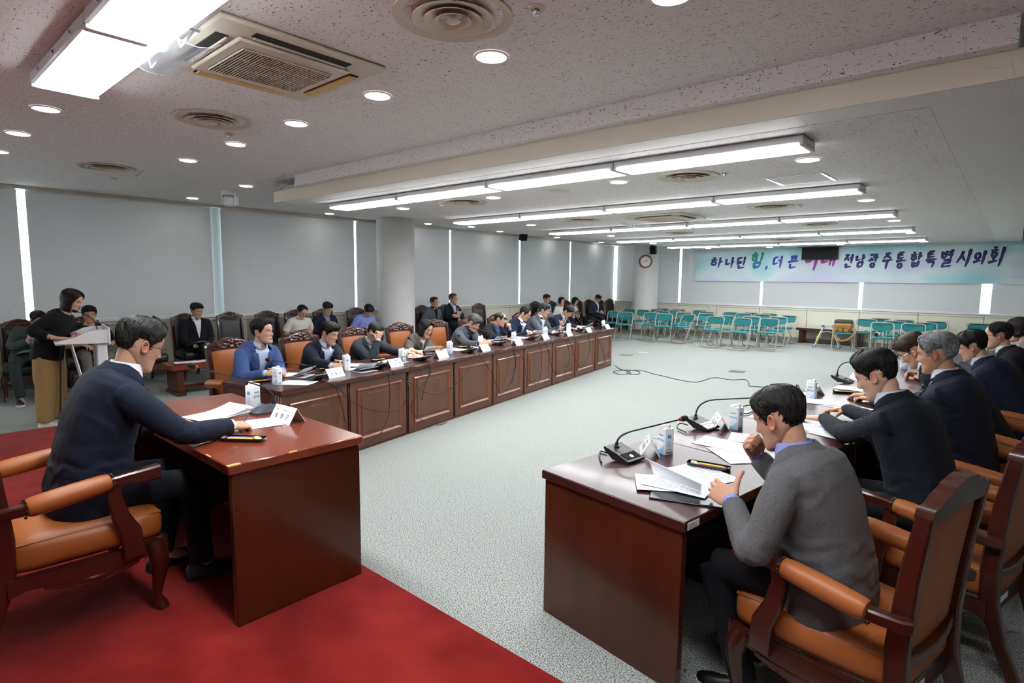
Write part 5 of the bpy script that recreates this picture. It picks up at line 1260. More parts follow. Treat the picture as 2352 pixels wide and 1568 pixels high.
    if glasses:
        b_ = MB(); rw, rh = glasses[1], glasses[2]
        for sx in (-1, 1):
            b_.tube([(sx * .0325 + rw * math.copysign(abs(math.cos(a)) ** .75, math.cos(a)), .104 - .25 * abs(rw * math.cos(a)) * (1 if sx * math.cos(a) > 0 else 0), .001 + rh * math.copysign(abs(math.sin(a)) ** .75, math.sin(a))) for a in [2 * math.pi * i / 20 for i in range(21)]], .0013, 5, caps=False)
            b_.tube([(sx * (.0325 + rw), .100, .006), (sx * .073, .075, .007), (sx * .079, .0, .006), (sx * .079, -.022, -.006)], .0014, 5)
        b_.tube([(-.0325 + rw, .105, .004), (0, .109, .006), (.0325 - rw, .105, .004)], .0013, 5)
        b_.v = [tuple(hd + HR @ (Vector(q) * hsz)) for q in b_.v]; b_.build('glasses', mat('frame_' + glasses[0].strip('#'), glasses[0], .3, metal=.6), root)
    if top in ('suit', 'shirt', 'polo') and not stand and res:
        b_ = MB(); b_.loft([ring(t, .17, .128, .12, .012, 24) for t in (.015, .06)], caps=False); b_.build('belt', M_BLACKP, root)
    return root, hinfo, Mi.inverted()

# ------------------------------------------------------------------ who sits where
BLK, BLK2 = '#0d0c0c', '#1d1a19'
def hL(px, py, z=.795): return at(px, py, z)
def LP(k, px, py, off, **kw):
    hd = on_line(px, py, Lp(0, off), Lp(1, off)); s = (hd - LA).dot(LD)
    return person(kw.pop('label'), Lp(s, kw.pop('seat', 1.24)), LROT, hd, group='councillors at the panelled desks', **kw)
def RP(px, py, off, **kw):
    hd = on_line(px, py, Rp(0, off), Rp(1, off)); s = (hd - RA).dot(RD)
    return person(kw.pop('label'), Rp(s, kw.pop('seat', 1.30)), RROT, hd, group='councillors at the plain desks', **kw)
def WP(px, py, x, **kw):
    d = ray(px, py); hd = CAM + d * (x / d.x)
    return person(kw.pop('label'), (kw.pop('sx', -10.28), hd.y + kw.pop('dy', 0), 0), R_(kw.pop('face', -90)), hd, group='people on the side chairs along the windows', **kw)
def pen(root_info, side, col, length, label, tilt=(0.0, .35, 1.0), name='pen'):
    root, hi, Mw = root_info; W, fd, px_, pz = hi[side]; sx = 1 if side == 'L' else -1
    c = W + fd * .105 + px_ * (sx * .03) - pz * .018; d = (px_ * (sx * tilt[0]) + fd * tilt[1] + pz * tilt[2]).normalized()
    a, e = Mw @ (c - d * .055), Mw @ (c + d * (length - .055)); b = MB(); b.tube([a, a.lerp(e, .08), a.lerp(e, .97), e], [.0008, .0038, .0038, .003], 8)
    o = b.build(name, mat('pencol_' + col.strip('#'), col, .4)); return tag(o, label, 'pen', 'pens held in hands')

# chairman
hdC = CAM + ray(322, 792) * (-3.19 / ray(322, 792).x)
pc = at(556, 975, .925); lc = at(418, 967, .925)
C_ = person('man in a navy suit and brown glasses writing at the dais desk', (-3.20, .615, DZ), R_(2), hdC, (2, 24, 0), jc='#141a28', jc2='#1a2233', shirt='#e9edf6', trous='#10131b', skin='#c39b82', hairs=dict(style='short', top=.026, side=.008, wild=.0045, lift=.014), hairc='#111010', hairc2='#2b2a2a', res=2, hip=.56, age=.6, glasses=('#4a2a20', .0235, .0165), scale=1.04,
    Rr=dict(p=pc, pose='write', dir=(-.25, .95, -.12), palm=(-.25, 0, -1), pole=(1, -.4, -.7)), L=dict(p=lc, pose='rest', dir=(.35, .9, -.1), palm=(.1, 0, -1)), belly=1.08, shadefold=1.1)
pen(C_, 'R', '#1b1c20', .14, 'black ballpoint pen in the right hand of the chairman', (.3, .5, .45))

# councillors by the windows
A = dict(res=1, skin='#c6a088')
LP(0, 604, 762, .98, label='man in a blue jacket and checked shirt with clasped hands', look=(22, -2, 0), jc='#3b4f80', jc2='#445a8e', shirt='#b9c9e2', trous='#22252e', hairs=dict(style='short', top=.03, side=.012, wild=.006), hairc=BLK, hairc2=BLK2, Rr=dict(p=hL(627, 856, .80), pose='rest', dir=(-.4, .8, .1), palm=(-.5, .1, -.8)), L=dict(p=hL(648, 852, .80), pose='rest', dir=(.55, .75, .1), palm=(.5, .1, -.8)), pin=True, age=.5, **A)
LP(1, 757, 766, .96, label='man in a navy suit with clasped hands and swept fringe', look=(16, 16, 0), jc='#161d2b', jc2='#1b2333', shirt='#c5d4f0', hairs=dict(style='fringe', top=.03, side=.012, wild=.003, part=.5), hairc=BLK, hairc2=BLK2, Rr=dict(p=hL(779, 840, .80), pose='fist', dir=(-.5, .8, 0), palm=(-.6, 0, -.8)), L=dict(p=hL(797, 834, .80), pose='rest', dir=(.6, .7, 0), palm=(.5, 0, -.8)), pin=True, **A)
h3 = on_line(872, 766, Lp(0, .86), Lp(1, .86))
LP(2, 862, 764, .98, label='man in a charcoal suit rubbing his forehead', look=(12, 32, 0), jc='#2b3238', jc2='#343c43', shirt='#d4dae2', hairs=dict(style='short', top=.014, side=.007, wild=.002), hairc='#100f0f', hairc2='#262322', Rr=dict(p=h3 + Vector((0, 0, -.01)), pose='fist', dir=(-.35, .15, 1), palm=(-.1, -1, .2), pole=(.3, .6, -1)), L=dict(p=hL(946, 810, .80), pose='rest', dir=(-.1, 1, -.1)), **A)
LP(3, 978, 754, .98, label='woman with bobbed black hair in a taupe blazer and cream top', look=(-2, 24, 0), top='blazer', jc='#4a4844', jc2='#55534e', shirt='#e4ddcf', skin='#d3a588', hairs=dict(style='bob', top=.022, side=.014, wild=.0015, part=.25, long=(.105, 68)), hairc='#120f10', hairc2='#231d1d', Rr=dict(p=hL(958, 806, .79), pose='rest', dir=(-.3, .9, -.1)), L=dict(p=hL(1003, 803, .79), pose='flat', dir=(.45, .8, -.1)), scale=.95, res=1, glasses=('#b9b3b8', .022, .018), pin=True)
LP(4, 1088, 742, .93, label='man with grey curly hair in a grey suit looking at a phone', look=(14, 34, 0), jc='#4a4f57', jc2='#545a63', shirt='#26283a', hairs=dict(style='fringe', top=.034, side=.014, wild=.008), hairc='#6b6a66', hairc2='#3c3a38', Rr=dict(p=hL(1112, 788, .81), pose='hold', dir=(-.3, .9, .2), palm=(-.7, 0, -.4)), L=dict(p=hL(1124, 785, .81), pose='hold', dir=(.4, .8, .2), palm=(.7, 0, -.4)), **A)
h6 = on_line(1171, 748, Lp(0, .82), Lp(1, .82))
LP(5, 1149, 733, .98, label='balding man in a dark suit and blue shirt with a fist at his mouth', look=(26, 14, 0), jc='#171c24', jc2='#1d232c', shirt='#3c5f96', hairs=dict(style='bald', top=.010, side=.010, wild=.002), hairc='#191513', hairc2='#2d2623', L=dict(p=h6, pose='fist', dir=(.35, .1, 1), palm=(.2, -1, 0), pole=(-.3, .5, -1)), Rr=dict(p=hL(1163, 777, .79), pose='flat', dir=(-.4, .9, -.1)), age=.8, **A)
c7 = LP(6, 1206, 721, .95, label='man in a navy suit with slicked hair and thin glasses writing', look=(14, 26, 0), jc='#19213a', jc2='#1f2842', shirt='#e6e9f2', hairs=dict(style='high', top=.02, side=.011, wild=.0015), hairc='#141212', hairc2='#242120', Rr=dict(p=hL(1222, 762, .80), pose='write', dir=(-.3, .9, 0), palm=(-.3, 0, -1)), L=dict(p=hL(1233, 764, .79), pose='rest', dir=(.5, .8, 0)), glasses=('#8c8076', .022, .016), pin=True, age=.5, **A)
pen(c7, 'R', '#d8952c', .15, 'yellow pencil held by the man with slicked hair', (.9, .2, .2), 'pencil')
h8 = on_line(1293, 745, Lp(0, .70), Lp(1, .70))
c8 = LP(7, 1250, 713, .98, label='man in a light grey suit and white shirt raising a phone', look=(22, 14, 0), jc='#565c68', jc2='#5f6672', shirt='#e8ebf2', hairs=dict(style='fringe', top=.026, side=.011, wild=.004), hairc='#242322', hairc2='#3b3938', Rr=dict(p=hL(1281, 764, .79), pose='write', dir=(-.2, .95, 0), palm=(-.2, 0, -1)), L=dict(p=h8, pose='hold', dir=(.2, .6, .7), palm=(.6, -.3, .3)), age=.4, **A)
pen(c8, 'R', '#c22b3a', .15, 'red pen held by the man raising a phone', (-.5, .5, .5))
LP(8, 1303, 716, .92, label='young man in a navy suit bent over his notes at the row end', look=(14, 38, 0), jc='#171f36', jc2='#1d2640', shirt='#dfe4ee', hairs=dict(style='fringe', top=.028, side=.010, wild=.003, part=-.4), hairc=BLK, hairc2=BLK2, Rr=dict(p=hL(1319, 754, .79), pose='write', dir=(-.3, .9, 0)), L=dict(p=hL(1333, 752, .79), pose='rest', dir=(.5, .8, 0)), pin=True, **A)

# councillors of the plain desk row

h1 = on_line(1722, 1020, Rp(0, .79), Rp(1, .79))
r1 = RP(1789, 961, 1.0, label='man in a grey wool jacket and lilac shirt, fist at his mouth', look=(0, 24, 0), jc='#4b4b4d', jc2='#636365', shirt='#8c93d6', trous='#11131a', hairs=dict(style='high', top=.024, side=.006, wild=.0045), hairc='#0e0d0e', hairc2='#262222', res=2, age=.7, shoes='#101012', sole='#c9c9c6', seat=1.235, belly=1.12, scale=1.05, skin='#c0967c',
   Rr=dict(p=h1, pose='fist', dir=(-.55, .25, .85), palm=(-.2, -1, .1), pole=(.5, .4, -1)), L=dict(p=at(1652, 1130, .82), pose='rest', dir=(.3, .9, .18), palm=(.85, .1, -.45), pole=(-.8, -.7, -.7)), pin=True, legs={-1: ((-.15, .40, .52), (-.16, .24, .075)), 1: ((.14, .42, .52), (.12, .36, .075))})
r2 = RP(2012, 862, 1.0, label='young man in a navy suit with a black watch writing with a pencil', look=(4, 28, 0), jc='#10161f', jc2='#151d28', shirt='#c9d2e2', trous='#10141b', hairs=dict(style='short', top=.030, side=.006, wild=.005, lift=.010), hairc='#0c0c0e', hairc2='#1c1d22', res=2, seat=1.27, scale=1.06, skin='#cfa892',
   L=dict(p=at(1868, 958, .79), pose='flat', dir=(.12, .98, -.08), pole=(-1, -.4, -.7)), Rr=dict(p=at(1915, 940, .80), pose='write', dir=(-.35, .9, -.1), palm=(-.2, 0, -1)))
pen(r2, 'R', '#e0a128', .17, 'yellow pencil held by the young man with the watch', (.8, -.5, .25), 'pencil')
W, fd, px_, pz = r2[1]['L']; b = MB(); b.tube([W + fd * .004, W + fd * .006, W + fd * .026, W + fd * .028], [.029, .031, .031, .029], 18); wt = b.build('wrist_watch', M_GLOSSB); b2 = MB(); b2.rbox(-.018, .018, -.018, .018, .034, .042, .005, 3); b2.v = [tuple(W + fd * .016 - pz * .008 + px_ * q[0] + fd * q[1] + pz * q[2]) for q in b2.v]; fc2 = b2.build('watch_face', M_GLOSSB, wt); wt.matrix_world = r2[2]; tag(wt, 'black wrist watch on the young man in navy', 'watch')
r3 = RP(2150, 812, 1.06, label='man with silver hair in a dark navy jacket and striped shirt', look=(2, 14, 0), jc='#151a28', jc2='#1a2030', shirt='#cdd6dc', trous='#11131a', hairs=dict(style='short', top=.028, side=.013, wild=.007), hairc='#8b8e90', hairc2='#55585b', brow='#4a4744', res=1, age=.8, seat=1.27, scale=1.05, skin='#bd9074',
   Rr=dict(p=at(1968, 906, .79), pose='write', dir=(-.3, .9, -.1)), L=dict(p=at(1985, 913, .79), pose='rest', dir=(.3, .9, -.1)))
pen(r3, 'R', '#3c44b8', .14, 'blue pen held by the silver-haired man', (.9, -.3, .1))
r4 = RP(2098, 806, .72, label='man with brown swept hair and glasses bent low over the desk', look=(8, 40, 0), jc='#141924', jc2='#1a202c', shirt='#cfd6e0', hairs=dict(style='fringe', top=.032, side=.009, wild=.003, part=-.6, lift=.01), hairc='#2c211b', hairc2='#4a3a30', res=1, seat=1.24, glasses=('#c8c4c0', .022, .016), skin='#c49a80',
   Rr=dict(p=at(2095, 858, .80), pose='hold', dir=(-.3, .9, .2), palm=(-.6, 0, -.6)), L=dict(p=at(2110, 862, .80), pose='hold', dir=(.4, .8, .2), palm=(.6, 0, -.6)), age=.4)
RP(2232, 796, .90, label='man with black wavy hair and glasses in a navy suit', look=(4, 22, 0), jc='#161c2e', jc2='#1b2236', shirt='#b9c4da', hairs=dict(style='short', top=.034, side=.012, wild=.007), hairc=BLK, hairc2=BLK2, res=1, seat=1.25, scale=1.08, glasses=('#3d3531', .022, .016), skin='#c69e86',
   Rr=dict(p=at(2190, 838, .80), pose='write', dir=(-.3, .9, -.1)), L=dict(p=at(2205, 848, .80), pose='rest', dir=(.3, .9, -.1)))
RP(2292, 770, .95, label='older man in a black suit with rimmed glasses', look=(6, 8, 0), jc='#14161a', jc2='#191b20', shirt='#d9dde4', hairs=dict(style='high', top=.018, side=.010, wild=.002, part=.5), hairc='#151313', hairc2='#2a2625', res=1, seat=1.30, glasses=('#2a2a30', .022, .016), age=.6, skin='#c8a088')
RP(2340, 758, .95, label='woman with dark pinned-up hair and pearl earring', look=(-4, 8, 0), top='blazer', jc='#77757f', jc2='#817f89', shirt='#e8e4de', hairs=dict(style='bob', top=.03, side=.018, wild=.002), hairc='#181314', hairc2='#2b2223', res=0, seat=1.28, scale=.94, skin='#d2a68c')

# people along the windows
Z0 = dict(res=0)
P1 = CAM + ray(72, 772) * (-9.90 / ray(72, 772).x)
WP(88, 735, -10.18, label='man in a green-grey suit hiding his face behind a sheet', look=(18, 22, 0), jc='#38443f', jc2='#3f4c47', shirt='#a9b6cc', trous='#2b3634', hairs=dict(style='short', top=.02, side=.008), hairc=BLK, hairc2=BLK2, res=1, skin='#b08a70', dy=-.22, shoes='#1c2234', sole='#d8d6cf', sx=-10.20, legs={-1: ((-.17, .44, .50), (-.20, .52, .075)), 1: ((.13, .44, .50), (.10, .52, .075))}, Rr=dict(p=P1, pose='hold', dir=(-.4, .25, .85), palm=(-.7, -.5, 0), pole=(.9, -.1, -1)))
WP(205, 722, -10.18, label='man in a black T-shirt and glasses sitting behind the podium', look=(-4, 6, 0), top='tee', jc='#111113', trous='#6d6963', hairs=dict(style='fringe', top=.024, side=.012, wild=.003), hairc=BLK, hairc2=BLK2, glasses=('#b8b2aa', .023, .018), skin='#c89a80', sleeve=.3, scale=1.04, belly=1.15, res=1)
h3b = CAM + ray(470, 792) * (-9.85 / ray(470, 792).x)
WP(452, 713, -10.16, label='man in a black suit and white shirt holding a folded sheet', look=(12, 12, 0), jc='#14161d', jc2='#181b23', shirt='#e1e4ec', trous='#12141a', hairs=dict(style='fringe', top=.022, side=.007), hairc=BLK, hairc2=BLK2, res=1, skin='#be9880', sx=-10.24, Rr=dict(p=h3b + Vector((0, -.08, 0)), pose='hold', dir=(-.5, .8, .1), palm=(-.6, 0, -.5)), L=dict(p=h3b + Vector((0, .05, 0)), pose='hold', dir=(.5, .8, .1), palm=(.6, 0, -.5)), legs={-1: ((-.10, .44, .53), (-.10, .46, .075)), 1: ((.05, .46, .56), (-.04, .60, .16))})
WP(694, 716, -10.12, label='man in a white polo shirt and glasses writing on his lap', look=(4, 30, 0), top='polo', jc='#cfcac4', jc2='#d6d1cb', trous='#2b2d33', sleeve=.3, hairs=dict(style='high', top=.02, side=.011), hairc=BLK, hairc2=BLK2, glasses=('#8a8a90', .022, .017), skin='#c7a189', **Z0)
WP(752, 709, -10.14, label='man in a dark navy jacket and glasses beside the white polo', look=(6, 24, 0), jc='#1a2030', jc2='#1e2536', shirt='#7f86a8', hairs=dict(style='fringe', top=.026, side=.012), hairc=BLK, hairc2=BLK2, glasses=('#5a5a60', .022, .016), skin='#bf9a84', **Z0)
WP(846, 714, -10.08, label='man in a lilac shirt bowing his head beside the column', look=(0, 44, 0), top='shirt', jc='#7d8cd0', jc2='#8795d8', trous='#2a2c36', hairs=dict(style='fringe', top=.034, side=.014, wild=.005), hairc='#0a0a0a', hairc2='#161515', skin='#bf9a84', **Z0)
WP(998, 694, -10.20, label='man in a grey jacket and black shirt with glasses', look=(10, 2, 0), jc='#4c525a', jc2='#565c64', shirt='#121316', hairs=dict(style='short', top=.018, side=.010), hairc='#131212', hairc2='#2a2725', glasses=('#7a7670', .023, .015), skin='#b8917b', age=.5, **Z0)
xa = CAM + ray(1052, 722) * (-9.98 / ray(1052, 722).x)
WP(1041, 686, -10.20, label='man in a black jacket with crossed arms and glasses', look=(14, 0, 0), jc='#141825', jc2='#181d2b', shirt='#b9c2d8', hairs=dict(style='short', top=.022, side=.010), hairc='#3a3633', hairc2='#5b5651', glasses=('#4b4b4e', .023, .015), skin='#bf967e', age=.5, Rr=dict(p=xa + Vector((-.02, .07, .03)), pose='flat', dir=(-1, -.1, .1), palm=(0, -1, 0), pole=(1, .1, -.9)), L=dict(p=xa + Vector((.02, -.07, -.03)), pose='flat', dir=(1, -.1, .1), palm=(0, -1, 0), pole=(-1, .1, -.9)), **Z0)
WP(1256, 686, -10.22, label='young man half hidden behind the grey suit', look=(12, 6, 0), top='shirt', jc='#93a5bb', jc2='#9cadc2', hairs=dict(style='fringe', top=.026, side=.012), hairc=BLK, hairc2=BLK2, glasses=('#3a3a3c', .022, .016), skin='#bf9a84', **Z0)
WP(1290, 692, -10.20, label='woman in a white blouse with dark tied hair', look=(-14, 6, 0), top='blouse', jc='#dcdad8', jc2='#e2e0de', trous='#22232a', hairs=dict(style='bob', top=.02, side=.012, long=(.06, 80)), hairc='#171212', hairc2='#2a2120', skin='#d6ac94', scale=.94, **Z0)
hb = CAM + ray(1326, 722) * (-9.85 / ray(1326, 722).x)
p11 = WP(1321, 692, -10.18, label='woman in a beige jacket lifting a brown clutch', look=(-4, 26, 0), top='blazer', jc='#8c8881', jc2='#96928b', shirt='#d8d4cc', trous='#15151a', hairs=dict(style='bob', top=.022, side=.014, long=(.085, 66)), hairc='#0f0c0d', hairc2='#1f191a', skin='#d0a48c', scale=.94, Rr=dict(p=hb + Vector((.0, -.09, -.03)), pose='hold', dir=(-.2, .6, .7), palm=(-.8, 0, 0)), L=dict(p=hb + Vector((.0, .09, -.03)), pose='hold', dir=(.2, .6, .7), palm=(.8, 0, 0)), **Z0)
b = MB(); b.rbox(-.012, .012, -.085, .085, -.06, .06, .012, 4); o = b.build('clutch_bag', mat('brown_suede', '#6f624c', .9)); o.location = hb + Vector((.03, 0, .03)); o.rotation_euler = (0, .3, 0); tag(o, 'brown clutch lifted by the woman in beige', 'clutch')
WP(1373, 686, -10.16, label='man in a dark suit looking down at his phone near the corner', look=(18, 30, 0), jc='#262c3a', jc2='#2c3342', shirt='#e0e4ea', trous='#1f2431', hairs=dict(style='fringe', top=.024, side=.009), hairc=BLK, hairc2=BLK2, skin='#b08c76', **Z0)

# woman at the podium
hw = CAM + ray(166, 690) * (-8.02 / ray(166, 690).x)
person('standing woman in a black blouse and camel trousers at the podium', (-8.12, 1.31, 0), R_(-38), hw, (-2, 22, 0), top='blouse', jc='#121214', jc2='#17171a', trous='#a08455', skin='#cda58f', hairs=dict(style='bob', top=.022, side=.018, wild=.0015, part=.3, long=(.12, 70)), hairc='#1a1110', hairc2='#2e1e1b', res=1, stand=True, scale=.93, shoes='#d9d7d2', sleeve=.75, belly=.95,
   Rr=dict(p=CAM + ray(146, 776) * (-7.84 / ray(146, 776).x), pose='flat', dir=(-.4, .9, -.05)), L=dict(p=CAM + ray(186, 770) * (-7.92 / ray(186, 770).x), pose='flat', dir=(.3, .9, -.05)))

# ================================================================== papers
DK = DZ + .75
p = at(500, 955, DK); booklet((p.x, p.y, DK), R_(14), 'open stack of documents under the hands of the chairman', 4, .05)
p = at(560, 975, DK); paper((p.x + .03, p.y + .02, DK), R_(-12), 'loose white sheet under the right hand of the chairman')
LPAP = [(690, 880, 1), (680, 863, 0), (830, 850, 0), (800, 838, 1), (905, 832, 0), (950, 818, 1), (985, 808, 0), (1045, 803, 1), (1135, 783, 0), (1100, 797, 1), (1215, 768, 0), (1195, 776, 1), (1262, 760, 0), (1345, 751, 0), (1290, 762, 1)]
WHOP = [0, 0, 1, 1, 2, 2, 3, 3, 4, 4, 6, 5, 7, 8, 7]
for k, (px_, py_, kind) in enumerate(LPAP):
    q = at(px_, py_, ZD); s = (q - LA).dot(LD); off = min(max((q - LA).dot(LN), .2), .62); q = Lp(s, off, ZD + .0005 * k)
    if kind == 0: booklet(q, LROT + R_(random.uniform(-25, 25)), 'stapled documents before the ' + WHO_L[WHOP[k]], 3, .12)
    else: paper(q, LROT + R_(random.uniform(-30, 30)), 'loose white sheet before the ' + WHO_L[WHOP[k]])
# the near pile of the plain row: folder, spread sheets and a raised page
def quad_paper(c4, label, name='paper_sheet', m=None, lift=0, z=ZD, k=0):
    P = [at(x, y, z) for x, y in c4]; o = sum(P, Vector()) / 4; X = ((P[1] - P[0]) + (P[2] - P[3])).normalized(); rz = math.atan2(X.y, X.x)
    w_, h_ = ((P[1] - P[0]).length + (P[2] - P[3]).length) / 2, ((P[3] - P[0]).length + (P[2] - P[1]).length) / 2
    return paper((o.x, o.y, z + .0012 + .0022 * k), rz, label, max(.15, min(w_, .32)), max(.15, min(h_, .32)), lift=lift, m=m, name=name)
b = MB(); b.box(-.125, .125, -.165, .165, 0, .008, .003); fo = b.build('document_folder', mat('dark_folder', '#20242c', .25)); q = at(1585, 1135, ZD); fo.location = (q.x, q.y, ZD); fo.rotation_euler = (0, 0, RROT + R_(28)); tag(fo, 'dark plastic folder under the spread sheets of the grey-jacketed man', 'folder')
q = at(1535, 1115, ZD); paper((q.x, q.y, ZD + .009), RROT + R_(40), 'white sheet on top of the dark folder', m=M_PRINT)
q = at(1560, 1118, ZD); paper((q.x, q.y, ZD + .0125), RROT + R_(14), 'printed sheet with a highlighted line before the grey-jacketed man', m=M_PRINT)
q = at(1615, 1088, ZD); paper((q.x, q.y, ZD + .0008), RROT + R_(-12), 'printed table sheet beside the pen tray', m=M_PRINT2)
# page being turned, held up by the left hand
root_h = at(1590, 1085, ZD + .05)
b = MB()
e0, e1 = at(1480, 1062, ZD + .065), at(1612, 1122, ZD + .018); t0, t1 = at(1510, 1050, ZD + .10), at(1640, 1112, ZD + .075)
P00, P01, P10, P11 = at(1500, 1085, ZD + .02), at(1610, 1128, ZD + .02), at(1482, 1052, ZD + .085), at(1612, 1112, ZD + .09)
def turned(u, v):
    a = P00.lerp(P01, u); c = P10.lerp(P11, u); p_ = a.lerp(c, v); p_.z += .02 * math.sin(v * math.pi); return p_
b.sheet(turned, 10, 8, .0012); o = b.build('paper_sheet', M_PRINT, None, 60); tag(o, 'page being turned by the man in the grey wool jacket', 'paper', 'loose papers on the desks')
for k, (px_, py_, a, lb, f_) in enumerate(((1660, 1020, 8, 'blank white sheet beyond the pen tray', 0), (1690, 1045, -35, 'printed sheet half under the blank one beyond the pen tray', 1), (1735, 1010, 22, 'sheet near the elbow of the grey-jacketed man', 1), (1880, 985, 10, 'printed sheet under the hands of the young man in navy', 1), (1925, 1000, -8, 'printed sheet at the desk edge of the young man in navy', 1), (1900, 925, 20, 'curled sheet between the carton and the pencil', 0), (1945, 935, -5, 'printed sheet before the silver-haired man', 1), (1960, 893, 5, 'white note before the blue pen', 0), (2130, 838, 0, 'white sheet before the brown-haired man', 0), (2190, 850, 10, 'printed sheet before the wavy-haired man', 1))):
    q = at(px_, py_, ZD); s = (q - RA).dot(RD); off = min(max((q - RA).dot(RN), .15), .70); q = Rp(s, off, ZD + .0006 * (k % 3))
    paper(q, RROT + R_(a), lb, m=M_PRINT if f_ else M_PAPER, fold=.03 if k == 5 else None)
q = at(2106, 842, .86); o = paper((q.x, q.y, .845), RROT + R_(15), 'sheet lifted by the brown-haired man'); o.rotation_euler = (R_(55), 0, RROT + R_(15))
# phones
def phone(p, rot, label, col='#101114'):
    b = MB(); b.rbox(-.036, .036, -.075, .075, -.004, .004, .004, 3); o = b.build('mobile_phone', M_GLOSSB); o.location = p; o.rotation_euler = rot; tag(o, label, 'phone', 'mobile phones')
    b = MB(); b.box(-.033, .033, -.071, .071, .0038, .0045, .0004); b.build('screen', mat('phone_screen', '#2b3a5a', .1, emit=.25), o)
phone(at(1120, 780, .835), (R_(40), 0, LROT), 'phone in the hands of the grey-haired curly man')
phone(h8 + Vector((.03, .0, .06)), (R_(60), 0, LROT + .3), 'black phone raised by the man in light grey')
# papers along the windows
WPp = [(30, 845, .60, 'white document on the lap of the man in green-grey', -9.85), (455, 800, .64, 'folded sheet in the hands of the black-suited man', -9.86), (690, 760, .60, 'sheet on the lap of the man in white polo', -9.9)]
for px_, py_, z, lb, X_ in WPp:
    q = CAM + ray(px_, py_) * (X_ / ray(px_, py_).x); q.z = max(q.z, .615)
    if px_ == 30: q = Vector((-9.93, 1.40, .645))
    o = paper(q, R_(-90 + 8), lb, .21, .297, fold=.03); o.rotation_euler = (R_(14), 0, R_(-80))
q = CAM + ray(86, 790) * (-9.86 / ray(86, 790).x); o = paper(q + Vector((0, .05, .04)), 0, 'sheet raised to the face of the man in green-grey', .21, .297, m=M_PAPER); o.rotation_euler = (R_(80), R_(8), R_(-60))

# ================================================================== podium
pd = thing('podium', 'white wooden podium with curved side panels', 'podium', (-7.82, 1.70, 0), R_(-8))
b = MB(); sp = [(-.36, .965), (-.36, .985), (-.30, 1.005), (-.22, 1.02), (-.15, 1.05), (-.08, 1.085), (0, 1.10), (.10, 1.10), (.10, .955), (0, .955)]
for sx in (-.32, .30): b.prism(sp, lambda u, v, q, sx=sx: (sx + q, u, v), 0, .02)
cks = list(b.v)
for sx, nm in ((-.32, 0), (.30, 1)):
    b = MB(); b.prism(sp, lambda u, v, q, sx=sx: (sx + q, u, v), 0, .02); b.build('side_panel', M_WPLAST, pd)
b = MB(); b.box(-.33, .33, .10, .12, .94, 1.125, .004); b.build('front_board', M_WPLAST, pd)
b = MB(); b.box(-.30, .30, -.36, .10, .95, .97, .003); b.build('desktop', M_WPLAST, pd)
b = MB(); b.box(-.27, .27, .0, .09, .04, .95, .006); b.build('column', M_WPLAST, pd)
b = MB(); b.box(-.30, .30, -.15, .22, 0, .04, .006); b.build('base', M_WPLAST, pd)
for sx in (-1, 1):
    b = MB(); b.tube([(sx * .29, -.22, .955), (sx * .29, -.05, .04)], .007, 8); b.build('stay_rod', M_WPLAST, pd)
mr = thing('podium_microphone', 'black gooseneck microphone on the white podium', 'microphone', (-7.82, 1.70, 0), R_(-8))
b = MB(); b.lathe([(.02, .97), (.02, .985), (.008, .995)], 14, M=Mx((0, .03, 0))); b.build('foot', M_BLACKP, mr)
b = MB(); b.tube([(0, .03, .985), (0, .03, 1.10), (-.01, .0, 1.20), (-.03, -.09, 1.27), (-.04, -.13, 1.285)], .005, 8); b.build('gooseneck', M_CABLE, mr)
b = MB(); b.tube([(-.04, -.13, 1.285), (-.042, -.15, 1.292), (-.044, -.175, 1.30), (-.045, -.18, 1.302)], [.009, .015, .014, .004], 12); b.build('foam_head', M_FOAM, mr)
b = MB(); b.tube([(-7.98, 1.42, .95), (-7.97, 1.40, .6), (-7.96, 1.38, .3), (-7.94, 1.36, .02), (-7.9, 1.5, .008)], .006, 6); tag(b.build('podium_cable', M_CABLE), 'black cable hanging from the white podium', 'cable')

# ================================================================== low tables by the windows and under the banner
def low_table(loc, rz, L, D, h, label, glass=False):
    t = thing('low_table', label, 'table', loc, rz, 'low wooden tables')
    b = MB(); b.box(-L / 2, L / 2, -D / 2, D / 2, h - .07, h, .008); tp_ = b.build('top', M_WOODTOP if not glass else M_WOOD, t)
    if glass: b = MB(); b.box(-L / 2 + .01, L / 2 - .01, -D / 2 + .01, D / 2 - .01, h, h + .008, .002); b.build('glass_plate', mat('green_glass', '#c3d9d2', .08, spec=.7), tp_)
    for sx in (-1, 1):
        b = MB(); b.box(sx * (L / 2 - .12) - .05, sx * (L / 2 - .12) + .05, -D / 2 + .06, D / 2 - .06, .05, h - .07, .006); b.build('leg_panel', M_WOOD, t)
        b = MB(); b.box(sx * (L / 2 - .12) - .06, sx * (L / 2 - .12) + .06, -D / 2 + .01, D / 2 - .01, 0, .05, .01); b.build('foot', M_WOOD, t)
    b = MB(); b.box(-L / 2 + .15, L / 2 - .15, -.10, .10, .07, .10, .004); b.build('shelf', M_WOOD, t); return t
lt = low_table((-9.02, 3.45, 0), R_(90), 1.35, .52, .44, 'low mahogany table with papers before the black-suited man')
q = at(425, 828, .44); paper((-9.05, 3.05, .442), R_(80), 'two sheets on the low table before the black-suited man', .297, .21); paper((-9.02, 3.30, .443), R_(96), 'sheet overlapping on the low table before the black-suited man', .297, .21)
low_table((-9.2, 9.9, 0), R_(90), 1.35, .52, .44, 'low mahogany table before the man with crossed arms'); paper((-9.2, 9.6, .442), R_(85), 'sheet on the low table before the man with crossed arms', .297, .21)
low_table((-3.83, 17.62, 0), 0, 1.66, .5, .43, 'low mahogany table with a glass top under the banner', True)
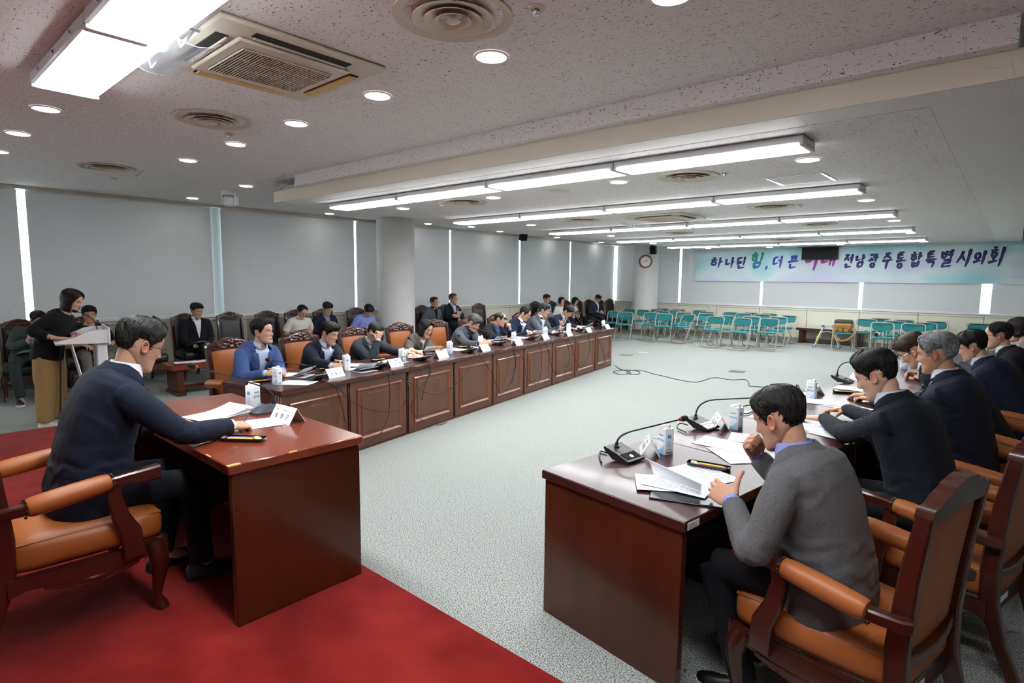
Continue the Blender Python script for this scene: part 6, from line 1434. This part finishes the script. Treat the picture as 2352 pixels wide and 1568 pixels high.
b = MB(); b.lathe([(0, 0), (.028, 0), (.036, .09), (.038, .092), (.034, .09), (.027, .004)], 20); o = b.build('paper_cup', M_CARD); q = at(1928, 748, .44); o.location = (-3.35, 17.6, .438); tag(o, 'white paper cup on the glass-topped table', 'cup')

# step ladder
q0, q1 = at(1872, 797, 0), at(1922, 800, 0); c = (q0 + q1) / 2; c.y += .12
sl = thing('step_ladder', 'small aluminium step ladder with blue caps under the banner', 'ladder', (c.x, c.y, 0), R_(6))
M_BLUEP = mat('blue_plastic', '#2f55b8', .4)
for fx in (-1, 1):
    for sy in (-1, 1):
        b = MB(); bar(b, [(fx * .29, sy * .17, .02), (fx * .10, sy * .12, .56)], .018, .014, (0, 1, 0)); lgp = b.build('leg', M_STEEL, sl)
        b = MB(); b.box(fx * .295 - .022, fx * .295 + .022, sy * .172 - .02, sy * .172 + .02, 0, .03, .005); b.build('foot_cap', M_BLUEP, lgp)
    b = MB(); b.box(fx * .205 - .05, fx * .205 + .05, -.14, .14, .255, .28, .005); b.build('step', M_STEEL, sl)
    b = MB(); b.tube([(fx * .215, -.15, .285), (fx * .215, .15, .285)], .012, 8); b.build('step_edge', M_BLUEP, sl)
b = MB(); b.box(-.13, .13, -.14, .14, .555, .58, .006); b.build('platform', M_STEEL, sl)
for fx in (-1, 1): b = MB(); b.box(fx * .12 - .025, fx * .12 + .025, -.145, .145, .54, .585, .006); b.build('platform_cap', M_BLUEP, sl)
b = MB(); bar(b, [(-.16, -.125, .40), (0, -.125, .43), (.16, -.125, .40)], .01, .006, (0, 0, 1)); b.build('spreader', M_STEEL, sl)
b = MB(); bar(b, [(-.245, -.185, .18), (-.15, -.158, .44)], .012, .002, (1, 0, 0)); b.build('warning_label', mat('yellow_label', '#d8d03a', .5), sl)

# camera bag and lens on the folding chairs
fr = FOLD[30]; CANV = mat('tan_canvas', '#94703a', .9, var='#8a6733', scale=30, bump=.3, bscale=400); OLIVE = mat('olive_canvas', '#39402c', .9, var='#323926', scale=30, bump=.3, bscale=400)
bg = thing('camera_bag', 'tan canvas camera bag with olive lid on a folding chair', 'bag', tuple(fr.location + Vector((0, 0, .468))), fr.rotation_euler[2])
b = MB(); b.rbox(-.20, .20, -.10, .12, 0, .23, .05, 7); b.build('body', CANV, bg)
b = MB(); b.rbox(-.205, .205, -.125, .10, .19, .31, .06, 7); b.build('lid', OLIVE, bg)
b = MB(); b.rbox(-.17, .17, .10, .15, .09, .20, .02, 5); b.build('front_flap', CANV, bg)
for sx in (-1, 1):
    b = MB(); b.rbox(sx * .085 - .07, sx * .085 + .07, .11, .155, .0, .10, .02, 5); pk = b.build('front_pocket', CANV, bg)
    b = MB(); b.rbox(sx * .12 - .018, sx * .12 + .018, .152, .162, .03, .09, .004, 3); b.build('buckle_strap', mat('brown_leather', '#4a2f20', .5), pk)
b = MB(); b.tube([(-.20, 0, .20), (-.25, .08, .08), (-.23, .20, -.05), (-.10, .27, -.17), (.02, .28, -.20), (.16, .24, -.12), (.22, .12, .02), (.20, 0, .18)], .02, 8, flat=.15); b.build('strap', CANV, bg)
fr = FOLD[31]; ln = thing('camera_lens', 'white telephoto lens lying on a folding chair', 'lens', tuple(fr.location + Vector((0, .0, .468))), fr.rotation_euler[2])
b = MB(); Ml = Mx((.08, .05, .052), ry=R_(90), rz=R_(60)); b.lathe([(0, -.07), (.04, -.07), (.043, -.05), (.043, .0), (.05, .01), (.05, .07), (.046, .075)], 24, M=Ml); b.build('barrel', M_WPLAST, ln)
b = MB(); b.lathe([(.046, .074), (.040, .06), (0, .055)], 24, M=Ml); b.build('front_glass', M_GLOSSB, ln)
b = MB(); b.lathe([(.0435, -.03), (.0445, -.028), (.0445, -.008), (.0435, -.006)], 24, M=Ml); b.build('focus_ring', M_BLACKP, ln)

# ================================================================== wall and ceiling equipment
cdir = Vector((9.42, -17.35, 0)).normalized(); cc = Vector((-9.42, 17.35, 0)) + cdir * .435
d = ray(1490, 601); cz = (CAM + d * ((cc - CAM).dot(C_B) / d.dot(C_B))).z
ck = thing('wall_clock', 'round wooden wall clock on the column beside the banner', 'clock', (cc.x, cc.y, cz), math.atan2(cdir.x, -cdir.y) if 0 else math.atan2(cdir.y, cdir.x) + math.pi / 2)
Mf = Matrix.Rotation(math.pi / 2, 4, 'X')
b = MB(); b.lathe([(.165, 0), (.21, .0), (.215, .02), (.205, .035), (.185, .04), (.168, .028), (.165, .015)], 48, M=Mf); b.build('rim', mat('clock_wood', '#9a5a2c', .4, var='#8a4d24', scale=20), ck)
b = MB(); b.lathe([(0, .015), (.168, .015)], 48, M=Mf); b.build('dial', M_CARD, ck)
for h in range(12):
    a = 2 * math.pi * h / 12; o = link('numeral', text_mesh(str(h or 12), .042, M_INK, extrude=.0008), ck); o.matrix_local = Matrix.Translation((.132 * math.sin(a), -.0165, .132 * math.cos(a))) @ Mf
for nm, a, L_, w_ in (('hour_hand', 2 * math.pi * (1 + 44 / 60) / 12, .075, .006), ('minute_hand', 2 * math.pi * 44 / 60, .115, .004)):
    b = MB(); b.box(-w_, w_, -.02, -.018, -.015, L_, .001, M=Matrix.Rotation(a, 4, 'Y')); b.build(nm, M_INK, ck)

def wall_speaker(p, rz, label):
    t = thing('wall_speaker', label, 'speaker', p, rz, 'black wall loudspeakers')
    b = MB(); b.box(-.10, .10, -.09, .09, -.14, .14, .012, M=Matrix.Rotation(R_(12), 4, 'X')); b.build('cabinet', M_BLACKP, t)
    b = MB(); b.box(-.088, .088, -.095, -.088, -.128, .128, .003, M=Matrix.Rotation(R_(12), 4, 'X')); b.build('grille', M_FOAM, t)
    b = MB(); b.tube([(0, .08, .05), (0, .16, .08)], .015, 8); b.build('bracket', M_BLACKP, t)
d = ray(1501, 573); q = CAM + d * ((16.85) / d.y); wall_speaker(q, R_(12), 'black loudspeaker on the clock column')
d = ray(1202, 541); q = CAM + d * (-10.75 / d.x); wall_speaker(q, R_(60), 'black loudspeaker under the ceiling above the side chairs')

def ptz(p, rz, label, white=True):
    t = thing('dome_camera', label, 'camera', p, rz, 'ceiling cameras'); t.scale = (1.35,) * 3 if white else (1.1,) * 3
    b = MB(); b.lathe([(.0, 0), (.085, 0), (.09, -.02), (.085, -.055), (.07, -.06), (0, -.06)], 28); b.build('base', M_WPLAST if white else M_LAMPBODY, t)
    for sx in (-1, 1):
        b = MB(); b.rbox(sx * .072 - .012, sx * .072 + .012, -.04, .04, -.16, -.05, .01, 4); b.build('yoke', M_WPLAST if white else M_BLACKP, t)
    b = MB(); b.rbox(-.058, .058, -.065, .055, -.175, -.065, .035, 7); hb_ = b.build('camera_head', M_WPLAST if white else M_BLACKP, t)
    b = MB(); b.lathe([(.0, .07), (.03, .07), (.036, .06), (.036, .03)], 20, M=Mx((0, 0, -.125), rx=R_(90 if not white else -90))); b.build('lens', M_GLOSSB, hb_)
q = at(527, 437, ZC); ptz((q.x, q.y, ZC), R_(40), 'white dome camera hung from the ceiling by the windows')
q = at(1953, 567, ZS - .02); ptz((q.x, q.y, ZS - .004), R_(6), 'black and white camera hung before the banner', False)
q = at(1884, 568, ZS - .03); tv = thing('ceiling_monitor', 'black flat monitor hung from the ceiling before the banner', 'monitor', (q.x, q.y, ZS - .03), R_(4))
b = MB(); b.box(-.46, .46, -.03, .03, -.34, .0, .006); b.build('casing', M_BLACKP, tv)
b = MB(); b.box(-.445, .445, -.034, -.029, -.325, -.015, .002); b.build('screen', mat('dark_screen', '#0a0b0d', .5, spec=.2), tv)
b = MB(); b.tube([(-.55, 0, .015), (.55, 0, .015)], .008, 6); b.build('mount_bar', M_BLACKP, tv)

# ================================================================== banner with brush lettering
def banner_mat():
    m = mat('banner_print', '#a9cdd6', .6, spec=.3); nt = m.node_tree; b_ = nt.nodes['Principled BSDF']; tc = nt.nodes.new('ShaderNodeTexCoord'); n = nt.nodes.new('ShaderNodeTexNoise'); n.inputs['Scale'].default_value = .55; n.inputs['Detail'].default_value = 1.5
    mp = nt.nodes.new('ShaderNodeMapping'); mp.inputs['Location'].default_value = (3.1, 0, .4); mp.inputs['Scale'].default_value = (1, 1, 1.6)
    r = nt.nodes.new('ShaderNodeValToRGB'); e = r.color_ramp.elements; e[0].position = .30; e[0].color = lin('#cfc3e2'); e[1].position = .72; e[1].color = lin('#93cdd2')
    for p_, c_ in ((.42, '#c8d2e6'), (.50, '#d3e2e6'), (.60, '#b2d9e0')): k_ = e.new(p_); k_.color = lin(c_)
    nt.links.new(tc.outputs['Object'], mp.inputs[0]); nt.links.new(mp.outputs[0], n.inputs[0]); nt.links.new(n.outputs[0], r.inputs[0]); nt.links.new(r.outputs[0], b_.inputs['Base Color']); return m
YB = 17.905
bn = thing('banner', 'long pastel banner with brush lettering hung over the blinds', 'banner', (-3.8, YB, 0))
b = MB(); b.sheet(lambda u, v: Vector((-4.15 + 8.5 * u, .006 * math.sin(u * 23) * (1 - v), 1.705 + 1.205 * v)), 40, 4)
vs0 = list(b.v); k = len(vs0); b.v += [(x, y + .004, z) for x, y, z in vs0]; b.f += [tuple(q + k for q in f[::-1]) for f in b.f]; b.m = [0] * len(b.f); b.build('sheet', banner_mat(), bn)
def grad_mat(name, c0, c1, z0, z1):
    m = mat(name, c0, .6); nt = m.node_tree; b_ = nt.nodes['Principled BSDF']; tc = nt.nodes.new('ShaderNodeTexCoord'); sp_ = nt.nodes.new('ShaderNodeSeparateXYZ'); mr_ = nt.nodes.new('ShaderNodeMapRange'); mr_.inputs[1].default_value = z0; mr_.inputs[2].default_value = z1
    r = nt.nodes.new('ShaderNodeValToRGB'); r.color_ramp.elements[0].color = lin(c0); r.color_ramp.elements[1].color = lin(c1)
    nt.links.new(tc.outputs['Object'], sp_.inputs[0]); nt.links.new(sp_.outputs[2], mr_.inputs[0]); nt.links.new(mr_.outputs[0], r.inputs[0]); nt.links.new(r.outputs[0], b_.inputs['Base Color']); return m
GB = grad_mat('lettering_blue', '#2b3aa0', '#20256b', 2.08, 2.42); GG = grad_mat('lettering_green', '#1f6fc0', '#1c9a6a', 2.05, 2.55); GV = grad_mat('lettering_royal', '#3d45bd', '#2d3ea6', 2.08, 2.42); GM = grad_mat('lettering_magenta', '#6b45b0', '#c4316f', 2.05, 2.5); GN = grad_mat('lettering_navy', '#2a2f74', '#1c2058', 2.05, 2.5)
O_ = lambda x, y, r, q=.85: [(x + r * math.cos(R_(a)), y + r * q * math.sin(R_(a))) for a in range(100, 470, 30)]
def ng(x0, x1, y): return [(x0, y), (x1, y)]
SYL = {
 '하': [[(.14, .86), (.34, .90)], [(.02, .70), (.50, .76)], O_(.26, .46, .17), [(.72, .95), (.70, .5), (.68, .08)], [(.70, .55), (.95, .60)]],
 '나': [[(.12, .82), (.10, .38), (.30, .36), (.55, .48)], [(.74, .95), (.72, .5), (.70, .06)], [(.72, .52), (.97, .58)]],
 '된': [[(.14, .84), (.58, .88)], [(.14, .84), (.12, .56), (.58, .60)], [(.34, .56), (.33, .44)], [(.05, .40), (.62, .47)], [(.82, .96), (.80, .55), (.78, .26)], [(.30, .32), (.28, .06), (.88, .12)]],
 '힘': [[(.20, .96), (.42, .99)], [(.06, .80), (.56, .87)], O_(.30, .64, .15), [(.86, 1.02), (.84, .7), (.80, .44)], [(.34, .36), (.32, .04)], [(.34, .36), (.78, .40), (.74, .06)], [(.32, .06), (.76, .10)]],
 ',': [[(.35, .36), (.42, .22), (.2, .0)]],
 '더': [[(.12, .82), (.55, .88)], [(.12, .82), (.10, .34), (.56, .44)], [(.56, .60), (.80, .64)], [(.84, .98), (.82, .5), (.78, .08)]],
 '큰': [[(.20, .88), (.74, .94), (.66, .58)], [(.24, .70), (.66, .75)], [(.02, .50), (.96, .58)], [(.28, .36), (.24, .06), (.82, .12)]],
 '미': [[(.12, .86), (.10, .36)], [(.12, .86), (.52, .92), (.48, .40)], [(.10, .38), (.50, .42)], [(.90, 1.04), (.86, .4), (.80, -.16)]],
 '래': [[(.06, .86), (.42, .90), (.40, .68)], [(.06, .62), (.40, .68)], [(.06, .62), (.04, .34), (.44, .42)], [(.64, .98), (.60, .14)], [(.62, .56), (.80, .60)], [(.88, 1.06), (.84, .1)]],
 '전': [[(.10, .90), (.56, .95)], [(.36, .92), (.06, .52)], [(.30, .74), (.56, .52)], [(.60, .72), (.80, .76)], [(.84, 1.0), (.80, .34)], [(.32, .34), (.28, .08), (.86, .14)]],
 '남': [[(.10, .88), (.08, .56), (.50, .64)], [(.72, .98), (.68, .46)], [(.70, .72), (.94, .76)], [(.30, .40), (.28, .06)], [(.30, .40), (.74, .44), (.70, .08)], [(.28, .08), (.72, .12)]],
 '광': [[(.12, .90), (.54, .95), (.48, .66)], [(.30, .72), (.30, .54)], [(.04, .50), (.60, .58)], [(.74, 1.0), (.70, .40)], [(.72, .70), (.94, .75)], O_(.48, .20, .17)],
 '주': [[(.22, .94), (.74, 1.0)], [(.50, .96), (.10, .62)], [(.46, .80), (.80, .62)], [(.02, .46), (.98, .55)], [(.50, .50), (.46, -.10)]],
 '통': [[(.20, .98), (.72, 1.04)], [(.18, .82), (.66, .87)], [(.20, .98), (.16, .62), (.74, .70)], [(.46, .64), (.44, .48)], [(.02, .42), (.98, .50)], O_(.46, .14, .18)],
 '합': [[(.18, .96), (.40, 1.0)], [(.04, .82), (.54, .88)], O_(.30, .64, .15), [(.76, 1.02), (.72, .48)], [(.74, .74), (.96, .78)], [(.30, .40), (.28, .04)], [(.76, .44), (.72, .06)], [(.30, .24), (.74, .28)], [(.28, .06), (.74, .10)]],
 '특': [[(.20, 1.0), (.70, 1.06)], [(.18, .84), (.64, .89)], [(.20, 1.0), (.16, .64), (.74, .72)], [(.0, .46), (.98, .54)], [(.18, .34), (.76, .38), (.66, -.02)]],
 '별': [[(.08, .92), (.06, .52)], [(.42, .96), (.38, .56)], [(.08, .74), (.40, .78)], [(.06, .54), (.40, .58)], [(.56, .86), (.72, .88)], [(.54, .70), (.72, .72)], [(.82, 1.04), (.78, .46)], [(.24, .40), (.76, .44), (.72, .26), (.26, .22), (.20, .02), (.92, .08)]],
 '시': [[(.38, .92), (.22, .56), (.0, .24)], [(.30, .64), (.60, .34)], [(.88, 1.04), (.80, .4), (.70, .0)]],
 '의': [O_(.32, .68, .21), [(.0, .28), (.66, .40)], [(.92, 1.02), (.86, .5), (.80, .14)]],
 '회': [[(.24, 1.04), (.48, 1.08)], [(.08, .88), (.60, .94)], O_(.34, .68, .16), [(.36, .50), (.35, .36)], [(.0, .22), (.66, .34)], [(.98, 1.1), (.90, .5), (.80, .0)]]}
def brush(b, strokes, x0, z0, w_, h_, th, y):
    for st in strokes:
        P_ = [Vector((x0 + (u + .16 * v) * w_, y, z0 + v * h_)) for u, v in st]; n = len(P_); pts = []
        if n == 2: P_ = [P_[0], P_[0].lerp(P_[1], .5) + Vector((0, 0, .012 * h_)), P_[1]]; n = 3
        for i in range(n - 1):
            for q in range(4): pts.append(P_[i].lerp(P_[i + 1], q / 4))
        pts.append(P_[-1]); m_ = len(pts); closed = len(st) > 8
        r = [th * (1.0 if closed else (1.25 - .55 * (i / (m_ - 1)) + .12 * math.sin(i * 1.7))) for i in range(m_)]
        if not closed: r[0] *= .75; r[-1] *= .5
        b.tube(pts, r, 8, flat=1, up=(0, 1, 0)); k = m_ * 8
        for i in range(len(b.v) - k, len(b.v)): v = b.v[i]; b.v[i] = (v[0], y + (v[1] - y) * .06, v[2])
LETT = [('하', 1631, 1664, GB), ('나', 1664, 1690, GB), ('된', 1690, 1716, GB), ('힘', 1722, 1756, GG), (',', 1757, 1768, GV), ('더', 1773, 1800, GV), ('큰', 1808, 1837, GV), ('미', 1846, 1882, GM), ('래', 1885, 1924, GM), ('전', 1936, 1962, GN), ('남', 1963, 1990, GN), ('광', 1992, 2020, GN), ('주', 2024, 2053, GN), ('통', 2056, 2083, GN), ('합', 2087, 2120, GN), ('특', 2124, 2154, GN), ('별', 2158, 2192, GN), ('시', 2196, 2232, GN), ('의', 2234, 2264, GN), ('회', 2268, 2305, GN)]
for c_, xa, xb_, m_ in LETT:
    d0, d1 = ray(xa, 600), ray(xb_, 600); X0, X1 = (CAM + d0 * (YB / d0.y)).x + 3.8, (CAM + d1 * (YB / d1.y)).x + 3.8; w_ = (X1 - X0) * (.86 if c_ != ',' else 1)
    big = c_ in '힘미래'; h_ = .46 if big else .38; z0 = 2.10 if big else 2.09; z0 += .035 * max(0, (X0 - 0) / 4) if m_ is GN else 0
    if c_ == ',': h_ = .3; z0 = 2.06
    if c_ in '회시별': h_ = .42
    b = MB(); brush(b, SYL[c_], X0, z0, w_, h_, .042 if big else .031, -.012); o = b.build('letter', m_, bn, 30)
    b = MB(); brush(b, SYL[c_], X0, z0, w_, h_, .056 if big else .043, -.008); b.build('letter_outline', M_CARD, o, 30)

# ================================================================== cables and floor boxes
def cable(pts, label, r=.0045):
    P_ = [Vector(p) for p in pts]; out = []
    for i in range(len(P_) - 1):
        p0, p1, p2, p3 = P_[max(i - 1, 0)], P_[i], P_[i + 1], P_[min(i + 2, len(P_) - 1)]
        for q in range(6):
            t = q / 6; out.append(.5 * ((2 * p1) + (p2 - p0) * t + (2 * p0 - 5 * p1 + 4 * p2 - p3) * t * t + (3 * p1 - p0 - 3 * p2 + p3) * t ** 3))
    out.append(P_[-1]); b = MB(); b.tube(out, r, 6); return tag(b.build('microphone_cable', M_CABLE), label, 'cable', 'microphone cables')
def drop(seq, label):
    pts = []
    for i, (x, y) in enumerate(seq):
        q = on_line(x, y, Lp(0, -.03), Lp(1, -.03))
        if i == 0: q = at(x, y, ZD + .02)
        q.z = max(q.z, .006); pts.append(q)
    cable(pts, label)
CL = 'black cable drooping over the desk front before the '
drop([(738, 872), (765, 884), (778, 905), (786, 935), (792, 965), (795, 983)], CL + WHO_L[0]); drop([(742, 871), (775, 888), (800, 915), (840, 938), (880, 945), (920, 938), (938, 900), (936, 880)], 'looped black cable between the two desk bays next to the dais')
drop([(880, 847), (890, 858), (895, 890), (895, 925), (890, 960), (870, 1000), (835, 1020)], CL + WHO_L[2]); drop([(893, 846), (920, 865), (950, 885), (975, 900), (1000, 905), (1030, 895), (1060, 870), (1085, 830), (1092, 812)], 'looped black cable linking the charcoal suit and the taupe blazer')
drop([(985, 828), (990, 840), (985, 865), (960, 900), (945, 930), (955, 955), (1000, 975), (1025, 970)], CL + WHO_L[3]); drop([(990, 828), (985, 860), (975, 890), (968, 920)], 'short black cable under the microphone of the woman in taupe')
drop([(1098, 810), (1112, 830), (1130, 860), (1142, 890), (1150, 905), (1165, 890), (1180, 860), (1185, 830), (1178, 798)], CL + WHO_L[4])
drop([(1163, 790), (1180, 810), (1183, 840), (1175, 880)], CL + WHO_L[5]); drop([(1170, 790), (1195, 812), (1205, 840), (1212, 870), (1235, 880), (1243, 850), (1243, 810), (1236, 785)], 'looped black cable between the balding man and the slicked-hair man')
drop([(1246, 781), (1258, 800), (1265, 835), (1280, 865), (1300, 855), (1308, 815), (1300, 780)], CL + WHO_L[6]); drop([(1297, 770), (1312, 792), (1322, 825), (1334, 845), (1345, 830), (1355, 800), (1350, 768)], CL + WHO_L[7])
drop([(1350, 763), (1372, 778), (1385, 805), (1389, 832)], 'short black cable past the young man at the row end'); 
pts = [at(1385, 754, ZD + .02)] + [on_line(x, y, Lp(0, -.03), Lp(1, -.03)) for x, y in ((1398, 765), (1400, 790), (1397, 815))] + [at(x, y, .008) for x, y in ((1404, 830), (1420, 845), (1440, 852), (1448, 857), (1425, 859), (1408, 854), (1425, 850), (1455, 850), (1470, 855), (1462, 860), (1440, 857), (1450, 850), (1475, 851), (1500, 858), (1527, 864), (1560, 872), (1600, 877), (1640, 867), (1680, 872), (1710, 871), (1720, 878), (1721, 886), (1745, 888), (1770, 889))]
cable(pts, 'long black cable coiled at the row end and snaking over the carpet', .006)
pts = [at(x, y, ZD + .008) for x, y in ((1395, 1040), (1380, 1036), (1377, 1046), (1382, 1062))]; cable(pts, 'black cable stub behind the microphone of the grey-jacketed man')
pts = [at(x, y, ZD + .008) for x, y in ((1580, 976), (1562, 972), (1555, 982), (1575, 992))]; cable(pts, 'black cable stub behind the second microphone of the plain desk row')
pts = [at(x, y, ZD + .008) for x, y in ((1700, 935), (1722, 930), (1735, 938), (1715, 950), (1700, 942))]; cable(pts, 'black cable loop beside the second water carton')
b = MB()
for k, (px_, py_, c_) in enumerate(((1693, 853, '#3f4644'), (1438, 815, '#75705f'), (1478, 810, '#a9aca8'), (1548, 797, '#9a9d9c'))):
    q = at(px_, py_, 0); b = MB(); b.box(-.13, .13, -.13, .13, 0, .006, .002); o = b.build('floor_socket', mat('floor_box_' + c_[1:], c_, .5)); o.location = (q.x, q.y, 0); o.rotation_euler = (0, 0, R_(8)); tag(o, ('dark square floor socket cover in the middle of the carpet', 'brass floor socket cover past the row end', 'grey floor socket cover near the folding chairs', 'pale floor socket cover at the folding chairs')[k], 'floor socket')
    b = MB(); b.box(-.10, .10, -.10, .10, .006, .008, .001); b.build('lid', mat('floor_box_' + c_[1:], c_, .5), o)

bpy.data.scenes.remove(TMP)
